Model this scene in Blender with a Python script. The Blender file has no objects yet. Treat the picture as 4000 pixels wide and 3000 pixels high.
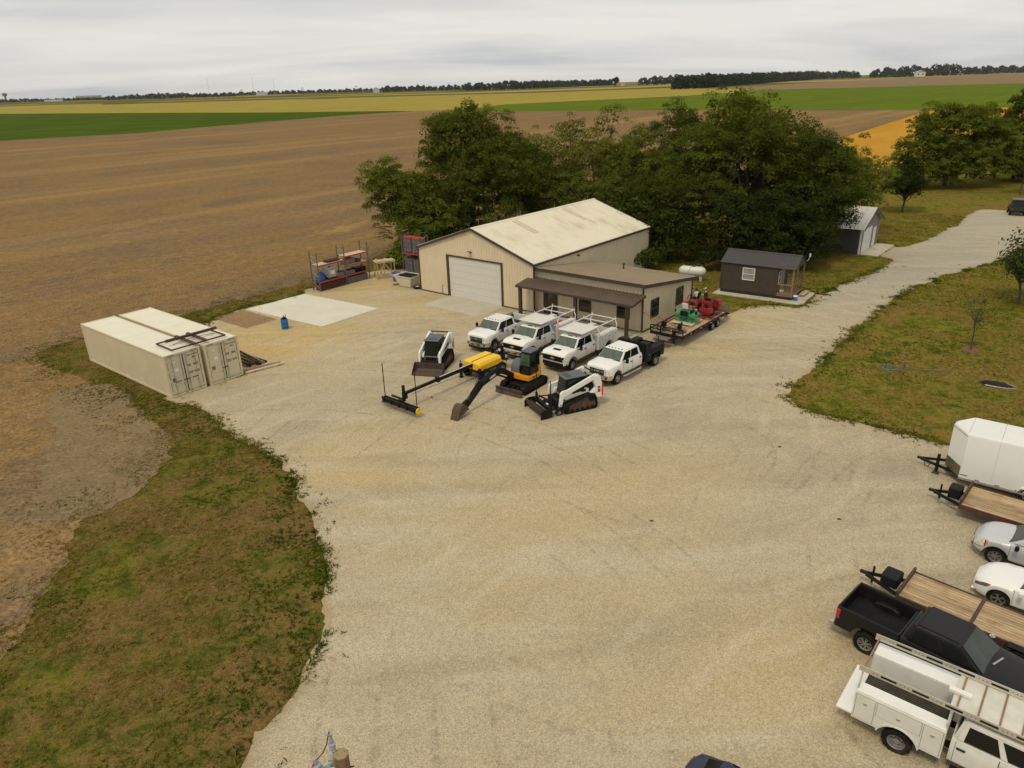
import bpy, bmesh, math, random
import numpy as np
from mathutils import Vector, Matrix, geometry
random.seed(7); rng = np.random.default_rng(11)
PI = math.pi; R = math.radians
scn = bpy.context.scene
COL = scn.collection
# ---------------------------------------------------------------- camera
cam = bpy.data.objects.new('camera', bpy.data.cameras.new('camera')); COL.objects.link(cam)
PITCH, ROLL, CAMH = 0.39395, -0.029639, 18.196
_r = Vector((1, 0, 0)); _f = Vector((0, math.cos(PITCH), -math.sin(PITCH))); _u = Vector((0, math.sin(PITCH), math.cos(PITCH)))
_R = _r*math.cos(ROLL)+_u*math.sin(ROLL); _U = -_r*math.sin(ROLL)+_u*math.cos(ROLL)
cam.matrix_world = Matrix(((_R.x, _U.x, -_f.x, 0), (_R.y, _U.y, -_f.y, 0), (_R.z, _U.z, -_f.z, CAMH), (0, 0, 0, 1)))
cam.data.sensor_width = 36; cam.data.lens = 25.343; cam.data.clip_end = 30000; cam.data.clip_start = .1
scn.camera = cam
# ---------------------------------------------------------------- sky, sun, exposure
SUN_EL, SUN_AZ = 58, 215          # azimuth clockwise from +Y
w = bpy.data.worlds.new('World'); scn.world = w; w.use_nodes = True
sun = bpy.data.objects.new('sun', bpy.data.lights.new('sun', 'SUN')); COL.objects.link(sun)
sun.data.energy = 1.5; sun.data.angle = R(11); sun.data.color = (1, .87, .63)
sd = Vector((math.sin(R(SUN_AZ))*math.cos(R(SUN_EL)), math.cos(R(SUN_AZ))*math.cos(R(SUN_EL)), math.sin(R(SUN_EL))))
sun.rotation_euler = sd.to_track_quat('Z', 'Y').to_euler(); sun.location = (0, 0, 60)
scn.view_settings.view_transform = 'Standard'; scn.view_settings.look = 'None'; scn.view_settings.gamma = 1
scn.cycles.use_denoising = True; scn.view_settings.use_curve_mapping = False; scn.view_settings.exposure = 0.0

class NT:
    """small node-tree helper"""
    def __init__(s, tree): s.t = tree; s.n = tree.nodes; s.l = tree.links
    def new(s, typ, **kw):
        n = s.n.new(typ)
        for k, v in kw.items(): setattr(n, k, v)
        return n
    def put(s, sock, v):
        if isinstance(v, bpy.types.NodeSocket): s.l.new(v, sock)
        elif v is not None:
            if hasattr(sock.default_value, '__len__') and not hasattr(v, '__len__'): v = (v, v, v, 1)[:len(sock.default_value)]
            if hasattr(v, '__len__') and len(sock.default_value) == 4 and len(v) == 3: v = (*v, 1)
            sock.default_value = v
    def pos(s): return s.new('ShaderNodeNewGeometry').outputs['Position']
    def obj(s): return s.new('ShaderNodeTexCoord').outputs['Object']
    def map(s, vec, scale=(1, 1, 1), rot=(0, 0, 0), loc=(0, 0, 0), typ='POINT'):
        n = s.new('ShaderNodeMapping', vector_type=typ); s.put(n.inputs[0], vec)
        n.inputs['Location'].default_value = loc; n.inputs['Rotation'].default_value = rot; n.inputs['Scale'].default_value = scale
        return n.outputs[0]
    def noise(s, vec, scale, detail=4, rough=.55, dist=0):
        n = s.new('ShaderNodeTexNoise'); s.put(n.inputs['Vector'], vec)
        n.inputs['Scale'].default_value = scale; n.inputs['Detail'].default_value = detail
        n.inputs['Roughness'].default_value = rough; n.inputs['Distortion'].default_value = dist
        return n.outputs['Fac']
    def voro(s, vec, scale, out='Color', rand=1):
        n = s.new('ShaderNodeTexVoronoi'); s.put(n.inputs['Vector'], vec); n.inputs['Scale'].default_value = scale
        n.inputs['Randomness'].default_value = rand
        return n.outputs[out]
    def math(s, op, a, b=None, clamp=False):
        n = s.new('ShaderNodeMath', operation=op, use_clamp=clamp); s.put(n.inputs[0], a); s.put(n.inputs[1], b); return n.outputs[0]
    def ramp(s, fac, stops, interp='LINEAR'):
        n = s.new('ShaderNodeValToRGB'); n.color_ramp.interpolation = interp; e = n.color_ramp.elements
        while len(e) > 1: e.remove(e[-1])
        for i, (p, c) in enumerate(stops):
            if not hasattr(c, '__len__'): c = (c, c, c)
            if i == 0: e[0].position = p; e[0].color = (*c, 1)
            else: x = e.new(p); x.color = (*c, 1)
        s.put(n.inputs[0], fac); return n.outputs[0]
    def mix(s, fac, a, b, mode='MIX'):
        n = s.new('ShaderNodeMix', data_type='RGBA', blend_type=mode); s.put(n.inputs[0], fac); s.put(n.inputs[6], a); s.put(n.inputs[7], b)
        return n.outputs[2]
    def attr(s, name, out='Fac'): return s.new('ShaderNodeAttribute', attribute_name=name).outputs[out]
    def bump(s, h, strength=.3, dist=.02):
        n = s.new('ShaderNodeBump'); s.put(n.inputs['Height'], h); n.inputs['Strength'].default_value = strength; n.inputs['Distance'].default_value = dist
        return n.outputs[0]

# sky: daylight Nishita behind an almost closed layer of stratus
k = NT(w.node_tree); k.n.clear()
sky = k.new('ShaderNodeTexSky', sky_type='NISHITA', sun_disc=False); sky.sun_elevation = R(SUN_EL); sky.sun_rotation = R(SUN_AZ); sky.air_density = 1.2; sky.dust_density = 2.5
dirv = k.new('ShaderNodeTexCoord').outputs['Generated']
sep = k.new('ShaderNodeSeparateXYZ'); k.put(sep.inputs[0], dirv)
zc = k.math('ADD', k.math('MAXIMUM', sep.outputs[2], 0), .13)
cmb = k.new('ShaderNodeCombineXYZ'); k.put(cmb.inputs[0], k.math('DIVIDE', sep.outputs[0], zc)); k.put(cmb.inputs[1], k.math('DIVIDE', sep.outputs[1], zc))
pv = k.map(cmb.outputs[0], scale=(.55, 1.0, 1), rot=(0, 0, R(-12)), loc=(3.1, 1.7, 0))
c1 = k.noise(pv, .7, 5, .50, .4); c2 = k.noise(pv, 3.2, 5, .62, .8)
cl = k.math('ADD', k.math('MULTIPLY', c1, .90), k.math('MULTIPLY', c2, .10))
cloud = k.ramp(cl, [(.35, (6.0, 6.2, 6.4)), (.47, (7.35, 7.3, 7.05)), (.61, (8.65, 8.45, 7.9))])
cover = k.ramp(cl, [(.30, .88), (.46, .985)])
skyc = k.mix(cover, sky.outputs[0], cloud)
bg = k.new('ShaderNodeBackground'); k.put(bg.inputs[0], skyc); bg.inputs[1].default_value = .095
k.l.new(bg.outputs[0], k.new('ShaderNodeOutputWorld').inputs[0])

# ---------------------------------------------------------------- materials
MATS = {}
def mat(name, col, rough=.6, metal=0, var=.10, scale=2.5, bump=0, bscale=30, coat=0, dirt=None, dirtamt=.35, spec=.5, trans=0):
    if name in MATS: return MATS[name]
    m = bpy.data.materials.new(name); m.use_nodes = True; k = NT(m.node_tree); b = k.n['Principled BSDF']
    c = Vector(col); o = k.obj()
    f = k.noise(o, scale, 6, .62)
    cc = k.ramp(f, [(.3, tuple(c*(1-var))), (.7, tuple(min(1, x*(1+var)) for x in c))])
    if dirt:
        d = k.ramp(k.noise(o, scale*.45, 8, .72, .4), [(.48, 0), (.75, dirtamt)])
        cc = k.mix(d, cc, dirt)
    k.put(b.inputs['Base Color'], cc)
    b.inputs['Roughness'].default_value = rough; b.inputs['Metallic'].default_value = metal
    b.inputs['Specular IOR Level'].default_value = spec
    if coat: b.inputs['Coat Weight'].default_value = coat; b.inputs['Coat Roughness'].default_value = .06
    if bump: k.put(b.inputs['Normal'], k.bump(k.noise(o, bscale, 4), bump, .01))
    MATS[name] = m; return m
def new_mat(name):
    m = bpy.data.materials.new(name); m.use_nodes = True; MATS[name] = m
    k = NT(m.node_tree); return m, k, k.n['Principled BSDF']

M_white = mat('white_paint', (.78, .77, .73), .35, coat=.5, var=.03, dirt=(.45, .38, .28), dirtamt=.12)
M_offwhite = mat('old_white_paint', (.66, .65, .60), .5, var=.05, dirt=(.38, .32, .24), dirtamt=.3)
M_silver = mat('silver_paint', (.56, .57, .58), .32, .30, var=.03, coat=.6)
M_pearl = mat('pearl_white_paint', (.80, .80, .77), .28, var=.02, coat=.8)
M_blackp = mat('black_paint', (.008, .007, .007), .42, coat=.08, var=.1, spec=.28)
M_bluep = mat('dark_blue_paint', (.02, .026, .05), .35, coat=.3, var=.1, spec=.3)
M_black = mat('black_metal', (.009, .009, .009), .55, var=.25, dirt=(.08, .065, .045), dirtamt=.25, spec=.2)
M_blkplastic = mat('black_plastic', (.010, .010, .010), .6, var=.2, spec=.2)
M_rubber = mat('rubber', (.013, .012, .012), .85, var=.3, scale=6, dirt=(.10, .08, .055), dirtamt=.4, spec=.15)
M_glass = mat('tinted_glass', (.006, .007, .006), .08, var=.3, spec=.35)
M_wind = mat('windscreen_glass', (.075, .092, .068), .10, var=.35, scale=3, spec=.8)
M_wind2 = mat('dark_windscreen_glass', (.028, .036, .027), .08, var=.4, scale=2, spec=.6)
M_chrome = mat('chrome', (.62, .60, .56), .22, .9, var=.05)
M_alloy = mat('alloy', (.36, .36, .35), .35, .8, var=.1)
M_lamp = mat('headlamp_glass', (.58, .55, .46), .12, .0, var=.35, scale=14)
M_red = mat('red_lens', (.45, .02, .02), .25, var=.1)
M_amber = mat('amber_lens', (.6, .2, .02), .3, var=.1)
M_cream = mat('cream_steel', (.66, .565, .40), .45, .0, var=.05, scale=.8, dirt=(.36, .29, .19), dirtamt=.22)
M_brown = mat('brown_trim', (.060, .040, .028), .5, var=.15)
M_brownroof = mat('brown_roof_steel', (.31, .24, .15), .65, var=.08, scale=.7, dirt=(.38, .30, .19), dirtamt=.4)
M_porchroof = mat('dark_brown_roof_steel', (.105, .072, .05), .55, var=.15, scale=.9, dirt=(.17, .12, .08), dirtamt=.4)
M_concrete = mat('concrete', (.47, .42, .33), .85, var=.10, scale=.6, bump=.15, bscale=25, dirt=(.38, .32, .24), dirtamt=.5)
M_cont = mat('container_paint', (.61, .53, .36), .5, var=.05, scale=.7, dirt=(.42, .33, .19), dirtamt=.25)
M_rust = mat('rusty_steel', (.075, .035, .025), .75, var=.35, scale=5)
M_wood = mat('lumber', (.46, .33, .18), .8, var=.25, scale=4, dirt=(.25, .17, .10), dirtamt=.35)
M_woodpale = mat('pale_lumber', (.60, .50, .36), .8, var=.15, scale=4)
M_woodbrown = mat('treated_timber', (.24, .16, .09), .8, var=.2, scale=4)
M_deck = None
M_yellow = mat('yellow_hood_paint', (.86, .52, .008), .4, coat=.15, var=.03)
M_orange = mat('machine_yellow_paint', (.72, .30, .012), .4, var=.05, dirt=(.2, .13, .06), dirtamt=.25)
M_redp = mat('red_machine_paint', (.32, .022, .028), .4, var=.15, scale=6, dirt=(.14, .07, .05), dirtamt=.4)
M_greenp = mat('green_machine_paint', (.03, .33, .13), .45, var=.12, dirt=(.2, .2, .12), dirtamt=.3)
M_rackred = mat('rack_beam_paint', (.42, .04, .03), .5, var=.15)
M_rackgrey = mat('rack_upright_paint', (.10, .105, .12), .6, var=.15)
M_bluetarp = mat('blue_tarp', (.012, .045, .17), .45, var=.35, scale=9, bump=.6, bscale=12)
M_blue = mat('blue_plastic', (.015, .12, .42), .4, var=.1)
M_steelgrey = mat('galvanised_steel', (.40, .40, .37), .45, .5, var=.12)
M_dullgrey = mat('grey_form_panel', (.14, .12, .11), .75, var=.3, scale=4)
M_skin = mat('skin', (.46, .27, .19), .6, var=.08)
M_tshirt = mat('light_shirt', (.62, .62, .62), .8, var=.08)
M_denim = mat('dark_trousers', (.05, .055, .07), .85, var=.15)
M_bark = mat('bark', (.075, .055, .04), .9, var=.35, scale=7, bump=.5, bscale=14)
M_bucketmud = mat('muddy_bucket_steel', (.085, .052, .027), .8, var=.4, scale=6)
M_bladesteel = mat('worn_blade_steel', (.065, .042, .032), .6, var=.4, scale=5)

def _deck():
    m, k, b = new_mat('trailer_plank'); o = k.obj(); rnd = k.new('ShaderNodeObjectInfo').outputs['Random']
    g = k.noise(k.map(o, scale=(.6, 9, 4)), 2.2, 6, .65, .4); st = k.noise(k.map(o, scale=(1, 1.6, 1)), 1.3, 6, .7)
    c = k.ramp(g, [(.32, (.30, .205, .115)), (.55, (.47, .35, .205)), (.72, (.56, .44, .28))])
    c = k.mix(k.ramp(st, [(.50, 0), (.66, .65)]), c, (.26, .135, .06))
    c = k.mix(1, c, k.ramp(rnd, [(0, (.74, .72, .70)), (1, (1.14, 1.12, 1.08))]), 'MULTIPLY'); k.put(b.inputs['Base Color'], c); b.inputs['Roughness'].default_value = .85
    return m
M_deck = _deck()

# ---------------------------------------------------------------- mesh builder
class MB:
    def __init__(s): s.v = []; s.f = []; s.mi = []; s.m = 0
    def add(s, vs, fs):
        o = len(s.v); s.v += [tuple(p) for p in vs]
        for f in fs: s.f.append([i+o for i in f]); s.mi.append(s.m)
        return s
    def box(s, x0, x1, y0, y1, z0, z1):
        return s.add([(x, y, z) for x in (x0, x1) for y in (y0, y1) for z in (z0, z1)],
                     [(0, 1, 3, 2), (4, 6, 7, 5), (0, 4, 5, 1), (2, 3, 7, 6), (0, 2, 6, 4), (1, 5, 7, 3)])
    def cbox(s, c, d, rz=0, ry=0, rx=0):
        M = Matrix.Translation(c) @ Matrix.Rotation(rz, 4, 'Z') @ Matrix.Rotation(ry, 4, 'Y') @ Matrix.Rotation(rx, 4, 'X')
        return s.add([M @ Vector((x*d[0]/2, y*d[1]/2, z*d[2]/2)) for x in (-1, 1) for y in (-1, 1) for z in (-1, 1)],
                     [(0, 1, 3, 2), (4, 6, 7, 5), (0, 4, 5, 1), (2, 3, 7, 6), (0, 2, 6, 4), (1, 5, 7, 3)])
    def beam(s, p, q, w, h, up=(0, 0, 1)):
        p = Vector(p); q = Vector(q); d = (q-p).normalized(); up = Vector(up)
        if abs(d.dot(up)) > .98: up = Vector((1, 0, 0))
        a = d.cross(up).normalized()*w/2; b = a.cross(d).normalized()*h/2
        return s.add([p-a-b, p-a+b, p+a-b, p+a+b, q-a-b, q-a+b, q+a-b, q+a+b],
                     [(0, 1, 3, 2), (4, 6, 7, 5), (0, 4, 5, 1), (2, 3, 7, 6), (0, 2, 6, 4), (1, 5, 7, 3)])
    def cyl(s, p, q, r, r2=None, n=10):
        p = Vector(p); q = Vector(q); r2 = r if r2 is None else r2; d = (q-p).normalized()
        a = d.orthogonal().normalized(); b = d.cross(a)
        vs = [c+(a*math.cos(2*PI*i/n)+b*math.sin(2*PI*i/n))*rr for c, rr in ((p, r), (q, r2)) for i in range(n)]
        return s.add(vs, [(i, (i+1) % n, n+(i+1) % n, n+i) for i in range(n)]+[tuple(range(n))[::-1], tuple(range(n, 2*n))])
    def tube(s, pts, r, n=6, r2=None):
        pts = [Vector(p) for p in pts]; rings = []; ref = None
        for i, p in enumerate(pts):
            d = (pts[min(i+1, len(pts)-1)]-pts[max(i-1, 0)]).normalized()
            a = d.orthogonal().normalized() if ref is None else (ref-d*ref.dot(d)).normalized(); ref = a
            b = d.cross(a); rr = r if r2 is None else r+(r2-r)*i/(len(pts)-1)
            rings.append([p+(a*math.cos(2*PI*j/n)+b*math.sin(2*PI*j/n))*rr for j in range(n)])
        return s.loft(rings)
    def loft(s, rings, caps=True, closed=True):
        n = len(rings[0]); vs = [p for r in rings for p in r]; fs = []
        for k in range(len(rings)-1):
            for i in range(n if closed else n-1):
                fs.append((k*n+i, k*n+(i+1) % n, (k+1)*n+(i+1) % n, (k+1)*n+i))
        if caps and closed: fs += [tuple(range(n))[::-1], tuple(range((len(rings)-1)*n, len(rings)*n))]
        return s.add(vs, fs)
    def prism(s, poly, axis, a0, a1):
        P = {'y': lambda p, a: (p[0], a, p[1]), 'x': lambda p, a: (a, p[0], p[1]), 'z': lambda p, a: (p[0], p[1], a)}[axis]
        return s.loft([[P(p, a0) for p in poly], [P(p, a1) for p in poly]])
    def lathe(s, prof, c, axis='y', n=20):
        rings = []
        for i in range(n):
            t = 2*PI*i/n; cs, sn = math.cos(t), math.sin(t)
            rings.append([{'y': (c[0]+r*cs, c[1]+h, c[2]+r*sn), 'z': (c[0]+r*cs, c[1]+r*sn, c[2]+h), 'x': (c[0]+h, c[1]+r*cs, c[2]+r*sn)}[axis] for r, h in prof])
        m = len(prof); vs = [p for r in rings for p in r]
        return s.add(vs, [(i*m+j, ((i+1) % n)*m+j, ((i+1) % n)*m+j+1, i*m+j+1) for i in range(n) for j in range(m-1)])
    def panel(s, q, u0=0, u1=1, v0=0, v1=1, off=.004, th=.01):
        """thin slab on the bilinear quad q = (bl, br, tr, tl), proud by off"""
        q = [Vector(p) for p in q]
        P = lambda u, v: (q[0]*(1-u)+q[1]*u)*(1-v)+(q[3]*(1-u)+q[2]*u)*v
        n = (q[1]-q[0]).cross(q[3]-q[0]).normalized()
        c = [P(u0, v0), P(u1, v0), P(u1, v1), P(u0, v1)]
        return s.add([p-n*th for p in c]+[p+n*off for p in c], [(3, 2, 1, 0), (4, 5, 6, 7), (0, 1, 5, 4), (1, 2, 6, 5), (2, 3, 7, 6), (3, 0, 4, 7)])
    def mesh(s, name, mats, bevel=0, seg=1, smooth=None):
        bm = bmesh.new(); V = [bm.verts.new(p) for p in s.v]
        for f, mi in zip(s.f, s.mi):
            try: x = bm.faces.new([V[i] for i in f]); x.material_index = mi
            except ValueError: pass
        bmesh.ops.recalc_face_normals(bm, faces=bm.faces)
        if bevel:
            es = [e for e in bm.edges if len(e.link_faces) == 2 and e.calc_face_angle(0) > .5]
            bmesh.ops.bevel(bm, geom=es, offset=bevel, segments=seg, affect='EDGES', clamp_overlap=True)
        if smooth:
            for f in bm.faces: f.smooth = True
            for e in bm.edges:
                if len(e.link_faces) == 2 and e.calc_face_angle(0) > R(smooth): e.smooth = False
        me = bpy.data.meshes.new(name); bm.to_mesh(me); bm.free()
        for m in (mats if isinstance(mats, (list, tuple)) else [mats]): me.materials.append(m)
        return me
    def build(s, name, mats, parent=None, bevel=0, seg=1, smooth=None, loc=None, rz=0):
        return link(name, s.mesh(name, mats, bevel, seg, smooth), parent, loc, rz)
def link(name, me, parent=None, loc=None, rz=0):
    o = bpy.data.objects.new(name, me); COL.objects.link(o)
    if parent: o.parent = parent
    if loc is not None: o.location = loc
    if rz: o.rotation_euler = (0, 0, rz)
    return o
def tag(o, label=None, cat=None, group=None, kind=None):
    for a, b in (('label', label), ('category', cat), ('group', group), ('kind', kind)):
        if b: o[a] = b
    return o
def thing(name, label, cat, loc=(0, 0, 0), deg=0, group=None):
    o = bpy.data.objects.new(name, None); COL.objects.link(o); o.location = loc if len(loc) == 3 else (*loc, 0)
    o.rotation_euler = (0, 0, R(deg)); o.empty_display_size = .3
    return tag(o, label, cat, group)
def copy_tree(o, parent=None):
    c = o.copy(); COL.objects.link(c); c.parent = parent
    for ch in o.children: copy_tree(ch, c)
    return c
def text(s, size, parent, org, right, up, m, name='lettering', ext=.004, align='CENTER', bold=0):
    cu = bpy.data.curves.new('t', 'FONT'); cu.body = s; cu.size = size; cu.extrude = ext; cu.align_x = align; cu.align_y = 'CENTER'; cu.offset = bold
    cu.resolution_u = 2
    t = bpy.data.objects.new('t', cu); COL.objects.link(t); dg = bpy.context.evaluated_depsgraph_get()
    me = bpy.data.meshes.new_from_object(t.evaluated_get(dg)); bpy.data.objects.remove(t); me.materials.clear(); me.materials.append(m)
    r = Vector(right).normalized(); u = Vector(up).normalized(); n = r.cross(u); o = Vector(org)
    me.transform(Matrix(((r.x, u.x, n.x, o.x), (r.y, u.y, n.y, o.y), (r.z, u.z, n.z, o.z), (0, 0, 0, 1))))
    return link(name, me, parent)
def np_mesh(name, verts, faces, mats, tint=None, smooth=False):
    """verts (n,3), faces (m,k) arrays; tint = per-vertex rgb attribute"""
    me = bpy.data.meshes.new(name); kk = faces.shape[1]
    me.vertices.add(len(verts)); me.vertices.foreach_set('co', np.ascontiguousarray(verts, np.float32).ravel())
    me.loops.add(faces.size); me.loops.foreach_set('vertex_index', np.ascontiguousarray(faces, np.int32).ravel())
    me.polygons.add(len(faces)); me.polygons.foreach_set('loop_start', np.arange(0, faces.size, kk, dtype=np.int32))
    if smooth: me.polygons.foreach_set('use_smooth', np.ones(len(faces), bool))
    if tint is not None:
        a = me.color_attributes.new('tint', 'FLOAT_COLOR', 'POINT')
        a.data.foreach_set('color', np.concatenate([tint, np.ones((len(tint), 1))], 1).astype(np.float32).ravel())
    me.update(calc_edges=True); me.validate()
    for m in (mats if isinstance(mats, (list, tuple)) else [mats]): me.materials.append(m)
    return me
# ---------------------------------------------------------------- ground materials
def m_gravel():
    m, k, b = new_mat('gravel'); P = k.pos()
    big = k.noise(P, .055, 5, .6, .6); mid = k.noise(P, .38, 6, .65, .3); sml = k.noise(P, 3.2, 5, .65)
    c = k.ramp(big, [(.34, (.345, .295, .213)), (.50, (.41, .338, .222)), (.66, (.43, .342, .198))])
    c = k.mix(k.ramp(mid, [(.40, 0), (.66, .6)]), c, (.455, .385, .265))
    c = k.mix(k.math('MULTIPLY', k.attr('sand'), k.ramp(mid, [(.3, .65), (.6, 1)])), c, (.48, .35, .155))
    c = k.mix(k.math('MULTIPLY', k.attr('grey'), .8), c, (.365, .338, .275))
    # worn, paler lanes running from the gate to the drive and the shop
    def lane(rot, sc, off, lo, hi, amt, col, cc):
        f = k.noise(k.map(P, rot=(0, 0, R(rot)), scale=sc, loc=off), 1, 5, .6, .9); return k.mix(k.ramp(f, [(lo, 0), (hi, amt)]), cc, col)
    c = lane(-62, (.045, .38, 0), (3, 1, 0), .50, .66, .55, (.475, .418, .305), c)
    c = lane(35, (.05, .42, 0), (9, 4, 0), .54, .68, .45, (.47, .405, .285), c)
    c = lane(-62, (.05, .30, 0), (1, 7, 0), .54, .68, .40, (.29, .245, .16), c)
    # thin tyre marks curving through the yard
    def rings(cx, cy, sc, dist):
        n = k.new('ShaderNodeTexWave', wave_type='RINGS', rings_direction='Z'); k.put(n.inputs['Vector'], k.map(P, loc=(-cx, -cy, 0)))
        n.inputs['Scale'].default_value = sc; n.inputs['Distortion'].default_value = dist; n.inputs['Detail'].default_value = 2; n.inputs['Detail Scale'].default_value = .25
        return n.outputs['Fac']
    def mark(cx, cy, sc, dist, off, lo, ms=.10):
        return k.math('MULTIPLY', k.ramp(rings(cx, cy, sc, dist), [(lo, 0), (.995, 1)]), k.ramp(k.noise(k.map(P, loc=off), ms, 3), [(.50, 0), (.60, 1)]))
    dk = k.math('MAXIMUM', mark(9, 34, .17, 4, (0, 0, 0), .93), mark(-18, 14, .19, 3, (31, 7, 0), .94))
    dk = k.math('MAXIMUM', dk, mark(26, 20, .18, 3.5, (12, 40, 0), .94)); brk = k.ramp(k.noise(P, 2.2, 3, .7), [(.42, .0), (.62, 1)])
    c = k.mix(k.math('MULTIPLY', k.math('MULTIPLY', dk, brk), .50), c, (.21, .175, .115))
    lt = k.math('MAXIMUM', mark(3, 40, .12, 5, (5, 17, 0), .84), mark(20, 2, .11, 5, (50, 3, 0), .86))
    c = k.mix(k.math('MULTIPLY', lt, .32), c, (.52, .45, .32))
    # loose stones
    sp = k.new('ShaderNodeSeparateColor'); k.put(sp.inputs[0], k.voro(P, 20, 'Color')); sp2 = k.new('ShaderNodeSeparateColor'); k.put(sp2.inputs[0], k.voro(P, 44, 'Color'))
    br = k.math('ADD', k.math('MULTIPLY', sp.outputs[0], .30), k.math('MULTIPLY', sp2.outputs[1], .50))
    br = k.math('ADD', k.math('ADD', br, .51), k.math('MULTIPLY', sml, .20))
    c = k.mix(1, c, k.math('MULTIPLY', br, 1.0), 'MULTIPLY')
    stain = k.ramp(k.noise(k.map(P, loc=(7, 3, 0)), .55, 4, .7, .5), [(.64, 0), (.74, .35)]); c = k.mix(stain, c, (.20, .155, .09))
    edge = k.attr('edge'); dm = k.ramp(k.math('ADD', edge, k.math('MULTIPLY', k.noise(P, 1.4, 4, .7), .9)), [(.45, 1), (.85, 0)])
    c = k.mix(k.math('MULTIPLY', dm, .6), c, (.30, .225, .115))
    k.put(b.inputs['Base Color'], c); b.inputs['Roughness'].default_value = .92; b.inputs['Specular IOR Level'].default_value = 0
    k.put(b.inputs['Normal'], k.bump(k.math('ADD', k.voro(P, 18, 'Distance'), k.math('MULTIPLY', sml, 1.2)), .5, .03))
    return m
def m_grass():
    m, k, b = new_mat('mown_grass'); P = k.pos()
    a1 = k.noise(P, .22, 5, .6, .4); a2 = k.noise(P, 1.05, 6, .68, .5); a3 = k.noise(P, 4.5, 5, .7)
    g = k.ramp(k.math('ADD', k.math('MULTIPLY', a2, .75), k.math('MULTIPLY', a3, .25)), [(.36, (.046, .056, .010)), (.45, (.084, .088, .015)), (.54, (.142, .126, .022)), (.64, (.205, .152, .038))])
    d = k.ramp(k.math('ADD', k.math('MULTIPLY', a1, .6), k.math('MULTIPLY', a2, .4)), [(.43, 0), (.55, .85)])
    c = k.mix(d, g, k.ramp(a3, [(.35, (.110, .066, .026)), (.65, (.225, .142, .056))]))
    c = k.mix(1, c, k.ramp(k.noise(P, 14, 3, .7), [(.3, .55), (.7, 1.35)]), 'MULTIPLY')
    sx_ = k.new('ShaderNodeSeparateXYZ'); k.put(sx_.inputs[0], P); c = k.mix(k.ramp(k.math('DIVIDE', sx_.outputs[0], 40), [(.2, 0), (.45, 1)]), c, k.mix(1, c, (1.20, 1.30, .95), 'MULTIPLY'))
    far = k.new('ShaderNodeVectorMath', operation='LENGTH'); k.put(far.inputs[0], P)
    vor = k.voro(k.map(P, rot=(0, 0, R(39.5)), scale=(.0016, .0032, 0)), 1, 'Color', .8); sv = k.new('ShaderNodeSeparateColor'); k.put(sv.inputs[0], vor)
    fc = k.ramp(sv.outputs[0], [(0, (.075, .085, .02)), (.35, (.12, .12, .03)), (.55, (.34, .25, .07)), (.75, (.10, .10, .025)), (1, (.27, .19, .09))], 'CONSTANT')
    c = k.mix(k.ramp(k.math('DIVIDE', far.outputs['Value'], 1000), [(.55, 0), (.8, 1)]), c, fc)
    k.put(b.inputs['Base Color'], c); b.inputs['Roughness'].default_value = .95; b.inputs['Specular IOR Level'].default_value = 0
    k.put(b.inputs['Normal'], k.bump(k.math('ADD', a3, k.noise(P, 11, 4)), .7, .07))
    return m
def m_field(name, cols, streak=(.5, .03), fine=6, rough=.95, bump=.6, rot=50.5, contrast=(.38, .62), speck=(.7, 1.25), band=None):
    m, k, b = new_mat(name); P = k.pos(); Q = k.map(P, rot=(0, 0, R(-rot)))
    s1 = k.noise(k.map(Q, scale=(streak[1], streak[0], 0)), 1, 6, .62, .5); s2 = k.noise(P, .03, 5, .6, .8); s3 = k.noise(k.map(Q, scale=(.35, 1.6, 1)), 1, 6, .7); s4 = k.noise(P, fine, 4, .7)
    f = k.math('ADD', k.math('ADD', k.math('MULTIPLY', s1, .30), k.math('MULTIPLY', s2, .42)), k.math('MULTIPLY', s3, .28))
    n = len(cols); c = k.ramp(f, [(contrast[0]+(contrast[1]-contrast[0])*i/(n-1), q) for i, q in enumerate(cols)])
    if band: c = k.mix(k.ramp(k.noise(k.map(Q, scale=(.003, .05, 0), loc=(2, 3, 0)), 1, 3, .5, .4), [(.54, 0), (.68, band[1])]), c, band[0]); c = k.mix(k.ramp(k.noise(k.map(Q, scale=(.004, .07, 0), loc=(9, 1, 0)), 1, 3, .5, .4), [(.52, 0), (.66, .4)]), c, band[2])
    c = k.mix(1, c, k.ramp(s4, [(.3, speck[0]), (.7, speck[1])]), 'MULTIPLY')
    c = k.mix(1, c, k.ramp(k.noise(P, fine*.22, 4, .7), [(.3, (speck[0]+1)/2), (.7, (speck[1]+1)/2)]), 'MULTIPLY')
    k.put(b.inputs['Base Color'], c); b.inputs['Roughness'].default_value = rough; b.inputs['Specular IOR Level'].default_value = 0
    if bump: k.put(b.inputs['Normal'], k.bump(s4, bump, .08))
    return m
G_gravel = m_gravel(); G_grass = m_grass()
G_stub = m_field('stubble_soil', [(.150, .112, .074), (.185, .128, .074), (.25, .158, .066), (.18, .126, .074), (.32, .205, .076)], (.14, .012), 4.5, contrast=(.36, .63), speck=(.52, 1.42), bump=.25, band=((.37, .24, .10), .55, (.155, .120, .085)))
G_green = m_field('young_crop', [(.042, .072, .010), (.062, .098, .012), (.09, .120, .016)], (.12, .008), 1.5, speck=(.85, 1.1), bump=.3)
G_green2 = m_field('bean_crop', [(.085, .125, .014), (.115, .155, .017), (.16, .175, .028)], (.10, .006), 1.2, speck=(.85, 1.12), bump=.3, contrast=(.4, .66))
G_gold = m_field('ripening_crop', [(.22, .195, .04), (.31, .25, .055), (.37, .29, .075)], (.10, .005), 1.2, speck=(.9, 1.08), bump=.2)
G_wheat = m_field('ripe_wheat', [(.42, .215, .030), (.48, .25, .04), (.53, .285, .055)], (.20, .02), 2.2, speck=(.85, 1.1), bump=.4)
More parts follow.
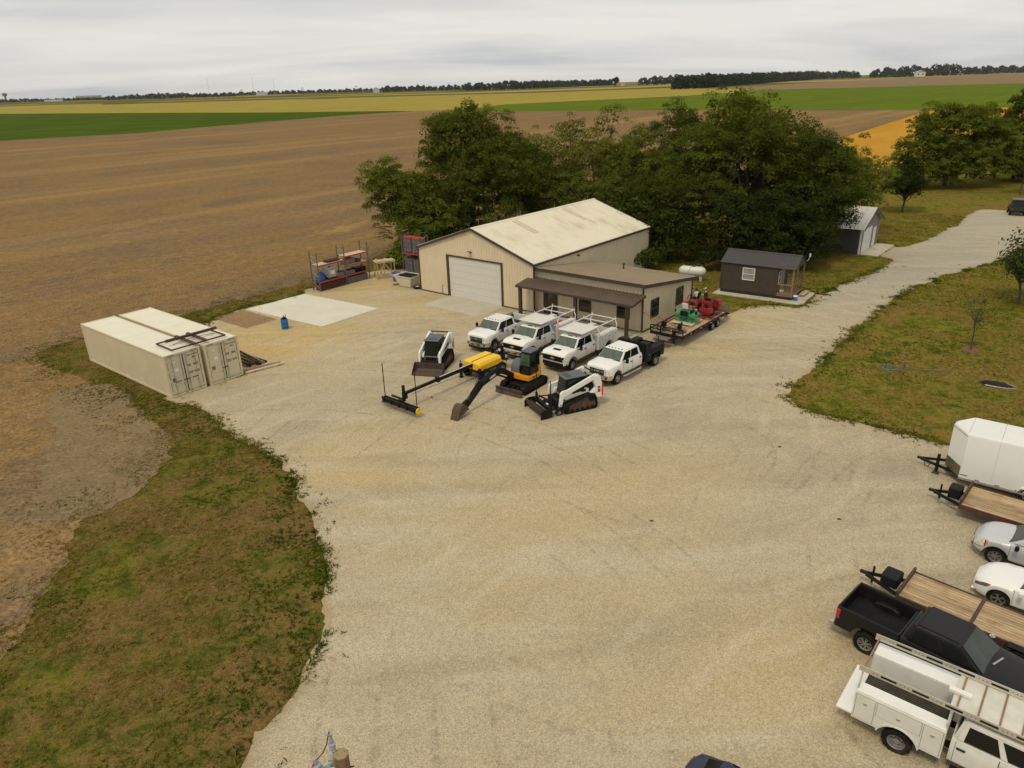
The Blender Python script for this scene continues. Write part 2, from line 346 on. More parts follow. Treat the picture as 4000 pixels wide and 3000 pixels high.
G_till = m_field('tilled_soil', [(.17, .125, .075), (.225, .16, .09), (.27, .195, .105)], (.15, .008), 1.5, speck=(.9, 1.1), bump=.2)

# ---------------------------------------------------------------- ground sheets
def poly_noise(pts, step, amp, closed=True, seed=0, sub=True):
    """resample an outline and roughen it"""
    r = np.random.default_rng(seed); out = []; n = len(pts)
    for i in range(n if closed else n-1):
        p0, p1, p2, p3 = [np.array(pts[(i+j) % n], float) for j in (-1, 0, 1, 2)]
        L = np.hypot(*(p2-p1)); m = max(1, int(L/step))
        for t in np.arange(m)/m:
            c = .5*((2*p1)+(p2-p0)*t+(2*p0-5*p1+4*p2-p3)*t*t+(3*p1-p0-3*p2+p3)*t**3) if sub else p1+(p2-p1)*t
            out.append(c)
    out = np.array(out); N = len(out)
    if amp:
        tot = np.zeros((N, 2))
        for s, a in ((12, .5), (5, .3), (2, .28), (1, .22)):
            q = r.normal(size=(N//s+2, 2)); tt = np.arange(N)/s; i0 = tt.astype(int) % len(q); fr = (tt-tt.astype(int))[:, None]
            tot += a*(q[i0]*(1-fr)+q[(i0+1) % len(q)]*fr)
        out = out+tot*amp
    return out
def inside(P, poly):
    P = np.asarray(P); x, y = P[:, 0], P[:, 1]; c = np.zeros(len(P), bool); n = len(poly)
    for i in range(n):
        a, b = poly[i], poly[(i+1) % n]
        if a[1] == b[1]: continue
        t = ((a[1] > y) != (b[1] > y)) & (x < (b[0]-a[0])*(y-a[1])/(b[1]-a[1])+a[0]); c ^= t
    return c
def edist(P, poly):
    d = np.full(len(P), 1e9); n = len(poly)
    for i in range(n):
        a, b = poly[i], poly[(i+1) % n]; ab = b-a; L = ab@ab+1e-12
        t = np.clip(((P-a)@ab)/L, 0, 1); d = np.minimum(d, np.hypot(*(P-(a+t[:, None]*ab)).T))
    return d
def sheet(name, pts, z, m, cat=None):
    res = geometry.delaunay_2d_cdt([Vector(p) for p in pts], [], [list(range(len(pts)))], 1, 1e-4)
    me = np_mesh(name, np.array([(p.x, p.y, z) for p in res[0]]), np.array([f for f in res[2] if len(f) == 3]), m)
    return tag(link(name, me), kind='structure')
gx = np.concatenate([[-9000, -4000, -1500, -500, -200], np.arange(-100, 121, 20), [200, 500, 1500, 4000, 9000]]); gy = np.concatenate([[-600, -200], np.arange(-40, 181, 20), [300, 600, 1500, 4000, 12000]])
VX, VY = np.meshgrid(gx, gy, indexing='ij'); vs = np.stack([VX.ravel(), VY.ravel(), VX.ravel()*0], 1); ny = len(gy)
fs = np.array([(i*ny+j, (i+1)*ny+j, (i+1)*ny+j+1, i*ny+j+1) for i in range(len(gx)-1) for j in range(ny-1)])
tag(link('ground', np_mesh('ground', vs, fs, G_grass)), kind='structure')
STUB = [(-19, -20), (-19.5, 12), (-18.6, 21.2), (-20.8, 29.8), (-18.9, 35.0), (-21.8, 39.4), (-27.9, 45.3), (-35.5, 51.0), (-36.6, 53.0), (-35.4, 55.8), (-31, 60), (-27.7, 64.1), (-21.1, 72.4), (-17, 78), (-12, 86)]
STUB_far = [(0, 104), (20, 114), (48, 120), (75.4, 153.8), (102, 231.7), (212, 385), (216, 396), (179, 429.5), (95, 505), (3.8, 557), (-33, 620), (-71, 632), (-120, 573), (-156, 489), (-189, 397), (-238, 361), (-700, 200), (-700, -20)]
sp_ = poly_noise(STUB, .3, .42, closed=False, seed=3)
sheet('stubble_field', [tuple(p) for p in sp_]+[STUB[-1]]+STUB_far, .012, G_stub)
G_soil = m_field('bare_soil', [(.185, .138, .080), (.22, .160, .088), (.26, .182, .092)], (.5, .2), 5, speck=(.7, 1.25), bump=.2)
sheet('bare_soil', [tuple(p) for p in poly_noise([(-18.7, 30.5), (-21.5, 28.5), (-24.8, 33), (-27.5, 39.5), (-30.5, 44.2), (-27.2, 45.2), (-21.4, 38.8), (-18.6, 34.6)], .3, .5, seed=9)], .018, G_soil)
sheet('green_crop_field', [(-71, 632.5), (-102, 659), (-209, 714), (-407, 863), (-686, 1055), (-1300, 1100), (-1300, 150), (-701, 199), (-238, 361.5), (-189, 397.5), (-156, 489.5), (-120, 573.5)], .02, G_green)
sheet('yellow_crop_field', [(-70, 636), (-33, 640), (2, 768), (224, 926), (400, 1200), (391, 1811), (12, 1583), (-82, 1580), (-381, 1651), (-708, 1728), (-1172, 1810), (-2200, 1900), (-1700, 1120), (-687, 1057), (-408, 865), (-210, 716), (-103, 661)], .03, G_gold)
sheet('bean_field', [(-33, 622), (4, 559), (95, 507), (179, 431), (216, 398), (274, 405), (420, 380), (1100, 900), (718, 1069), (421, 1151), (227, 921), (5.5, 765)], .04, G_green2)
sheet('wheat_field', [(75.6, 153.5), (102.4, 231.7), (212.4, 385), (274, 402), (420, 378), (330, 190), (210, 158), (110, 152)], .022, G_wheat)
sheet('tilled_field', [(421, 1153), (402, 1202), (398, 1500), (900, 2200), (3200, 4600), (3600, 3000), (1102, 902), (720, 1071)], .034, G_till)
sheet('farm_track', [(-240, 362), (-240.5, 359), (-189, 394), (-153, 488), (-118, 571), (-71, 629), (-33, 617), (3, 762), (225, 920), (424, 1153), (420, 1155), (223, 924), (-1, 766), (-34, 622), (-73, 635), (-122, 574), (-158, 490), (-191, 398)], .045, G_till)

GRAVEL = [(-8.7, 8), (-8.24, 15.2), (-7.77, 16.8), (-7.27, 18.8), (-7.2, 21), (-7.8, 23.9), (-8.8, 27.2), (-10, 29.8), (-12.4, 33.8), (-14.7, 36.1), (-17.1, 38.3), (-19.5, 41.1), (-21.7, 42.6), (-22.2, 43.4), (-19.6, 46.2), (-18.9, 47.2), (-22.5, 50.3), (-25.8, 55), (-26.3, 58.5), (-25.3, 61.2), (-23.9, 63.6), (-20.3, 67.8), (-19.9, 70.5), (-16.5, 75), (-12.5, 77.2), (-8, 74.5), (-1, 66), (8, 59.5), (12, 60), (14.7, 58.2), (17.3, 57.2), (19.5, 58.6), (22, 59.8), (25.1, 59.2), (27.4, 62), (29, 63.4), (35.7, 69.6), (40.6, 74.6), (40.2, 76.4), (43.2, 81), (44.2, 80.6), (47.6, 82.5), (56.5, 91.3), (66.3, 102.2), (70.7, 101.4), (82, 102), (88, 94), (70, 84), (55.5, 76.4), (47.6, 71), (43.4, 68.6), (35.8, 62.7), (28.9, 55), (24.6, 50.3), (20.6, 45.4), (17.6, 41.6), (16.6, 39.6), (17.1, 38.2), (19.4, 36.5), (21.3, 34.7), (23, 33.7), (25.8, 32), (32, 27.5), (40, 20), (40, 4), (20, 1), (0, 1)]
gp = poly_noise(GRAVEL, .24, .24, seed=5)
grid = np.stack(np.meshgrid(np.arange(-27, 88, 1.0), np.arange(2, 103, 1.0)), -1).reshape(-1, 2)+rng.uniform(-.2, .2, (115*101, 2))
grid = grid[inside(grid, gp)]; dd = edist(grid, gp); grid = grid[dd > .25]
allp = np.concatenate([gp, grid]); nb = len(gp)
res = geometry.delaunay_2d_cdt([Vector(p) for p in allp], [], [list(range(nb))], 1, 1e-5)
gv = np.array([(p.x, p.y, .030) for p in res[0]]); gf = np.array([f for f in res[2] if len(f) == 3])
me = np_mesh('gravel_yard', gv, gf, G_gravel)
de = edist(gv[:, :2], gp[::3])
a = me.attributes.new('edge', 'FLOAT', 'POINT'); a.data.foreach_set('value', np.clip(de/1.1, 0, 1).astype(np.float32))
def blob(cx, cy, rx, ry, deg): 
    c, s = math.cos(R(deg)), math.sin(R(deg)); x = gv[:, 0]-cx; y = gv[:, 1]-cy
    return np.exp(-(((x*c+y*s)/rx)**2+((-x*s+y*c)/ry)**2))
sand = np.clip(1.4*blob(-21, 53.5, 5.0, 6, 0)+1.1*blob(-14.5, 70, 6, 4.5, -40)+.8*blob(-17, 55, 4, 4, 0)+.7*blob(-8, 62, 3, 3, 0)+.6*blob(-9, 33, 4, 2.2, -40)+.35*blob(4, 30, 7, 3, 20)+.6*blob(16, 50, 5, 3, 50)+.5*blob(21, 56, 4, 2.5, 20)+.35*blob(9, 18, 4, 4, 0), 0, 1)
a = me.attributes.new('sand', 'FLOAT', 'POINT'); a.data.foreach_set('value', sand.astype(np.float32))
grey = np.clip(1.2*blob(42, 72, 26, 6, 44)+.9*blob(66, 92, 16, 12, 44)+.5*blob(-17, 44, 5, 3, -40), 0, 1)
a = me.attributes.new('grey', 'FLOAT', 'POINT'); a.data.foreach_set('value', grey.astype(np.float32))
tag(link('gravel_yard', me), kind='structure')
# ---------------------------------------------------------------- buildings
def ribsheet(mb, O, u, length, v, n, pitch=.30, d=.022, rw=.07):
    """ribbed steel sheet: starts on the line O+u*s, runs by the vector v(s); ribs proud along n"""
    O, u, n = Vector(O), Vector(u).normalized(), Vector(n).normalized(); st = [(0, 0)]; s = pitch/2
    while s < length-rw:
        st += [(s-rw/2, 0), (s-rw/5, d), (s+rw/5, d), (s+rw/2, 0)]; s += pitch
    st.append((length, 0)); vs = []; 
    for s, q in st:
        b, t = v(s); vs += [O+u*s+n*q+b, O+u*s+n*q+t]
    return mb.add(vs, [(2*i, 2*i+2, 2*i+3, 2*i+1) for i in range(len(st)-1)])
Z = Vector((0, 0, 1)); X = Vector((1, 0, 0)); Y = Vector((0, 1, 0))
def vert(z0, ztop): return lambda s: (Z*z0, Z*(ztop(s) if callable(ztop) else ztop))
def window(parent, O, u, n, w_, h_, frame, glass, rail=True, fw=.07):
    """double-hung window: frame > pane, pane"""
    O, u, n = Vector(O), Vector(u).normalized(), Vector(n).normalized(); mb = MB()
    for a, b in (((0, 0), (w_, 0)), ((0, h_), (w_, h_))): mb.beam(O+u*(a[0]-fw/2)+Z*a[1]+n*.03, O+u*(b[0]+fw/2)+Z*b[1]+n*.03, .06, fw, Z)
    for a in (0, w_): mb.beam(O+u*a+Z*(fw/2)+n*.03, O+u*a+Z*(h_-fw/2)+n*.03, .06, fw, u) if False else mb.beam(O+u*a+Z*(fw/2)+n*.03, O+u*a+Z*(h_-fw/2)+n*.03, fw, .06, n)
    if rail: mb.beam(O+u*(fw/2)+Z*h_*.5+n*.025, O+u*(w_-fw/2)+Z*h_*.5+n*.025, .05, fw*.7, Z)
    f = mb.build('window', frame, parent)
    for z0, z1 in (((0, .5), (.5, 1)) if rail else ((0, 1),)):
        p = MB(); a = O+n*.012; p.panel((a+Z*h_*z0, a+u*w_+Z*h_*z0, a+u*w_+Z*h_*z1, a+Z*h_*z1), .03, .97, .03, .97, .004, .004); p.build('pane', glass, f)
    return f
M_roofw, k, b = new_mat('weathered_white_roof'); o_ = k.obj()
st1 = k.noise(k.map(o_, scale=(.25, .9, .3)), 1.6, 7, .68, .3); st2 = k.noise(o_, .22, 4, .5)
fac = k.math('MULTIPLY', k.ramp(st1, [(.44, 0), (.68, .7)]), k.ramp(st2, [(.45, 0), (.60, 1)]))
k.put(b.inputs['Base Color'], k.mix(fac, (.69, .645, .52), (.40, .325, .205))); b.inputs['Roughness'].default_value = .45
M_gdoor = mat('garage_door_steel', (.62, .60, .54), .5, var=.03)
M_skyl = mat('fibreglass_skylight', (.52, .44, .29), .5, var=.2, scale=3)
M_shedb = mat('dark_brown_siding', (.052, .040, .029), .75, var=.12, scale=1.5)
M_shedroof = mat('dark_steel_roof', (.060, .052, .050), .4, .2, var=.12)
M_garwall = mat('slate_siding', (.070, .069, .068), .6, var=.1)
M_garroof = mat('pale_steel_roof', (.56, .53, .48), .4, .3, var=.08)
M_tank = mat('tank_white', (.66, .66, .62), .4, var=.05, dirt=(.35, .32, .25), dirtamt=.3)
M_wglass = mat('house_glass', (.02, .022, .022), .05, var=.4, scale=2, spec=.8)

# shop
W_, D_, E_, RG = 13.75, 19.62, 4.21, 6.53
shop = thing('metal_workshop', 'large cream metal workshop with white gable roof and big roll-up door', 'building', (-8.49, 68.17), -39.56)
gab = lambda s0: (lambda s: E_+(RG-E_)*(1-abs(s+s0-W_/2)/(W_/2)))
def wall(parent, O, u, L, z0, zt, n, m=M_cream, pitch=.31, name='wall', d=.03):
    mb = MB(); ribsheet(mb, O, u, L, vert(z0, zt), n, pitch, d); return mb.build(name, m, parent)
wall(shop, (0, 0, 0), X, 3.70, .05, gab(0), -Y); wall(shop, (10.28, 0, 0), X, W_-10.28, .05, gab(10.28), -Y)
wall(shop, (3.70, 0, 0), X, W_/2-3.70, 3.86, gab(3.70), -Y); wall(shop, (W_/2, 0, 0), X, 10.28-W_/2, 3.86, gab(W_/2), -Y)
wall(shop, (W_, 0, 0), Y, D_, .05, E_, X); wall(shop, (0, 0, 0), Y, D_, .05, E_, -X)
wall(shop, (0, D_, 0), X, W_/2, .05, gab(0), Y); wall(shop, (W_/2, D_, 0), X, W_/2, .05, gab(W_/2), Y)
roofs = []
for sx, x0 in ((1, W_+.12), (-1, -.12)):
    mb = MB(); zd = E_+.08; rise = Vector((W_/2-x0, 0, RG+.09-zd)); n = Vector((sx*.33, 0, 1))
    ribsheet(mb, (x0, -.15, zd), Y, D_+.3, lambda s: (Vector(), rise), n, .31, .06, .11)
    roofs.append(mb.build('roof', M_roofw, shop))
mb = MB(); mb.prism([(W_/2-.22, RG+.06), (W_/2, RG+.145), (W_/2+.22, RG+.06), (W_/2, RG+.115)], 'y', -.17, D_+.17); mb.build('ridge_cap', M_roofw, roofs[0])
def on_roof(t, y, off): return Vector((W_+.12, y, E_+.08))+Vector((W_/2-W_-.12, 0, RG+.01-E_))*t+Vector((.32, 0, .95))*off
for y in (5.0, 13.0):
    mb = MB(); mb.panel((on_roof(.56, y, .035), on_roof(.56, y+.85, .035), on_roof(.93, y+.85, .035), on_roof(.93, y, .035)), off=.006); 
    for q in (.2, .5, .8): mb.panel((on_roof(.56, y+.85*q-.03, .045), on_roof(.56, y+.85*q+.03, .045), on_roof(.93, y+.85*q+.03, .045), on_roof(.93, y+.85*q-.03, .045)), off=.012)
    mb.build('skylight', M_skyl, roofs[0])
for yy in (-.17, D_+.17):
    mb = MB()
    for x0 in (-.16, W_+.16): mb.beam((x0, yy, E_-.03), (W_/2, yy, RG+.02), .06, .22)
    mb.build('rake_trim', M_brown, shop)
for x0 in (-.16, W_+.16): MB().box(x0-.05, x0+.05, -.14, D_+.14, E_-.10, E_+.06).build('eave_gutter', M_brown, shop)
for x0, y0 in ((-.02, -.02), (W_+.02, -.02), (W_+.02, D_+.02), (-.02, D_+.02)): MB().box(x0-.06, x0+.06, y0-.06, y0+.06, .02, E_-.12).build('corner_trim', M_brown, shop)
for a_, b_ in ((.06, 3.6), (10.38, W_-.06)): MB().box(a_, b_, -.05, -.03, 0, .14).build('base_trim', M_brown, shop)
MB().box(W_+.03, W_+.055, .06, D_-.06, 0, .14).build('base_trim', M_brown, shop)
gd = MB(); gd.box(3.62, 3.84, -.06, .10, 0, 3.95).box(10.14, 10.36, -.06, .10, 0, 3.95).box(3.84, 10.14, -.06, .10, 3.80, 3.95); gd = gd.build('door_frame', M_brown, shop)
gdoor = MB().box(3.86, 10.12, .09, .10, 0, 3.79).build('garage_door', M_gdoor, shop)
for i in range(6):
    MB().box(3.87, 10.11, .035, .088, .02+i*.63, .02+i*.63+.619).build('door_panel', M_gdoor, gdoor, bevel=.006)
l_ = MB().box(6.45, 6.85, -.30, -.03, 4.42, 4.55).build('wall_lamp', M_brown, shop, bevel=.03); MB().box(6.49, 6.81, -.315, -.302, 4.43, 4.51).build('lens', M_lamp, l_)
MB().tube([(2.9, -.05, .1), (2.9, -.05, .95), (3.1, -.05, .95)], .02).build('conduit', M_brown, shop)
for y in (1.0, 7, 12.5, 18.5): MB().cyl((W_/2, y, RG+.1), (W_/2, y, RG+.75), .014, .006, 5).build('lightning_rod', M_steelgrey, shop)
mb = MB(); mb.tube([(W_/2-.1, .6, RG+.1), (W_/2-.1, .6, RG+1.0)], .015); mb.beam((W_/2-.5, .6, RG+.8), (W_/2+.1, .6, RG+.8), .02, .02); mb.beam((W_/2-.45, .6, RG+.55), (W_/2+.05, .6, RG+.55), .02, .02); mb.build('antenna', M_black, shop)
l_ = MB().box(W_+.03, W_+.25, 6.4, 6.55, 3.75, 3.88).build('side_lamp', M_brown, shop)

# office wing, origin at its outer front corner, x points back along the front wall's line
OW, OD, OZF, OZB = 10.9, 8.38, 3.82, 2.66
off = thing('office_wing', 'low cream office with brown sloping roof and porch beside the workshop', 'building', (10.21, 53.27), -39.56)
zs = lambda s: OZF+(OZB-OZF)*s/OD
wall(off, (-OW, 0, 0), X, OW, .05, OZF, -Y); wall(off, (0, 0, 0), Y, OD, .05, zs, X); wall(off, (-OW, OD, 0), X, OW, .05, OZB, Y)
mb = MB(); ribsheet(mb, (-OW-.02, -.36, OZF+.155), X, OW+.36, lambda s: (Vector(), Vector((0, OD+.6, OZB-OZF-.06))), Z, .30, .045, .09); rf = mb.build('roof', M_brownroof, off)
mb = MB(); mb.box(-OW-.05, .36, -.42, -.36, OZF-.10, OZF+.17); mb.build('fascia', M_brown, off)
mb = MB(); mb.beam((.36, -.36, OZF+.03), (.36, OD+.25, OZB-.03), .06, .27); mb.build('fascia', M_brown, off)
MB().box(-OW, .33, -.36, -.0, OZF-.05, OZF-.02).build('soffit', M_brown, off)
for y in (-.02, OD+.02): MB().box(-.04, .06, y-.06, y+.06, .02, (OZF if y < 1 else OZB)-.08).build('corner_trim', M_brown, off)
MB().box(-OW, -.06, -.05, -.03, 0, .14).build('base_trim', M_brown, off); MB().box(.03, .055, .06, OD-.06, 0, .14).build('base_trim', M_brown, off)
mb = MB(); ribsheet(mb, (-10.85, -2.05, 2.75), X, 11.09, lambda s: (Vector(), Vector((0, 2.02, .34))), Z, .30, .045, .09); pr_ = mb.build('porch_roof', M_porchroof, off)
mb = MB(); mb.box(-10.87, .26, -2.09, -2.03, 2.58, 2.76); mb.beam((.25, -2.03, 2.68), (.25, 0, 3.01), .05, .16); mb.beam((-10.86, -2.03, 2.68), (-10.86, 0, 3.01), .05, .16); mb.build('porch_fascia', M_brown, off)
for x in (-10.55, -5.0, -.30): MB().box(x-.12, x+.12, -1.95, -1.71, 0, 2.64).build('porch_post', M_brown, off)
MB().box(-10.9, .1, -2.0, -.06, .01, .09).build('porch_slab', M_concrete, off)
d_ = MB().box(-9.46, -9.36, -.07, .0, .1, 2.25).box(-8.12, -8.02, -.07, 0, .1, 2.25).box(-9.36, -8.12, -.07, 0, 2.15, 2.25).build('door_frame', M_brown, off)
d_ = MB().box(-9.35, -8.13, -.05, -.01, .1, 2.14).build('door', M_shedb, off); MB().box(-8.95, -8.45, -.058, -.051, .9, 1.9).build('pane', M_wglass, d_); MB().box(-8.28, -8.2, -.11, -.05, 1.02, 1.10).build('handle', M_steelgrey, d_)
for x, z in ((-5.80, .92), (-2.20, .98)): window(off, (x, -.03, z), X, -Y, 1.05, 1.25, M_brown, M_wglass, fw=.10)
for y in (1.30, 5.50): window(off, (.03, y, .93), Y, X, 1.15, 1.38, M_brown, M_wglass, fw=.10)
MB().box(-6.5, -6.3, -2.0+7, 5.2, 3.0, 3.55).build('roof_vent', M_brown, off) if False else None
v_ = MB().cyl((-5.6, 6.5, 3.0), (-5.6, 6.5, 3.45), .07).cyl((-5.6, 6.5, 3.45), (-5.6, 6.5, 3.56), .13).build('vent_pipe', M_brown, off)

# concrete
mb = MB(); mb.box(3.75, 10.45, -3.55, -.05, -.05, .045); o = mb.build('concrete_apron', M_concrete); o.location = (-8.49, 68.17, 0); o.rotation_euler = (0, 0, R(-39.56)); tag(o, kind='structure')
M_slabp = mat('fresh_concrete', (.61, .575, .475), .85, var=.08, scale=.35, dirt=(.52, .47, .37), dirtamt=.4)
MB().prism([(-19.77, 67.81), (-11.69, 62.08), (-15.63, 57.23), (-23.78, 63.05)], 'z', -.05, .075).build('concrete_pad', M_slabp); tag(bpy.data.objects['concrete_pad'], kind='structure')

# cabin
cab = thing('small_cabin', 'small dark brown cabin with steel roof and railed porch on a slab', 'cabin', (19.43, 64.52), -35.93)
CL, CW, CE, CR = 6.46, 3.4, 2.83, 3.62
def cabwall(O, u, L, z0, zt, n): return wall(cab, O, u, L, z0, zt, n, M_shedb, .2, 'wall', -.008)
WL = 5.02
cabwall((0, 0, 0), X, WL, .32, CE, -Y); cabwall((0, CW, 0), X, WL, .32, CE, Y)
cg = lambda s: CE+(CR-CE)*(1-abs(s-CW/2)/(CW/2))
mb = MB(); mb.prism([(0, .32), (CW, .32), (CW, CE), (CW/2, CR-.02), (0, CE)], 'x', .0, .03); mb.build('wall', M_shedb, cab)
mb = MB(); mb.prism([(0, .32), (CW, .32), (CW, CE), (CW/2, CR-.02), (0, CE)], 'x', WL-.03, WL); mb.build('wall', M_shedb, cab)
mb = MB(); mb.prism([(.1, CE-.08), (CW-.1, CE-.08), (CW-.1, CE), (CW/2, CR-.05), (.1, CE)], 'x', CL-.06, CL-.02); mb.build('porch_gable', M_shedb, cab)
for s0, yy in ((-1, 0), (1, CW)):
    mb = MB(); ribsheet(mb, (-.12, yy+s0*.16, CE-.03), X, CL+.2, lambda s: (Vector(), Vector((0, CW/2-yy-s0*.16, CR-CE+.10))), Vector((0, s0*.4, 1)), .23, .03, .06); mb.build('roof', M_shedroof, cab)
MB().prism([(CW/2-.16, CR+.03), (CW/2, CR+.11), (CW/2+.16, CR+.03)], 'x', -.14, CL+.1).build('ridge_cap', M_shedroof, cab)
MB().box(.0, CL-.05, .03, CW-.03, .03, .315).build('skirt', mat('skirt_black', (.018, .014, .012), .8), cab)
for x, y in ((-.01, -.01), (WL, -.01)): MB().box(x-.05, x+.05, y-.035, y+.035, .32, CE-.05).build('corner_trim', M_brown, cab)
window(cab, (1.97, -.0, 1.42), X, -Y, 1.05, 1.05, mat('white_vinyl', (.74, .73, .70), .4), mat('blind_glass', (.30, .31, .29), .1, var=.15), fw=.06)
window(cab, (WL, .42, 1.3), Y, X, .62, 1.05, MATS['white_vinyl'], M_wglass, fw=.06)
d_ = MB().box(WL, WL+.04, 1.25, 2.15, .42, 2.4).build('door', mat('door_blue_grey', (.22, .24, .25), .5), cab); MB().box(WL+.04, WL+.10, 2.02, 2.08, 1.35, 1.42).build('handle', M_steelgrey, d_)
MB().box(WL, CL-.02, 0.0, CW, .32, .40).build('porch_floor', M_woodbrown, cab)
for x, y in ((CL-.1, .06), (CL-.1, 1.25), (CL-.1, CW-.06)): MB().box(x-.06, x+.06, y-.06, y+.06, .40, CE-.05).build('porch_post', M_woodbrown, cab)
def railing(p, q, n):
    mb = MB(); p, q = Vector(p), Vector(q)
    r = mb.beam(p+Z*.95, q+Z*.95, .10, .09).build('railing', M_woodbrown, cab); MB().beam(p+Z*.12, q+Z*.12, .05, .09).build('bottom_rail', M_woodbrown, r)
    for i in range(n): c = p+(q-p)*((i+.5)/n); MB().box(c.x-.018, c.x+.018, c.y-.018, c.y+.018, .56, 1.33).build('baluster', M_woodbrown, r)
railing((WL+.05, .06, .4), (CL-.16, .06, .4), 7); railing((CL-.1, .14, .4), (CL-.1, 1.17, .4), 7); railing((WL+.05, CW-.06, .4), (CL-.16, CW-.06, .4), 7)
mb = MB(); mb.tube([(CL-.0, CW-.15, CE+.1), (CL+.18, CW-.15, CE+.15), (CL+.3, CW-.15, CE+.5)], .025).cyl((CL+.3, CW-.15, CE+.5), (CL+.3, CW-.15, CE+.78), .07); mb.build('antenna_mount', M_tank, cab)
o = MB().box(-.35, 7.55, -.95, 3.55, -.05, .055).build('cabin_slab', M_concrete); o.location = (19.43, 64.52, 0); o.rotation_euler = (0, 0, R(-35.93)); tag(o, kind='structure')
t = thing('cooler', 'blue round water cooler with white lid by the cabin porch corner', 'cooler', (24.95, 60.75, .055), 0)
MB().cyl((0, 0, 0), (0, 0, .36), .17, .2, 12).build('body', M_blue, t, smooth=40); MB().cyl((0, 0, .36), (0, 0, .46), .21, .19, 12).build('lid', M_pearl, t, smooth=40)
t = thing('wooden_step', 'low wooden porch step on the cabin slab', 'step', (26.42, 62.42, .055), 52)
MB().box(-.85, .85, -.2, .2, .16, .21).build('tread', M_wood, t)
for x in (-.7, .7): MB().box(x-.04, x+.04, -.17, .17, 0, .158).build('leg', M_wood, t)
t = thing('stool', 'pale round stool standing on the cabin porch', 'stool', (23.98, 61.55, .41), 0)
MB().cyl((0, 0, .28), (0, 0, .42), .19, .2, 12).build('seat', M_tank, t)
for a_ in range(4): MB().cyl((.15*math.cos(a_*PI/2), .15*math.sin(a_*PI/2), 0), (.1*math.cos(a_*PI/2), .1*math.sin(a_*PI/2), .28), .02).build('leg', M_tank, t)

# propane tank
t = thing('propane_tank', 'white horizontal propane tank on a concrete block beside the trees', 'tank', (17.95, 69.1), -27.7)
pts = [(0, -1.33), (.2, -1.29), (.36, -1.18), (.45, -1.0), (.48, -.8), (.48, .8), (.45, 1.0), (.36, 1.18), (.2, 1.29), (0, 1.33)]
b_ = MB().lathe(pts, (0, 0, .86), 'x', 20).build('body', M_tank, t, smooth=50)
for x in (-.9, .9): MB().box(x-.12, x+.12, -.3, .3, .0, .50).build('leg', M_concrete, t); MB().tube([(x-.06, 0, 1.33), (x-.05, 0, 1.43), (x+.05, 0, 1.43), (x+.06, 0, 1.33)], .015).build('lifting_lug', M_tank, t)
MB().lathe([(.0, .19), (.12, .16), (.17, .08), (.17, 0)], (.15, 0, 1.32), 'z', 14).build('valve_dome', mat('navy_dome', (.02, .04, .12), .4), t, smooth=50)
MB().tube([(.05, 0, 1.34), (-.1, -.2, 1.30), (-.2, -.42, 1.1), (-.22, -.48, .86)], .022).build('gas_hose', M_black, t)

# far garage
gar = thing('farm_garage', 'slate grey garage with pale metal roof and white doors half hidden by trees', 'garage', (38.2, 77.68), 50)
GW, GL, GE, GR = 7.2, 9.0, 2.85, 4.5
gg = lambda s: GE+(GR-GE)*(1-abs(s-GW/2)/(GW/2))
M_garf = mat('taupe_gable_siding', (.22, .19, .17), .7, var=.08)
mb = MB(); ribsheet(mb, (0, 0, 0), X, GW/2, vert(.02, gg), -Y, .25, .015); ribsheet(mb, (GW/2, 0, 0), X, GW/2, vert(.02, lambda s: gg(s+GW/2)), -Y, .25, .015); mb.build('wall', M_garf, gar)
wall(gar, (0, 0, 0), Y, GL, .02, GE, -X, M_garwall, .25); wall(gar, (GW, 0, 0), Y, GL, .02, GE, X, M_garwall, .25); mb = MB(); mb.prism([(0, .02), (GW, .02), (GW, GE), (GW/2, GR-.03), (0, GE)], 'y', GL-.05, GL); mb.build('wall', M_garwall, gar)
for s0, x0 in ((-1, -.45), (1, GW+.45)):
    mb = MB(); ribsheet(mb, (x0, -.4, GE-.12), Y, GL+.8, lambda s: (Vector(), Vector((GW/2-x0, 0, GR-GE+.22))), Vector((s0*.4, 0, 1)), .6, .04, .07); mb.build('roof', M_garroof, gar)
    mb = MB(); mb.beam((x0, -.42, GE-.16), (GW/2, -.42, GR+.05), .05, .2); mb.build('rake_trim', mat('dark_grey_trim', (.06, .06, .065), .5), gar)
g_ = MB().box(.75, 3.95, -.05, -.02, .03, 2.55).build('garage_door', mat('garage_white', (.70, .69, .66), .5), gar)
for i in range(4): MB().box(.80, 3.90, -.075, -.052, .06+i*.62, .06+i*.62+.60).build('door_panel', MATS['garage_white'], g_)
MB().box(4.75, 5.85, -.05, -.02, .03, 2.2).build('door', MATS['garage_white'], gar); MB().box(-.05, .15, -.04, .1, .02, GE-.1).build('corner_trim', MATS['garage_white'], gar)
o = MB().box(.0, 6.9, -2.0, -.05, -.05, .06).build('garage_slab', M_concrete); o.location = (38.2, 77.68, 0); o.rotation_euler = (0, 0, R(50)); tag(o, kind='structure')
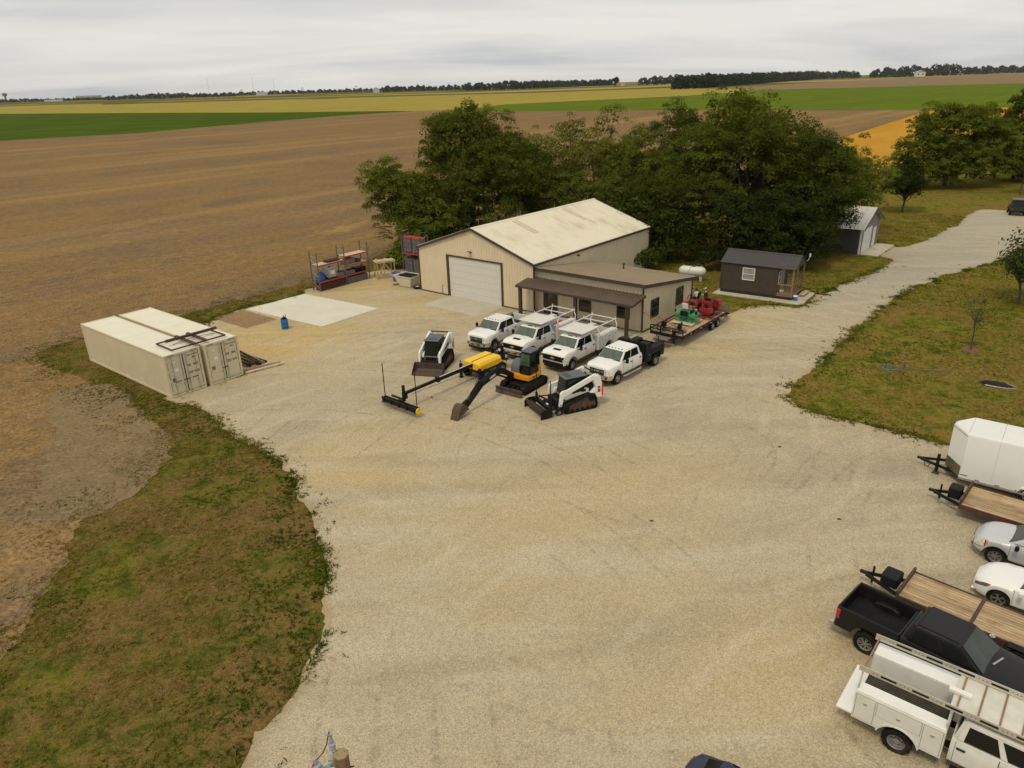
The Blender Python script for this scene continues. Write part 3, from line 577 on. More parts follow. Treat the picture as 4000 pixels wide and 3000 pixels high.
# ---------------------------------------------------------------- containers
M_blk = mat('gasket_black', (.02, .02, .018), .7); M_cont_roof = mat('container_roof_paint', (.74, .70, .56), .5, var=.04, scale=.6, dirt=(.52, .43, .27), dirtamt=.2)
M_ink = mat('stencil_ink', (.05, .05, .045), .7); M_decal = mat('white_decal', (.75, .76, .78), .5)
M_hazard = mat('hazard_yellow', (.55, .38, .05), .6)
CLn, CWd, CHt = 12.192, 2.438, 2.896
def container(x, y, deg, label, serial, rods):
    t = thing('shipping_container', label, 'shipping container', (x, y, .03), deg, 'cream shipping containers side by side')
    L, W, H = CLn, CWd, CHt
    mb = MB()
    for px in (0, L-.16):
        for py in (0, W-.14): mb.box(px, px+.16, py, py+.14, .12, H-.118)
    mb.box(.16, L-.16, 0, .08, H-.13, H-.02).box(.16, L-.16, W-.08, W, H-.13, H-.02).box(.16, L-.16, .0, .1, .03, .17).box(.16, L-.16, W-.1, W, .03, .17).box(0, .14, .14, W-.14, .03, .2).box(L-.14, L, .14, W-.14, .02, .17).box(L-.14, L, .14, W-.14, H-.17, H-.02).box(0, .12, .14, W-.14, H-.14, H-.02)
    mb.build('frame', M_cont, t)
    for px in (0, L-.178):
        for py in (0, W-.162):
            for pz in (0, H-.118):
                c = MB().box(px-.003, px+.181, py-.003, py+.165, pz, pz+.118).build('corner_casting', M_cont, t, bevel=.012)
    def corr(y0, s):
        m = MB(); vs = []; x = .16; i = 0; d = .036
        while x < L-.16:
            for dx, q in ((0, 0), (.072, 0), (.14, d), (.212, d)):
                if x+dx < L-.16: vs += [(x+dx, y0+s*q, .17), (x+dx, y0+s*q, H-.13)]
            x += .278
        m.add(vs, [(2*i, 2*i+2, 2*i+3, 2*i+1) for i in range(len(vs)//2-1)]); return m.build('side_panel', M_cont, t)
    corr(.02, 1); corr(W-.02, -1)
    MB().box(.02, .05, .14, W-.14, .2, H-.14).build('end_panel', M_cont, t)
    m = MB(); vs = []; x = .12; i = 0
    while x < L-.15:
        for dx, q in ((0, 0), (.08, 0), (.11, .02), (.19, .02)):
            if x+dx < L-.14: vs += [(x+dx, .08, H-.045+q), (x+dx, W-.08, H-.045+q)]
        x += .22
    m.add(vs, [(2*i, 2*i+2, 2*i+3, 2*i+1) for i in range(len(vs)//2-1)]); m.build('roof', M_cont_roof, t)
    mid = W/2; xd = L-.04
    for k_, (y0, y1) in enumerate(((.155, mid-.012), (mid+.012, W-.155))):
        MB().box(L-.07, L-.045, y0, y1, .175, H-.175).build('door_gasket', M_blk, t)
        d_ = MB().box(L-.055, L-.02, y0+.025, y1-.025, .2, H-.2).build('door', M_cont, t)
        for j in range(5): zz = .30+j*.49; MB().box(L-.02, L-.006, y0+.10, y1-.10, zz, zz+.36).build('door_rib', M_cont, d_, bevel=.012)
        ys = ([y0+.30, y1-.17] if k_ == 0 else [y0+.17, y1-.30]) if rods == 4 else ([y1-.17] if k_ == 0 else [y0+.17])
        for yy in ys:
            MB().cyl((L+.035, yy, .1), (L+.035, yy, H-.1), .018, n=6).build('lock_rod', M_steelgrey, t)
            m = MB()
            for zz in (.14, .75, 1.45, 2.15, H-.14): m.box(L-.02, L+.06, yy-.045, yy+.045, zz-.035, zz+.035)
            m.build('rod_bracket', M_steelgrey, t); s = 1 if k_ else -1
            m = MB(); m.box(L+.03, L+.055, yy-.03+min(0, -s*.38), yy+.03+max(0, -s*.38), .98, 1.02); m.build('handle', M_rust, t)
        for zz in (.35, 1.1, 1.8, 2.5): MB().box(L-.01, L+.03, (y0-.05 if k_ == 0 else y1-.03), (y0+.03 if k_ == 0 else y1+.05), zz-.07, zz+.07).build('hinge', M_cont, d_)
    xt = L-.003; yr = mid+.60
    for s, z_, sz, yy in ((serial, 2.52, .13, yr), ('45G1', 2.33, .12, yr+.12), ('M.G.W.\nTARE', 1.86, .09, yr-.28), ('32.500 KG\n3.820 KG', 1.86, .075, yr+.16), ('PAYLOAD\nCU.CAP.', 1.36, .085, yr-.24), ('28.680 KG\n76.4 CU.M', 1.36, .075, yr+.18)):
        text(s, sz, t, (xt, yy, z_), Y, Z, M_ink, bold=.004)
    MB().cyl((L-.022, .62, 2.33), (L+.0, .62, 2.33), .075, n=12).build('decal', M_decal, t); MB().box(L-.022, L-.0, .56, .82, 1.66, 1.88).build('decal', M_decal, t); MB().box(L-.022, L-.0, .30, .52, 1.02, 1.28).build('stencil_plate', M_dullgrey, t)
    for py in (.2, W-.7):
        m = MB()
        for j in range(5): m.prism([(py+j*.1, H-.14), (py+j*.1+.05, H-.14), (py+j*.1+.09, H-.045), (py+j*.1+.04, H-.045)], 'x', L-.002, L+.003)
        m.build('hazard_stripe', M_ink, t)
    return t
container(-31.38, 50.64, -39.44, 'cream shipping container nearest the gravel edge with four door rods', 'LYGU 411522 0', 4)
container(-29.58, 52.69, -39.62, 'cream shipping container behind its twin beside the pole pile', 'LYGU 411532 0', 2)
# steel frame lying on the container roofs
t = thing('steel_framework', 'rusty brown steel framework lying across both container roofs', 'framework', (-22.55, 44.45, 2.955), 49.6)
m = MB(); L, W = 3.72, 2.1
for p, q in (((0, W/2), (L, W/2)), ((0, -W/2), (L, -W/2)), ((0, -W/2), (0, W/2)), ((L, -W/2), (L, W/2))): m.beam((*p, .09), (*q, .09), .07, .09)
m.build('outer_frame', M_rust, t); MB().box(.3, L+.15, .22, .38, .24, .40).build('long_beam', M_rust, t)
for x in (1.45, 2.25): MB().box(x-.10, x+.10, -1.35, 1.25, .135, .238).build('cross_beam', M_rust, t)
MB().tube([(.5, -.25, .17), (1.4, -.3, .28), (2.2, -.3, .28), (3.3, -.2, .17)], .02).build('rod', M_rust, t)
MB().tube([(3.0, -.3, .1), (3.3, -.5, .14), (3.45, -.1, .1), (3.15, .05, .1)], .012).build('cable', M_steelgrey, t)
# poles, planks, barrel, mesh
PW = ('bottom layer', 'middle layer', 'top layer'); ORD = ('nearest', 'second', 'third', 'fourth', 'fifth', 'sixth', 'seventh', 'eighth')
for i in range(17):
    lay = 0 if i < 8 else (1 if i < 14 else 2); r0 = .065+.02*random.random(); ln = random.uniform(4.6, 5.6)
    off_ = (i if i < 8 else (i-8)+.8 if i < 14 else (i-14)*1.2+2.4)*.17
    t = tag(MB().cyl((0, 0, 0), (-ln, random.uniform(-.2, .2), 0), r0, r0*.9, 7).build('timber_pole', (M_woodbrown, M_black, M_rust)[i % 3]), ('brown timber pole, ', 'black pole, ', 'rusty pole, ')[i % 3]+ORD[i-(0, 8, 14)[lay]]+' from the container in the '+PW[lay]+' of the pile', 'pole', 'poles piled beside the container')
    t.location = (-18.75+off_*.78+random.uniform(-.3, .3), 48.35+off_*.66+random.uniform(-.2, .2), .11+lay*.14); t.rotation_euler = (0, 0, R(-43+random.uniform(-4, 4)))
for i in range(6):
    o = tag(MB().box(0, random.uniform(2.2, 2.8), -.075, .075, 0, .075).build('plank', (M_wood, M_woodpale, M_woodbrown)[i % 3]), ('tan loose plank, ', 'pale loose plank, ', 'brown loose plank, ')[i % 3]+ORD[i % 4]+(' from the gravel, lying by the poles' if i < 4 else ' of those lying on top of other planks'), 'plank', 'planks on the gravel by the containers')
    o.location = (-18.6+i*.02-.07*(i % 4), 46.95+.27*(i % 4), .035+.08*(i//4)); o.rotation_euler = (0, 0, R(37+random.uniform(-5, 5)))
t = thing('plastic_barrel', 'bright blue plastic barrel filled with dark rods near the pad', 'barrel', (-18.62, 57.1, .03), 0)
MB().lathe([(.0, .02), (.27, 0), (.285, .06), (.285, .27), (.30, .29), (.285, .31), (.285, .57), (.30, .59), (.285, .61), (.285, .82), (.27, .86), (.24, .84)], (0, 0, 0), 'z', 18).build('body', M_blue, t, smooth=40)
for i in range(14): a_ = random.uniform(0, 6.3); q = random.uniform(.05, .2); MB().cyl((q*.8*math.cos(a_), q*.8*math.sin(a_), .3), (q*1.2*math.cos(a_+.3), q*1.2*math.sin(a_+.3), random.uniform(.95, 1.2)), .022, n=5).build('rod', M_black, t)
t = thing('rebar_mesh_stack', 'flat rusty stack of wire mesh sheets beside the concrete pad', 'wire mesh', (-23.0, 60.1, .035), -38.5)
M_mesh = mat('mesh_rust', (.34, .19, .08), .85, var=.3)
m = MB()
for i in range(30): x = -2.45+i*.17; m.box(x-.007, x+.007, -1.5, 1.5, .05, .07)
for i in range(18): y = -1.45+i*.17; m.box(-2.5, 2.5, y-.007, y+.007, .07, .09)
m.build('mesh_sheet', M_mesh, t)
t = thing('brush_pile', 'small heap of dark brush behind the containers', 'brush pile', (-25.9, 58.0, .02), -30)
for i in range(40): a_, q = random.uniform(0, 6.3), random.random(); MB().tube([(q*1.0*math.cos(a_), q*.6*math.sin(a_), .02), (q*.5*math.cos(a_+1), q*.3*math.sin(a_+1), .2+.15*random.random()), (q*1.1*math.cos(a_+2.6), q*.6*math.sin(a_+2.6), .05)], .02, 4).build('twig', M_rust, t)
MB().box(-1.2, 1.3, -.75, -.62, .0, .16).build('border_board', M_dullgrey, t)

# ---------------------------------------------------------------- pallet racking and what it holds
def rack(name, label, loc, deg, bays, depth, H, levels, slats):
    t = thing(name, label, 'rack', (*loc, .03), deg, 'pallet racks'); xs = [0]
    for b_ in bays: xs.append(xs[-1]+b_)
    for x in xs:
        for y in (0, depth): u_ = MB().box(x-.045, x+.045, y-.04, y+.04, .0, H).build('upright', M_rackgrey, t); MB().box(x-.09, x+.09, y-.08, y+.08, -.03, .012).build('foot', M_steelgrey, u_)
        m = MB()
        for z0 in np.arange(.3, H-.3, 1.1): m.beam((x, .04, z0), (x, depth-.04, z0+.55), .03, .03).beam((x, .04, z0+.85), (x, depth-.04, z0+.85), .03, .03)
        m.build('brace', M_steelgrey, t)
    for i, b_ in enumerate(bays):
        for z in levels[i]:
            for y in (-.02, depth+.02): MB().box(xs[i]+.05, xs[i+1]-.05, y-.025, y+.025, z-.12, z).build('beam', M_rackred, t)
            if z in slats[i]:
                n = int(b_/.24)
                for j in range(n): x = xs[i]+.1+(b_-.2)*(j+.5)/n; MB().box(x-.075, x+.075, .012, depth-.012, z-.03, z+.005).build('deck_board', M_woodpale, t)
            else: MB().box(xs[i]+.06, xs[i+1]-.06, .012, depth-.012, z-.045, z-.02).build('deck_panel', M_woodbrown, t)
    return t
rack('pallet_rack', 'two bay pallet rack with red beams at the field edge', (-18.35, 68.5), 50.2, [3.25, 2.95], 1.1, 3.85, [[.95, 2.56], [.95, 1.92, 2.86]], [[2.56], [1.92, 2.86]])
rack('pallet_rack', 'pallet rack tucked behind the workshop corner beside the skip', (-11.05, 75.2), -39.5, [2.7], 1.1, 4.05, [[2.25]], [[]])
R0 = Vector((-18.35, 68.5, .03)); ru = Vector((math.cos(R(50.2)), math.sin(R(50.2)), 0)); rv = Vector((-ru.y, ru.x, 0))
def onrack(name, label, cat, s, d, z, deg=50.2): return thing(name, label, cat, tuple(R0+ru*s+rv*d+Z*z), deg)
def tub(t, l, w_, h_, m, th=.04):
    MB().box(-l/2, l/2, -w_/2, -w_/2+th, 0, h_).box(-l/2, l/2, w_/2-th, w_/2, 0, h_).box(-l/2, -l/2+th, -w_/2+th, w_/2-th, 0, h_).box(l/2-th, l/2, -w_/2+th, w_/2-th, 0, h_).box(-l/2+th, l/2-th, -w_/2+th, w_/2-th, .02, .06).build('body', m, t)
def stackof(t, l, w_, n, th, m, name='panel', jit=.05, gap=.006):
    for i in range(n): MB().box(-l/2+random.uniform(-jit, jit), l/2+random.uniform(-jit, jit), -w_/2+random.uniform(-jit, jit), w_/2+random.uniform(-jit, jit), i*th, (i+1)*th-gap).build(name, m, t)
M_maroon = mat('maroon_form_steel', (.085, .028, .03), .7, var=.35, scale=6)
t = onrack('form_stack', 'stack of dark maroon concrete forms under the lowest rack shelf', 'form stack', 1.62, .52, 0); stackof(t, 2.85, .85, 9, .082, M_maroon, 'form')
t = onrack('grey_tub', 'long grey steel tub on the ground under the right rack bay', 'tub', 4.75, .5, 0); tub(t, 2.55, .85, .66, M_rackgrey); stackof(t, 2.3, .7, 3, .16, M_dullgrey, 'board')
t = onrack('tarp_bundle', 'crumpled blue tarp bundle on the left rack shelf', 'tarp', .62, .55, .955)
m = MB(); rings = []
for z_, q in ((0, 1), (.12, 1.03), (.3, .9), (.5, .72), (.68, .5), (.8, .25)):
    rings.append([(.56*q*(1+.13*math.sin(5*a_+9*z_)+.06*math.sin(11*a_))*math.cos(a_), .46*q*(1+.12*math.cos(4*a_+5*z_))*math.sin(a_), z_*(1+.06*math.sin(7*a_))) for a_ in np.linspace(0, 2*PI, 24, endpoint=False)])
m.loft(rings); m.build('body', M_bluetarp, t, smooth=60)
t = onrack('liquid_tote', 'caged white plastic liquid tote on the left rack shelf', 'tote', 1.72, .55, .955)
MB().box(-.5, .5, -.45, .45, .15, 1.1).build('tank', mat('milky_plastic', (.50, .50, .42), .5, var=.08), t, bevel=.06, seg=2)
m = MB()
for q in np.linspace(-.53, .53, 8):
    for s in (-.485, .485): m.box(q-.011, q+.011, s-.011, s+.011, .14, 1.14)
for q in np.linspace(-.47, .47, 7):
    for s in (-.535, .535): m.box(s-.011, s+.011, q-.011, q+.011, .14, 1.14)
for z_ in np.linspace(.2, 1.13, 6):
    for s in (-.485, .485): m.box(-.54, .54, s-.013, s+.013, z_-.011, z_+.011)
    for s in (-.535, .535): m.box(s-.013, s+.013, -.49, .49, z_-.011, z_+.011)
m.build('cage', M_steelgrey, t)
m = MB()
for x in (-.42, 0, .42): m.box(x-.07, x+.07, -.45, .45, 0, .14)
m.build('pallet', M_black, t)
MB().box(-.25, .25, -.505, -.495, .45, .85).build('label_plate', M_tank, t); MB().cyl((0, 0, 1.1), (0, 0, 1.16), .11).build('cap', M_black, t)
t = onrack('wooden_crate', 'open dark wooden crate beside the white tote', 'crate', 2.72, .55, .955); tub(t, .82, .9, .42, M_dullgrey)
t = onrack('timber_bundle', 'dark timber offcuts piled on the top left shelf', 'timber', 2.0, .55, 2.575); stackof(t, 1.35, .6, 4, .06, M_rust, 'board', .16)
t = onrack('grey_crate', 'grey metal crate on the middle shelf of the right bay', 'crate', 4.05, .55, 1.93); tub(t, 1.2, .85, .55, M_dullgrey)
t = onrack('dark_bin', 'small dark bin next to the grey crate on the middle shelf', 'bin', 5.1, .55, 1.93); tub(t, .6, .8, .3, M_rust)
t = onrack('wooden_crate', 'shallow wooden crate on the low shelf of the right bay', 'crate', 3.95, .55, .955); tub(t, 1.1, .9, .36, M_dullgrey)
t = onrack('form_stack', 'black stack of form liners on the low right shelf', 'form stack', 5.3, .55, .955); stackof(t, 1.25, .85, 7, .065, M_black, 'form')
R1 = Vector((-11.05, 75.2, .03)); a_ = R(-39.5); r1u = Vector((math.cos(a_), math.sin(a_), 0)); r1v = Vector((-r1u.y, r1u.x, 0))
for j, (z_, lab) in enumerate(((0, 'grey concrete form panels on the ground behind the skip'), (2.26, 'grey concrete form panels on the red shelf behind the workshop'))):
    for i in range(2):
        t = thing('form_panel_stack', lab + (' at the open end' if i == 0 else ' against the wall'), 'form panels', tuple(R1+r1u*(.72+i*1.28)+r1v*.5+Z*z_), -39.5, 'stacked form panels')
        MB().box(-.56, .56, -.42, .42, .06, 1.52).build('core', M_dullgrey, t)
        for s in np.linspace(-.54, .54, 4): MB().box(s-.03, s+.03, -.45, -.42, .05, 1.54).build('stiffener', M_rackgrey, t)
        for zz in (.1, .55, 1.0, 1.48): MB().box(-.57, .57, -.47, -.45, zz-.025, zz+.025).build('rail', M_rackgrey, t)
        if j: MB().box(-.58, .58, -.47, .45, 1.545, 1.60).build('lid', M_rackred, t)
# timber crate frame
t = thing('timber_crate_frame', 'open frame crate of raw lumber between the rack and skip', 'crate frame', (-13.45, 72.85, .03), 26)
cw, cd, ch = 1.9, 1.25, 1.72
for x in (.05, .75, cw-.05):
    for y in (.05, cd-.05): MB().box(x-.045, x+.045, y-.045, y+.045, 0, ch).build('post', M_wood, t)
for z_ in (.1, ch-.05):
    for y in (-.02, cd+.02): MB().box(-.05, cw+.05, y-.02, y+.02, z_-.06, z_+.06).build('rail', M_wood, t)
    for x in (-.02, cw+.02): MB().box(x-.02, x+.02, -.0, cd, z_-.05, z_+.05).build('rail', M_wood, t)
for i in range(7): y = .1+i*.175; MB().box(-.1, cw+.1, y-.04, y+.04, ch+.012, ch+.04).build('slat', M_woodpale, t)
for x in (.3, 1.2): MB().box(x-.05, x+.05, -.08, cd+.08, ch+.042, ch+.10).build('batten', M_woodpale, t)
for p, q in (((.05, -.06, .15), (.75, -.06, 1.6)), ((.75, -.06, 1.6), (1.85, -.06, .2)), ((-.06, .05, 1.6), (-.06, 1.2, .2))): MB().beam(p, q, .03, .1).build('brace', M_wood, t)
for i in range(4): y = .2+i*.28; MB().box(.0, cw, y-.05, y+.05, .165, .19).build('floor_slat', M_woodpale, t)
# skip / hopper
t = thing('waste_hopper', 'cream steel hopper skip full of black sheeting at the workshop corner', 'skip', (-10.75, 69.75, .03), -36)
bot = [(0, 0), (1.35, 0), (1.35, 1.35), (0, 1.35)]; top = [(-.78, -.12), (1.55, -.12), (1.55, 1.55), (-.78, 1.55)]; M_skip = mat('skip_paint', (.58, .54, .42), .5, var=.06, dirt=(.3, .25, .16), dirtamt=.4)
inn = [(-.70, -.06), (1.49, -.06), (1.49, 1.49), (-.70, 1.49)]; inb = [(.02, .04), (1.3, .04), (1.3, 1.3), (.02, 1.3)]
m = MB(); m.loft([[(*p, .04) for p in bot], [(*p, 1.05) for p in top], [(*p, 1.05) for p in inn], [(*p, .2) for p in inb]]); m.build('body', M_skip, t)
m = MB(); m.box(-.82, 1.59, -.17, -.12, .97, 1.07).box(-.82, 1.59, 1.55, 1.6, .97, 1.07).box(-.84, -.78, -.12, 1.55, .97, 1.07).box(1.55, 1.61, -.12, 1.55, .97, 1.07); m.build('rim', M_skip, t)
MB().box(.05, 1.3, -.02, 1.37, 0, .038).build('skid', M_rust, t)
for i in range(9): y = -.03+i*.17; MB().cbox((.42+random.uniform(-.08, .08), y+.05, 1.02+random.uniform(0, .04)), (1.75, .13, .035), R(random.uniform(-5, 5)), R(random.uniform(-2, 2)), R(random.uniform(-14, 14))).build('black_sheet', M_blkplastic, t)
t = thing('blue_bin', 'small blue bin standing between the skip and the forms', 'bin', (-11.35, 71.9, .03), -30); tub(t, .7, .5, .95, M_blue); MB().box(-.3, .3, -.2, .2, .4, .9).build('rubbish', mat('red_rag', (.35, .05, .05), .8), t)
t = thing('spare_tyre', 'spare truck tyre lying flat against the workshop corner', 'tyre', (-8.95, 68.75, .03), 0)
MB().lathe([(.2, .02), (.36, 0), (.4, .06), (.4, .18), (.36, .24), (.2, .22)], (0, 0, 0), 'z', 20).build('tyre', M_rubber, t, smooth=50); MB().lathe([(0, .19), (.1, .2), (.19, .2), (.215, .21), (.215, .05)], (0, 0, 0), 'z', 16).build('rim', M_tank, t)
t = tag(MB().tube([(0, 0, .03), (.3, .25, .05), (.6, .1, .03), (.45, -.25, .04), (.1, -.2, .03), (.25, .1, .09), (.7, .3, .03)], .035).build('red_hose', mat('faded_red_hose', (.28, .10, .06), .7)), 'tangled faded red hose on the dirt beside the skip', 'hose'); t.location = (-11.6, 70.35, .03)
# ---------------------------------------------------------------- vehicles (local frame: x forward, y left, front axle at x = 0)
WM = {}
def wheel_mesh(r, w_, rim, style):
    key = (r, w_, rim, style)
    if key in WM: return WM[key]
    m = MB(); h = w_/2
    m.lathe([(rim, -h+.02), (r*.86, -h), (r*.97, -h+.02), (r, -h+.05), (r, h-.05), (r*.97, h-.02), (r*.86, h), (rim, h-.02)], (0, 0, 0), 'y', 26)
    for i in range(26):      # tread lugs
        a_ = 2*PI*i/26; c, s = math.cos(a_), math.sin(a_)
        m.cbox((r*c, (h*.45 if i % 2 else -h*.45), r*s), (.02, h*.8, .045), 0, -a_, 0)
    ty = m.mesh('wheel', M_rubber, smooth=35)
    q = MB(); q.m = 0
    q.lathe([(rim+.005, h-.015), (rim-.02, h-.03), (rim-.03, h-.09)], (0, 0, 0), 'y', 20)
    if style == 'steel':
        q.lathe([(rim-.03, h-.09), (rim*.7, h-.04), (rim*.35, h-.03), (rim*.3, h+.02), (0, h+.03)], (0, 0, 0), 'y', 20); q.m = 1
        for i in range(8): a_ = 2*PI*i/8; q.cyl((rim*.55*math.cos(a_), h-.05, rim*.55*math.sin(a_)), (rim*.55*math.cos(a_), h-.028, rim*.55*math.sin(a_)), .022, n=6)
    elif style == 'dually':
        q.lathe([(rim-.03, h-.09), (rim*.75, h-.15), (rim*.42, h-.15), (rim*.4, h-.06), (0, h-.05)], (0, 0, 0), 'y', 20); q.m = 1
        for i in range(6): a_ = 2*PI*i/6; q.cyl((rim*.6*math.cos(a_), h-.16, rim*.6*math.sin(a_)), (rim*.6*math.cos(a_), h-.143, rim*.6*math.sin(a_)), .03, n=6)
    else:
        q.m = 1; q.lathe([(rim-.03, h-.09), (rim*.3, h-.10), (0, h-.10)], (0, 0, 0), 'y', 16); q.m = 0
        n = {'six': 6, 'five': 5, 'ten': 10, 'split': 7}[style]
        for i in range(n):
            a_ = 2*PI*i/n
            for da in ((-.16, .16) if style in ('split', 'five') else (0,)):
                p = (rim*.2*math.cos(a_+da*.5), h-.05, rim*.2*math.sin(a_+da*.5)); e = ((rim-.02)*math.cos(a_+da), h-.035, (rim-.02)*math.sin(a_+da))
                q.beam(p, e, .028 if len(style) > 3 else .05, .04, (0, 1, 0))
        q.cyl((0, h-.09, 0), (0, h-.02, 0), rim*.25, rim*.2, 10)
    ri = q.mesh('rim', [M_alloy, M_black], smooth=40)
    WM[key] = (ty, ri); return WM[key]
def wheel(t, x, y, r=.41, w_=.28, rim=.24, style='six', z=None):
    ty, ri = wheel_mesh(r, w_, rim, style)
    o = link('wheel', ty, t, (x, y, (r if z is None else z))); 
    if y < 0: o.rotation_euler = (0, 0, PI)
    return link('rim', ri, o) and o
def ring(half):
    """half profile (y>=0) from bottom centre to top centre -> closed ring"""
    return half+[(-y, z) for y, z in reversed(half) if y > 1e-6]
def lerp(tab, x):
    for (x0, v0), (x1, v1) in zip(tab, tab[1:]):
        if x0 <= x <= x1: return v0+(v1-v0)*(x-x0)/(x1-x0)
    return tab[0][1] if x < tab[0][0] else tab[-1][1]
def body_fn(sill, top, wid, arches, crown=.05, wb=.1):
    def zb(x):
        z = lerp(sill, x)
        for ax, az, ar in arches:
            if abs(x-ax) < ar: z = max(z, az+math.sqrt(ar*ar-(x-ax)**2))
        return z
    def half(x):
        b, t, w_ = zb(x), lerp(top, x), lerp(wid, x); m_ = b+(t-b)*.45
        return [(0, b), (w_-wb, b), (w_-.025, b+.02), (w_, b+.10*(t-b)), (w_+.012, m_), (w_, t-.22*(t-b)), (w_-.05, t-.03), (w_*.82, t+crown*.35), (w_*.45, t+crown*.9), (0, t+crown)]
    return half
def stations(x0, x1, arches, extra=()):
    xs = set(np.linspace(x0, x1, 24).round(3)) | set(extra)
    for ax, az, ar in arches:
        for q in np.linspace(-1, 1, 15): xs.add(round(ax+ar*.999*math.sin(q*PI/2), 3))
        xs |= {round(ax-ar-.004, 3), round(ax+ar+.004, 3)}
    return sorted(x for x in xs if x0 <= x <= x1)
def loft_body(t, half, xs, m, name='body', smooth=32):
    mb = MB(); mb.loft([[(x, y, z) for y, z in ring(half(x))] for x in xs]); return mb.build(name, m, t, smooth=smooth)
def side_panel(t, half, x0, x1, sgn, m, name, lo=2, hi=6, off=.005, n=8, parent=None):
    """thin skin on the flank following the body profile (a door or similar)"""
    mb = MB(); rows = []
    for x in np.linspace(x0, x1, n):
        h = half(x)[lo:hi+1]; rows.append([(x, sgn*(y+off), z+(.03 if i == 0 else 0)) for i, (y, z) in enumerate(h)])
    mb.loft(rows, caps=False, closed=False); return mb.build(name, m, parent or t, smooth=40)
def door(t, half, x0, x1, sgn, m, hx, hz, lo=2, hi=6):
    side_panel(t, half, x0-.012, x1+.012, sgn, M_blk, 'door_seam', lo, hi, .003)
    d_ = side_panel(t, half, x0, x1, sgn, m, 'door', lo, hi, .008)
    y_ = max(p[0] for p in half(hx))
    MB().box(hx-.11, hx+.11, min(sgn*y_, sgn*(y_+.05)), max(sgn*y_, sgn*(y_+.05)), hz-.025, hz+.025).build('door_handle', M_blkplastic, d_, bevel=.01)
    return d_
def hexa(bot, top):
    """bottom/top = (x_front, x_rear, half_width, z[, z_rear])"""
    def q(s): zf = s[3]; zr = s[4] if len(s) > 4 else zf; return [Vector((s[0], s[2], zf)), Vector((s[1], s[2], zr)), Vector((s[1], -s[2], zr)), Vector((s[0], -s[2], zf))]
    return q(bot), q(top)
def greenhouse(t, bot, top, paint, sides, ws=(.05, .95, .06, .93), rw=(.08, .92, .12, .85), bevel=.07, wind=None, glass=None, roofname='cab'):
    B, T = hexa(bot, top); mb = MB(); mb.loft([B, T]); g = mb.build(roofname, paint, t, bevel=bevel, seg=3, smooth=35)
    MB().panel((B[3], B[0], T[0], T[3]), *ws, off=.006).build('windscreen', wind or M_wind, g)
    if rw: MB().panel((B[1], B[2], T[2], T[1]), *rw, off=.006).build('rear_window', glass or M_glass, g)
    for s in sides:
        for q in ((B[0], B[1], T[1], T[0]), (B[2], B[3], T[3], T[2])):
            u = s[:4] if q[0] is B[0] else (1-s[1], 1-s[0], s[2], s[3]); n = Vector(q[1]-q[0]).cross(q[3]-q[0])
            qq = q if n.y*q[0].y > 0 else None
            if qq is None: # flip winding so the pane faces outwards
                q2 = (q[1], q[0], q[3], q[2]); u = (1-u[1], 1-u[0], u[2], u[3]); qq = q2
            MB().panel(qq, *u, off=.006).build('side_window', glass or M_glass, g)
    return g
def mirror(t, x, y, z, big=True, m=M_blkplastic):
    s = 1 if y > 0 else -1
    a_ = MB().beam((x, y, z), (x-.02, y+s*.2, z+.04), .04, .05).build('mirror_arm', m, t)
    MB().box(x-.09, x+.05, min(y+s*.16, y+s*.36), max(y+s*.16, y+s*.36), z-(.03), z+(.30 if big else .16)).build('mirror', m, a_, bevel=.03, seg=2)

def bowtie(t, x, z, s, m):
    MB().prism([(-s*1.0, -s*.22), (-s*.30, -s*.22), (-s*.30, -s*.42), (s*.30, -s*.42), (s*.30, -s*.22), (s*1.0, -s*.22), (s*.85, s*.22), (s*.30, s*.22), (s*.30, s*.42), (-s*.30, s*.42), (-s*.30, s*.22), (-s*.85, s*.22)], 'x', x, x+.025).s if False else None
    mb = MB(); mb.prism([(-s*1.0, z-s*.22), (-s*.30, z-s*.22), (-s*.30, z-s*.42), (s*.30, z-s*.42), (s*.30, z-s*.22), (s*1.0, z-s*.22), (s*.85, z+s*.22), (s*.30, z+s*.22), (s*.30, z+s*.42), (-s*.30, z+s*.42), (-s*.30, z+s*.22), (-s*.85, z+s*.22)], 'x', x, x+.025)
    mb.build('emblem', m, t)
M_gold = mat('gold_emblem', (.55, .40, .14), .3, .7)
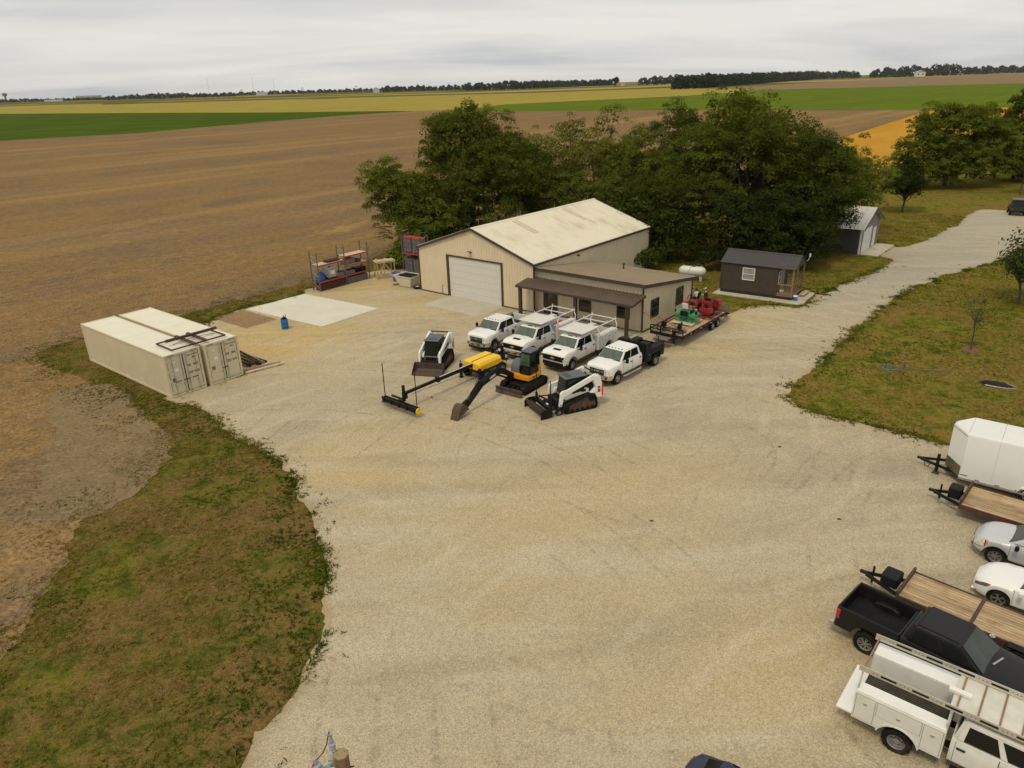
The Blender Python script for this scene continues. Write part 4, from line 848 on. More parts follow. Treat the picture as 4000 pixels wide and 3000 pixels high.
def heavy_cab(t, style, paint=M_white, bumper=M_chrome, xr=-2.78, fw_style='six', steps=True, fr=.41):
    """four-door heavy pickup cab with nose; style ram | chev | old"""
    ram = style == 'ram'; H = 1.97 if ram else 1.99
    arch = [(0, .43, .53)]
    top = [(-2.9, 1.39), (-.38, 1.40), (.1, 1.37), (.55, 1.35), (.8, 1.30), (.93, 1.22)] if ram else [(-2.9, 1.40), (-.38, 1.42), (.3, 1.42), (.7, 1.38), (.85, 1.32), (.95, 1.20)]
    wid = [(-3, .985), (-.9, .99), (-.5, 1.0), (.5, 1.0), (.72, .965), (.88, .88), (.97, .80)] if ram else [(-3, .985), (-.6, .99), (-.4, 1.01), (.6, 1.01), (.8, .985), (.95, .93)]
    sill = [(-3, .56), (-.55, .56), (.5, .52), (.97, .58)]
    half = body_fn(sill, top, wid, arch, .055); xs = stations(xr, .93 if ram else .94, arch)
    loft_body(t, half, xs, paint)
    B = (-.28, xr+.03, .92, 1.36); T = (-.96, xr+.18, .775, H)
    g = greenhouse(t, B, T, paint, [(.10, .465, .10, .86), (.495, .88, .10, .86)], ws=(.035, .965, .04, .93))
    for sgn in (1, -1):
        door(t, half, -1.62, -.60, sgn, paint, -1.48, 1.18, 2, 6); door(t, half, xr+.10, -1.645, sgn, paint, xr+.25, 1.18, 2, 6)
        mirror(t, -.66, sgn*.95, 1.34)
        if steps: MB().tube([(-.62, sgn*.98, .42), (-.75, sgn*1.04, .38), (xr+.25, sgn*1.04, .38), (xr+.1, sgn*.98, .42)], .055, 8).build('running_board', M_blkplastic if not ram else M_steelgrey, t)
        wheel(t, 0, sgn*.86, fr, .29, .235, fw_style)
        mb = MB(); mb.tube([(.54*math.cos(a_), sgn*1.005, .43+.54*math.sin(a_)) for a_ in np.linspace(.05, PI-.05, 12)], .022, 5)
        if style == 'chev': mb.build('arch_trim', M_blkplastic, t)
    # nose
    if ram:
        gr = MB().box(.90, .955, -.58, .58, .80, 1.18).build('grille', M_black, t, bevel=.03)
        mb = MB(); mb.box(.955, .97, -.62, .62, 1.165, 1.21).box(.955, .97, -.62, -.575, .80, 1.165).box(.955, .97, .575, .62, .80, 1.165).box(.955, .97, -.62, .62, .76, .80); mb.build('grille_surround', M_white if paint is M_white else M_chrome, gr)
        for sgn in (-1, 1): m2 = MB(); m2.box(.956, .972, min(sgn*.27, sgn*.54), max(sgn*.27, sgn*.54), 1.04, 1.065).box(.956, .972, min(sgn*.27, sgn*.54), max(sgn*.27, sgn*.54), .965, .99); m2.build('grille_bar', M_chrome, gr)
        text('RAM', .20, t, (.958, 0, 1.015), Y, Z, M_chrome, ext=.012, bold=.008)
        bz0, bz1 = .50, .80
    else:
        gr = MB().box(.90, .965, -.92, .92, .80, 1.20).build('grille', M_black, t, bevel=.03)
        for z_ in (.88, .96, 1.04, 1.12): MB().box(.966, .978, -.86, .86, z_-.012, z_+.012).build('grille_bar', M_blkplastic, gr)
        MB().box(.955, .99, -.93, .93, 1.19, 1.235).build('grille_header', paint, gr, bevel=.012)
        bowtie(t, .98, 1.01, .19, M_gold)
        sc = MB(); sc.prism([(.30, 1.455), (.55, 1.42), (.55, 1.475), (.32, 1.50)], 'y', -.30, .30); sc.build('hood_scoop', M_blkplastic, t, bevel=.012)
        bz0, bz1 = .46, .74
    for sgn in (-1, 1):
        if ram:
            hl = MB(); hl.loft([[(.80, sgn*.60, .86), (.80, sgn*.60, 1.13), (.945, sgn*.60, 1.12), (.945, sgn*.60, .88)], [(.50, sgn*.90, .88), (.50, sgn*.90, 1.12), (.885, sgn*.895, 1.08), (.89, sgn*.895, .90)]]); hl.build('headlight', M_lamp, t, bevel=.015)
        else:
            hl = MB(); hl.loft([[(.80, sgn*.72, 1.10), (.80, sgn*.72, 1.19), (.972, sgn*.72, 1.19), (.975, sgn*.72, 1.12)], [(.60, sgn*.985, 1.12), (.60, sgn*.985, 1.19), (.90, sgn*.97, 1.19), (.90, sgn*.97, 1.12)]]); hl.build('headlight', M_lamp, t)
            MB().box(.85, .972, min(sgn*.80, sgn*.95), max(sgn*.80, sgn*.95), .82, 1.02).build('headlight', M_lamp, t, bevel=.02)
    bp = MB(); bp.loft([[(x, y, z) for x, z in ((xi, bz0), (xi+.02, bz1), (xo, bz1), (xo+.02, bz0+.1), (xo-.02, bz0))] for y, xi, xo in ((-1.0, .62, .72), (-.85, .80, .95), (-.5, .9, 1.03), (0, .9, 1.05), (.5, .9, 1.03), (.85, .80, .95), (1.0, .62, .72))])
    b_ = bp.build('front_bumper', bumper, t, smooth=30)
    MB().box(1.03, 1.062, -.42, .42, bz0+.06, bz0+.16).build('bumper_intake', M_black, b_)
    for sgn in (-1, 1): MB().box(.94, 1.005, min(sgn*.60, sgn*.80), max(sgn*.60, sgn*.80), bz0+.07, bz0+.20).build('fog_lamp', M_black, b_)
    MB().box(.3, 1.0, -.7, .7, .33, .5).build('skid_plate', M_black, t)
    if ram:
        for y_ in (-.5, -.26, 0, .26, .5): MB().box(-1.13, -1.04, y_-.04, y_+.04, H-.03, H+.035).build('clearance_lamp', M_black, g, bevel=.012)
    else: MB().box(-1.18, -1.10, -.18, .18, H-.02, H+.03).build('clearance_lamp', M_black, g); MB().box(-1.16, -1.1, .45, .53, H-.02, H+.05).build('antenna_fin', M_black, g)
    for y_ in (-.4, .35): MB().beam((-.28, y_, 1.44), (-.40, y_+.42, 1.50), .02, .02).build('wiper', M_black, g)
    return half
def chassis(t, x0, x1, half_w=.42):
    for s in (-1, 1): MB().box(x0, x1, s*half_w-.05, s*half_w+.05, .52, .70).build('frame_rail', M_black, t)
    return t
def axle(t, x, dual=False, r=.41, style='six', y=.86):
    MB().cyl((x, -.75, r), (x, .75, r), .07).lathe([(0, -.16), (.16, -.1), (.18, 0), (.16, .1), (0, .16)], (x, 0, r), 'x', 10).build('axle', M_black, t)
    for s in (-1, 1):
        wheel(t, x, s*y, r, .28 if not dual else .24, .235, style)
        if dual: wheel(t, x, s*(y-.27), r, .22, .235, 'steel')
def pickup_bed(t, xf, xb, xa, paint, hz=1.36, r=.41, w_=.985, floor=.86, liner=M_black, chrome=M_chrome):
    arch = [(xa, .43, .53)]
    def half(x):
        b = .56
        if abs(x-xa) < .53: b = max(b, .43+math.sqrt(.53**2-(x-xa)**2))
        zu = .74
        return [(0, zu), (w_-.22, zu), (w_-.02, b), (w_, b+.06), (w_+.012, 1.02), (w_-.005, hz-.08), (w_-.03, hz), (w_-.12, hz), (w_-.14, hz-.05), (w_-.14, floor), (0, floor)]
    xs = stations(xb, xf, arch); mb = MB(); mb.loft([[(x, y, z) for y, z in ring(half(x))] for x in xs]); mb.build('bed', paint, t, smooth=32)
    f = MB().box(xb+.05, xf-.05, -w_+.15, w_-.15, floor+.002, floor+.02).build('bed_floor', liner, t)
    for i in range(14): y = -w_+.2+(2*w_-.4)*(i+.5)/14; MB().box(xb+.08, xf-.08, y-.025, y+.025, floor+.021, floor+.035).build('floor_rib', liner, f)
    for s in (-1, 1):
        mb = MB(); mb.prism([(xa-.48, floor+.02), (xa-.40, floor+.2), (xa-.2, floor+.26), (xa+.2, floor+.26), (xa+.4, floor+.2), (xa+.48, floor+.02)], 'y', min(s*(w_-.15), s*(w_-.36)), max(s*(w_-.15), s*(w_-.36))); mb.build('wheel_well', liner, t, bevel=.03)
        MB().box(xb+.05, xf-.05, min(s*(w_-.145), s*(w_-.155)), max(s*(w_-.145), s*(w_-.155)), floor+.02, hz-.05).build('bed_liner', liner, t)
        MB().box(xb-.012, xb+.13, min(s*(w_-.14), s*(w_+.016)), max(s*(w_-.14), s*(w_+.016)), .90, 1.29).build('tail_light', M_red, t, bevel=.02)
        MB().box(xb, xf, min(s*(w_-.125), s*(w_-.02)), max(s*(w_-.125), s*(w_-.02)), hz, hz+.018).build('bed_rail_cap', M_blkplastic if liner is M_black else paint, t)
    MB().box(xf-.05, xf, -w_+.14, w_-.14, floor, hz-.01).build('bed_bulkhead', paint, t)
    tg = MB().box(xb-.03, xb+.035, -w_+.145, w_-.145, floor-.1, hz).build('tailgate', paint, t, bevel=.01); MB().box(xb-.05, xb-.03, -.15, .15, 1.15, 1.22).build('tailgate_handle', M_blkplastic, tg)
    MB().box(xb-.20, xb-.02, -.95, .95, .50, .70).build('rear_bumper', chrome, t, bevel=.03)
    return half
def pipe_rack(t, x0, x1, y, zb, zt, m, mid=(), xplat=None, outw=.12):
    """welded ladder rack with bowed posts; optional mesh platform"""
    for s in (-1, 1):
        for x in (x0, x1): MB().tube([(x, s*(y-.05), zb), (x, s*(y+outw*.6), zb+.25), (x, s*(y+outw), zb+.5), (x, s*(y+.03), zt-.12), (x, s*y, zt)], .04, 6).build('rack_post', m, t)
        MB().box((xplat[1] if xplat else x1), x0-.0, s*y-.03, s*y+.03, zt-.03, zt+.03).build('rack_rail', m, t)
        for x in (x0, x1): MB().cyl((x, s*y, zt), (x, s*y, zt+.14), .03, n=6).build('rack_stop', m, t)
    for x in (x0, x1)+tuple(mid): MB().box(x-.03, x+.03, -y+.03, y-.03, zt-.03, zt+.03).build('rack_crossbar', m, t)
M_expmesh, k, b = new_mat('expanded_metal_sheet'); b.inputs['Roughness'].default_value = .5
k.put(b.inputs['Base Color'], k.ramp(k.noise(k.obj(), 3, 5), [(.35, (.56, .54, .47)), (.7, (.66, .64, .57))]))
def service_body(t, xf, xb, xa, w_=1.14, zt=1.60, inner=.66, floor=1.0):
    for s in (-1, 1):
        arch = [(xa, .43, .56)]; xs = stations(xb, xf, arch)
        def prof(x):
            b = .62
            if abs(x-xa) < .56: b = max(b, .43+math.sqrt(.56**2-(x-xa)**2))
            return [(x, s*inner, b), (x, s*w_, b), (x, s*w_, zt-.02), (x, s*(w_-.02), zt), (x, s*inner, zt)]
        mb = MB(); mb.loft([prof(x) for x in xs]); bx = mb.build('tool_compartment', M_offwhite, t)
        for x0, x1, z0 in ((xf-.06, xf-.86, .70), (xf-.92, xb+.62, 1.10), (xb+.56, xb+.06, .70)):
            MB().box(x1-.012, x0+.012, min(s*w_, s*(w_+.004)), max(s*w_, s*(w_+.004)), z0-.012, zt-.05).build('door_seam', M_blk, bx)
            d_ = MB().box(x1, x0, min(s*w_, s*(w_+.014)), max(s*w_, s*(w_+.014)), z0, zt-.06).build('compartment_door', M_offwhite, bx, bevel=.004)
            MB().cyl(((x0+x1)/2, s*(w_+.013), zt-.25), ((x0+x1)/2, s*(w_+.03), zt-.25), .04, n=8).build('latch', M_black, d_)
        MB().box(xb+.05, xf-.05, min(s*(inner+.03), s*(w_-.03)), max(s*(inner+.03), s*(w_-.03)), zt+.002, zt+.05).build('compartment_lid', M_offwhite, bx, bevel=.01)
        MB().box(xb-.02, xb, min(s*(inner+.1), s*(w_-.1)), max(s*(inner+.1), s*(w_-.1)), .9, 1.3).build('tail_light', M_red, t)
    MB().box(xb, xf, -inner, inner, floor-.08, floor).build('bed_floor', M_dullgrey, t); MB().box(xf-.05, xf, -inner, inner, floor, zt-.1).build('bed_bulkhead', M_offwhite, t); MB().box(xb, xb+.05, -inner, inner, floor, floor+.45).build('tailgate', M_offwhite, t)
    MB().box(xb-.3, xb-.02, -1.05, 1.05, .55, .68).build('rear_bumper', M_black, t, bevel=.02)

def at_axle(fl, deg, half_w=.98):
    l = R(deg+90); return (fl[0]-half_w*math.cos(l), fl[1]-half_w*math.sin(l), .03)
grp = 'white work trucks parked in a row'
# 1: white pickup at the left end of the row
t = thing('pickup_truck', 'white pickup with open bed at the far end of the row, nearest the roll-up door', 'pickup truck', at_axle((-1.17, 50.2), -127), -127, grp)
heavy_cab(t, 'ram', bumper=M_chrome); pickup_bed(t, -2.84, -4.85, -3.82, M_white, 1.38); axle(t, -3.82); chassis(t, -4.9, .6)
MB().box(-3.35, -2.92, -.8, .8, 1.0, 1.42).build('tool_box', M_black, t, bevel=.02)
MB().box(-4.85, -2.9, -1.0, -.95, 1.40, 1.44).box(-4.85, -2.9, .95, 1.0, 1.40, 1.44).build('bed_rail', M_white, t) if False else None
# 2, 3: utility trucks with ladder racks
def utility(label, fl, deg, bumper):
    t = thing('utility_truck', label, 'utility truck', at_axle(fl, deg), deg, grp)
    heavy_cab(t, 'chev', bumper=bumper, fw_style='dually'); chassis(t, -5.5, .6); axle(t, -4.35, True, style='dually', y=.98)
    service_body(t, -2.98, -5.45, -4.35)
    zt = 2.30; y = 1.0
    for x in (-3.05, -5.35):
        for s in (-1, 1): MB().tube([(x, s*(y+.05), 1.6), (x, s*(y+.12), 1.75), (x, s*(y+.13), 1.92), (x, s*(y+.03), 2.12), (x, s*y, zt)], .038, 6).build('rack_post', M_white, t)
    for s in (-1, 1):
        MB().box(-5.45, -1.15, s*y-.028, s*y+.028, zt-.028, zt+.028).build('rack_rail', M_white, t)
        for x in (-5.35, -4.25, -3.05): MB().cyl((x, s*y, zt+.02), (x, s*y, zt+.16), .03, n=6).build('rack_stop', M_white, t)
    for x in (-5.35, -4.25, -3.05, -1.15): MB().box(x-.03, x+.03, -y+.03, y-.03, zt-.025, zt+.025).build('rack_crossbar', M_white, t)
    p_ = MB().box(-3.0, -1.2, -y+.03, y-.03, zt-.02, zt-.008).build('rack_platform', M_expmesh, t)
    for i in range(8): x = -2.9+i*.23; MB().box(x-.012, x+.012, -y+.04, y-.04, zt-.007, zt+.012).build('platform_bar', M_white, p_)
    for s in (-1, 1): MB().beam((-3.02, s*.5, 1.55), (-3.02, s*.6, zt-.03), .04, .04).build('rack_brace', M_white, t)
    return t
u1 = utility('white utility truck with ladder rack and chrome bumper, second from the roll-up door', (1.47, 48.24), -129, M_chrome)
u2 = utility('white utility truck with ladder rack and black bumper, behind the excavator', (4.16, 45.78), -130, M_blkplastic)
def in_truck(name, label, cat, tr, p, build):
    M = Matrix.Translation(tr.location) @ Matrix.Rotation(tr.rotation_euler.z, 4, 'Z'); q = M @ Vector(p)
    o = thing(name, label, cat, tuple(q), math.degrees(tr.rotation_euler.z)); build(o); return o
in_truck('fuel_can', 'small red can in the bed of the chrome bumper utility truck', 'fuel can', u1, (-4.6, .2, 1.0), lambda o: (MB().box(-.22, .22, -.18, .18, 0, .5).build('body', mat('red_can', (.5, .03, .03), .4), o, bevel=.04), MB().cyl((.1, 0, .5), (.15, 0, .62), .05).build('spout', M_yellow, o)))
in_truck('wood_offcuts', 'wood offcuts in the bed of the black bumper utility truck', 'wood', u2, (-4.4, 0, 1.0), lambda o: [MB().cbox((random.uniform(-.4, .4), random.uniform(-.3, .3), .04+.05*i), (1.2, .14, .045), R(random.uniform(-30, 30))).build('board', M_wood, o) for i in range(6)])
# 4: white truck with black steel deck
t = thing('flatbed_truck', 'white crew truck with black steel tool bed at the near end of the row', 'truck', at_axle((6.85, 43.11), -133), -133, grp)
heavy_cab(t, 'ram', bumper=M_chrome, fw_style='steel'); chassis(t, -5.3, .6); axle(t, -4.36, True, style='steel', y=1.0)
bd = MB().box(-5.35, -2.95, -1.12, 1.12, .98, 1.06).build('deck', M_black, t)
mb = MB(); mb.box(-3.0, -2.92, -1.0, 1.0, 1.06, 2.02); mb.build('headache_rack', M_black, t, bevel=.02)
for s in (-1, 1):
    mb = MB(); mb.prism([(-3.04, .60), (-3.74, .60), (-3.74, 1.55), (-3.58, 1.92), (-3.04, 1.92)], 'y', min(s*.52, s*1.14), max(s*.52, s*1.14)); bx = mb.build('tool_box', M_black, t, bevel=.015)
    MB().box(-3.70, -3.08, min(s*1.14, s*1.155), max(s*1.14, s*1.155), .66, 1.5).build('tool_box_door', M_blkplastic, bx, bevel=.01); MB().cyl((-3.4, s*1.15, 1.1), (-3.4, s*1.18, 1.1), .04).build('latch', M_steelgrey, bx)
    mb = MB(); mb.prism([(-3.76, 1.06), (-5.35, 1.06), (-5.35, 1.44), (-3.76, 1.44)], 'y', min(s*.62, s*1.14), max(s*.62, s*1.14)); mb.build('tool_box', M_black, t, bevel=.02)
    mb = MB(); mb.prism([(-5.36, .62), (-4.92, .62), (-4.92, 1.058), (-5.36, 1.058)], 'y', min(s*.6, s*1.12), max(s*.6, s*1.12)); mb.build('tail_box', M_black, t)
    mb = MB(); pp = [(.52*math.cos(a_), .43+.52*math.sin(a_)) for a_ in np.linspace(.2, PI-.2, 9)]; mb.prism([(-4.36+x, z) for x, z in pp]+[(-4.36+x*.94, z-.03) for x, z in pp[::-1]], 'y', min(s*.72, s*1.16), max(s*.72, s*1.16)); mb.build('fender', M_black, t)
MB().box(-5.34, -5.28, -.6, .6, 1.06, 1.3).build('tail_panel', M_black, t)

# ---------------------------------------------------------------- bottom right: dark pickup and old service truck (seen from behind)
t = thing('pickup_truck', 'black four-door pickup with empty black bed beside the long flatbed trailer', 'pickup truck', (14.74, 16.92, .03), -48)
arch = [(0, .42, .50)]
half = body_fn([(-3, .52), (.95, .5)], [(-2.9, 1.33), (-.35, 1.30), (.3, 1.24), (.8, 1.14), (.98, 1.02)], [(-3, .975), (.4, .98), (.75, .92), (.98, .74)], arch, .06)
loft_body(t, half, stations(-2.62, .97, arch), M_blackp)
greenhouse(t, (-.22, -2.58, .91, 1.29), (-1.02, -2.34, .70, 1.88), M_blackp, [(.14, .47, .12, .84), (.51, .90, .12, .84)], bevel=.09, wind=M_wind2)
for s in (-1, 1):
    door(t, half, -1.52, -.52, s, M_blackp, -1.38, 1.08); door(t, half, -2.50, -1.545, s, M_blackp, -2.38, 1.08); wheel(t, 0, s*.83, .40, .27, .235, 'split')
    a_ = MB().beam((-.55, s*.93, 1.27), (-.57, s*1.08, 1.31), .04, .04).build('mirror_arm', M_blkplastic, t); MB().box(-.66, -.50, min(s*1.04, s*1.24), max(s*1.04, s*1.24), 1.27, 1.42).build('mirror', M_chrome, a_, bevel=.045, seg=2)
pickup_bed(t, -2.66, -4.66, -3.60, M_blackp, 1.33, .40, .95, .82, M_black, M_steelgrey); axle(t, -3.60, False, .40, 'split', .82); chassis(t, -4.8, .6)
MB().beam((-.18, -.2, 1.36), (-.05, .35, 1.34), .05, .02).build('cowl_vent', M_steelgrey, t)

svc = thing('utility_truck', 'old white utility truck with aluminium ladder rack seen from behind', 'utility truck', (14.40, 13.27, .03), -41)
t = svc; arch = [(0, .43, .52)]
half = body_fn([(-3, .55), (.95, .5)], [(-2.9, 1.30), (-.35, 1.32), (.6, 1.28), (.98, 1.1)], [(-3, .96), (.6, .98), (.98, .85)], arch, .05); loft_body(t, half, stations(-2.72, .97, arch), M_offwhite)
greenhouse(t, (-.28, -2.70, .90, 1.27), (-.95, -2.55, .76, 1.92), M_offwhite, [(.12, .46, .12, .84), (.53, .90, .12, .84)])
for s in (-1, 1):
    door(t, half, -1.58, -.55, s, M_offwhite, -1.45, 1.13); door(t, half, -2.60, -1.605, s, M_offwhite, -2.46, 1.13); wheel(t, 0, s*.86, .40, .27, .23, 'steel'); mirror(t, -.6, s*.93, 1.3)
    MB().box(-2.6, -.6, min(s*.93, s*1.10), max(s*.93, s*1.10), .36, .44).build('running_board', M_blkplastic, t)
axle(t, -3.95, True, .40, 'dually', .96); chassis(t, -5.2, .6)
xf, xb, xa, w_ = -2.86, -5.20, -3.95, 1.12
for s in (-1, 1):
    zt = 1.60 if s < 0 else 1.78; inner = .66 if s < 0 else .50
    xs = stations(xb, xf, [(xa, .42, .58)])
    def prof(x):
        b = .62
        if abs(x-xa) < .58: b = max(b, .42+math.sqrt(.58**2-(x-xa)**2))
        return [(x, s*inner, b), (x, s*w_, b), (x, s*w_, zt-.02), (x, s*(w_-.02), zt), (x, s*inner, zt)]
    mb = MB(); mb.loft([prof(x) for x in xs]); bx = mb.build('tool_compartment', M_offwhite, t)
    for x0, x1, z0 in ((xf-.05, xf-.52, .68), (xf-.58, xb+.62, 1.06), (xb+.56, xb+.05, .68)):
        MB().box(x1-.012, x0+.012, min(s*w_, s*(w_+.004)), max(s*w_, s*(w_+.004)), z0-.012, zt-.07).build('door_seam', mat('seam_grey', (.22, .2, .17), .7), bx)
        d_ = MB().box(x1, x0, min(s*w_, s*(w_+.014)), max(s*w_, s*(w_+.014)), z0, zt-.08).build('compartment_door', M_offwhite, bx, bevel=.005)
        xm = (x0+x1)/2; MB().box(xm-.05, xm+.05, min(s*(w_+.012), s*(w_+.03)), max(s*(w_+.012), s*(w_+.03)), zt-.36, zt-.27).build('latch', M_steelgrey, d_, bevel=.01)
    MB().box(xb+.02, xf-.02, min(s*(inner+.02), s*(w_-.02)), max(s*(inner+.02), s*(w_-.02)), zt+.002, zt+.045).build('compartment_lid', M_white, bx, bevel=.012)
    for a_ in np.linspace(.1, PI-.1, 2): pass
    mb = MB(); pp = [(.60*math.cos(a_), .42+.60*math.sin(a_)) for a_ in np.linspace(.32, PI-.32, 11)]; mb.prism([(xa+x, z) for x, z in pp]+[(xa+x*.95, z-.035) for x, z in pp[::-1]], 'y', min(s*1.08, s*1.17), max(s*1.08, s*1.17)); mb.build('fender', M_offwhite, t)
    MB().box(xb+.02, xb+.08, min(s*(w_-.14), s*(w_-.02)), max(s*(w_-.14), s*(w_-.02)), zt-.18, zt-.1).build('marker_lamp', M_red, t)
f_ = MB().box(xb, xf, -.66, .50, .95, 1.0).build('bed_floor', M_black, t)
for i in range(13): y = -.62+i*.088; MB().box(xb+.02, xf-.06, y-.025, y+.025, 1.001, 1.02).build('floor_rib', mat('dirty_liner', (.06, .05, .035), .8, var=.4), f_)
MB().box(xf-.05, xf, -.66, .50, 1.0, 1.5).build('bed_bulkhead', M_offwhite, t)
rb = MB().box(xb-.46, xb-.02, -1.05, 1.05, .62, .70).build('rear_bumper', M_white, t, bevel=.012)
for s in (-1, 1): MB().box(xb-.47, xb-.455, s*.98-.05, s*.98+.05, .62, .68).build('marker_lamp', M_red, rb)
M_alum = mat('aluminium_channel', (.55, .52, .44), .45, .4, var=.1)
for s in (-1, 1):
    y = s*.82; zt = 2.22
    rl = MB().box(xb-.08, .05, y-.012, y+.012, zt-.09, zt+.09).box(xb-.08, .05, min(y, y-s*.05), max(y, y-s*.05), zt-.09, zt-.075).build('rack_rail', M_alum, t)
    for x in np.arange(xb+.5, -.3, .82):
        MB().box(x, x+.42, y-.016, y+.016, zt-.035, zt+.035).build('rail_slot', M_black, rl)
        for q in (-.1, -.2, .52, .62): MB().cyl((x+q, y-.015, zt), (x+q, y+.015, zt), .016, n=6).build('rail_hole', M_black, rl)
    for x in (xb+.03, xf-.03): MB().tube([(x, s*.98, 1.62 if s < 0 else 1.8), (x, s*.98, 1.8), (x, y, 2.02), (x, y, 2.13)], .03, 6).build('rack_post', M_alum, t)
MB().box(xb, xb+.05, -.8, .8, 2.13, 2.17).build('rack_crossbar', M_woodbrown, t)
pl = MB().box(xf-.1, .0, -.79, .79, 2.10, 2.112).build('rack_platform', M_expmesh, t)
for i in range(6): x = xf+.05+i*.5; MB().box(x-.025, x+.025, -.79, .79, 2.113, 2.14).build('platform_bar', M_woodbrown, pl)
MB().box(xf-.25, xf+.3, -.1, .06, 2.13, 2.22).build('light_bar', M_white, t)

# ---------------------------------------------------------------- cars
def car(name, label, cat, loc, deg, paint, L=(.88, -3.55), wb=2.7, wdt=.90, sill=.30, top=None, bot=None, tp=None, arch_r=.38, wr=.33, style='ten', sides=None, suv=False, wind=None):
    t = thing(name, label, cat, (*loc, .03), deg); arch = [(0, wr, arch_r), (-wb, wr, arch_r)]
    wid = [(L[1], .70*wdt), (L[1]+.2, .90*wdt), (L[1]+.7, wdt), (.35, wdt), (.65, .90*wdt), (.82, .74*wdt), (L[0], .58*wdt)]
    half = body_fn([(L[1], sill+.12), (L[1]+.3, sill), (.6, sill), (L[0], sill+.06)], top, wid, arch, .055, .12)
    loft_body(t, half, stations(L[1], L[0], arch), paint, smooth=40)
    g = greenhouse(t, bot, tp, paint, sides or [(.16, .47, .14, .86), (.51, .84, .14, .86)], bevel=.10, wind=wind)
    for s in (-1, 1):
        door(t, half, -1.35, -.42, s, paint, -1.22, .86 if not suv else .95); door(t, half, -2.15, -1.375, s, paint, -2.05, .86 if not suv else .95)
        wheel(t, 0, s*(wdt-.12), wr, .22, wr*.66, style); wheel(t, -wb, s*(wdt-.12), wr, .22, wr*.66, style); mirror(t, -.62, s*(wdt-.04), top_at(top, -.5)-.02, False, M_blkplastic if suv else paint)
    return t, half, g
def top_at(top, x): return lerp(top, x)
def headlamps(t, half, x0, x1, lo, hi, m, amber=True):
    for s in (-1, 1):
        mb = MB(); rows = []
        for x in np.linspace(x0-.03, x1+.03, 6): h = half(x)[lo:hi+1]; rows.append([(x+.006, s*(y+.006), z+(-.025 if i == 0 else .0)) for i, (y, z) in enumerate(h)])
        mb.loft(rows, caps=False, closed=False); mb.build('headlight_surround', M_black, t, smooth=40); mb = MB(); rows = []
        for x in np.linspace(x0, x1, 6):
            h = half(x)[lo:hi+1]; rows.append([(x+.012, s*(y+.012), z) for y, z in h])
        mb.loft(rows, caps=False, closed=False); hl = mb.build('headlight', m, t, smooth=40)
        if amber:
            mb = MB(); rows = []
            for x in np.linspace(x0-.10, x0, 3): h = half(x)[lo:hi+1]; rows.append([(x, s*(y+.008), z) for y, z in h])
            mb.loft(rows, caps=False, closed=False); mb.build('side_marker', M_amber if m is M_lamp else M_red, hl)
t, half, g = car('suv', 'silver compact car facing the yard beside the short flatbed trailer', 'car', at_axle((18.99, 23.63), 137, .80)[:2], 137, M_silver,
    L=(.88, -3.62), wb=2.62, wdt=.91, sill=.36, top=[(-3.62, .95), (-3.4, 1.08), (-1, 1.10), (-.35, 1.08), (.2, 1.02), (.6, .92), (.88, .72)], bot=(-.25, -3.45, .84, 1.05), tp=(-1.15, -3.15, .64, 1.66), arch_r=.42, wr=.35, style='split', sides=[(.17, .42, .14, .86), (.45, .68, .14, .86), (.71, .88, .2, .86)], suv=True, wind=M_wind2)
headlamps(t, half, .42, .80, 4, 6, M_lamp); MB().box(.80, .90, -.38, .38, .66, .76).build('grille', M_black, t, bevel=.02); MB().box(.70, .90, -.55, .55, .38, .5).build('lower_bumper', M_blkplastic, t, bevel=.03)
for s in (-1, 1):
    for ax in (0, -2.62): MB().tube([(ax+.43*math.cos(a_), s*.915, .35+.43*math.sin(a_)) for a_ in np.linspace(.05, PI-.05, 12)], .025, 5).build('arch_trim', M_blkplastic, t)
t, half, g = car('sedan', 'pearl white sedan facing the yard between the silver car and long trailer', 'car', at_axle((17.52, 21.12), 137, .82)[:2], 137, M_pearl,
    L=(.88, -3.75), wb=2.85, wdt=.91, sill=.26, top=[(-3.75, .82), (-3.5, .95), (-2.9, 1.0), (-.9, .95), (-.3, .96), (.2, .90), (.6, .80), (.88, .62)], bot=(-.45, -3.1, .82, .93), tp=(-1.35, -2.4, .62, 1.42), arch_r=.385, wr=.34, style='five', wind=M_wind2)
headlamps(t, half, .42, .78, 5, 6, mat('dark_headlamp', (.10, .10, .10), .1, .2)); MB().box(.80, .895, -.33, .33, .42, .62).build('grille', M_black, t, bevel=.03); MB().box(.66, .90, -.62, .62, .24, .30).build('front_lip', M_pearl, t, bevel=.015)
t, half, g = car('hatchback', 'dark blue car cut off by the bottom edge', 'car', (4.25+.766*3.55, 13.80-.643*3.55), -40, M_bluep,
    L=(.88, -3.6), wb=2.7, wdt=.90, sill=.3, top=[(-3.6, .80), (-3.5, .98), (-3.0, 1.02), (-.9, .98), (-.3, .98), (.3, .9), (.88, .65)], bot=(-.4, -3.45, .80, .95), tp=(-1.3, -2.75, .62, 1.45), rear=None) if False else car('sedan', 'dark blue car at the bottom edge of the gravel yard', 'car', (4.32+.766*3.6, 13.95-.643*3.6), -40, M_bluep, L=(.88, -3.6), wb=2.7, wdt=.90, sill=.3, top=[(-3.6, .86), (-3.5, 1.0), (-3.0, 1.03), (-.9, .98), (-.3, .98), (.3, .9), (.88, .65)], bot=(-.4, -3.3, .80, .95), tp=(-1.3, -2.65, .62, 1.42), wind=M_wind)
for s in (-1, 1): MB().box(-3.61, -3.45, min(s*.40, s*.66), max(s*.40, s*.66), .72, .86).build('tail_light', M_red, t, bevel=.02)
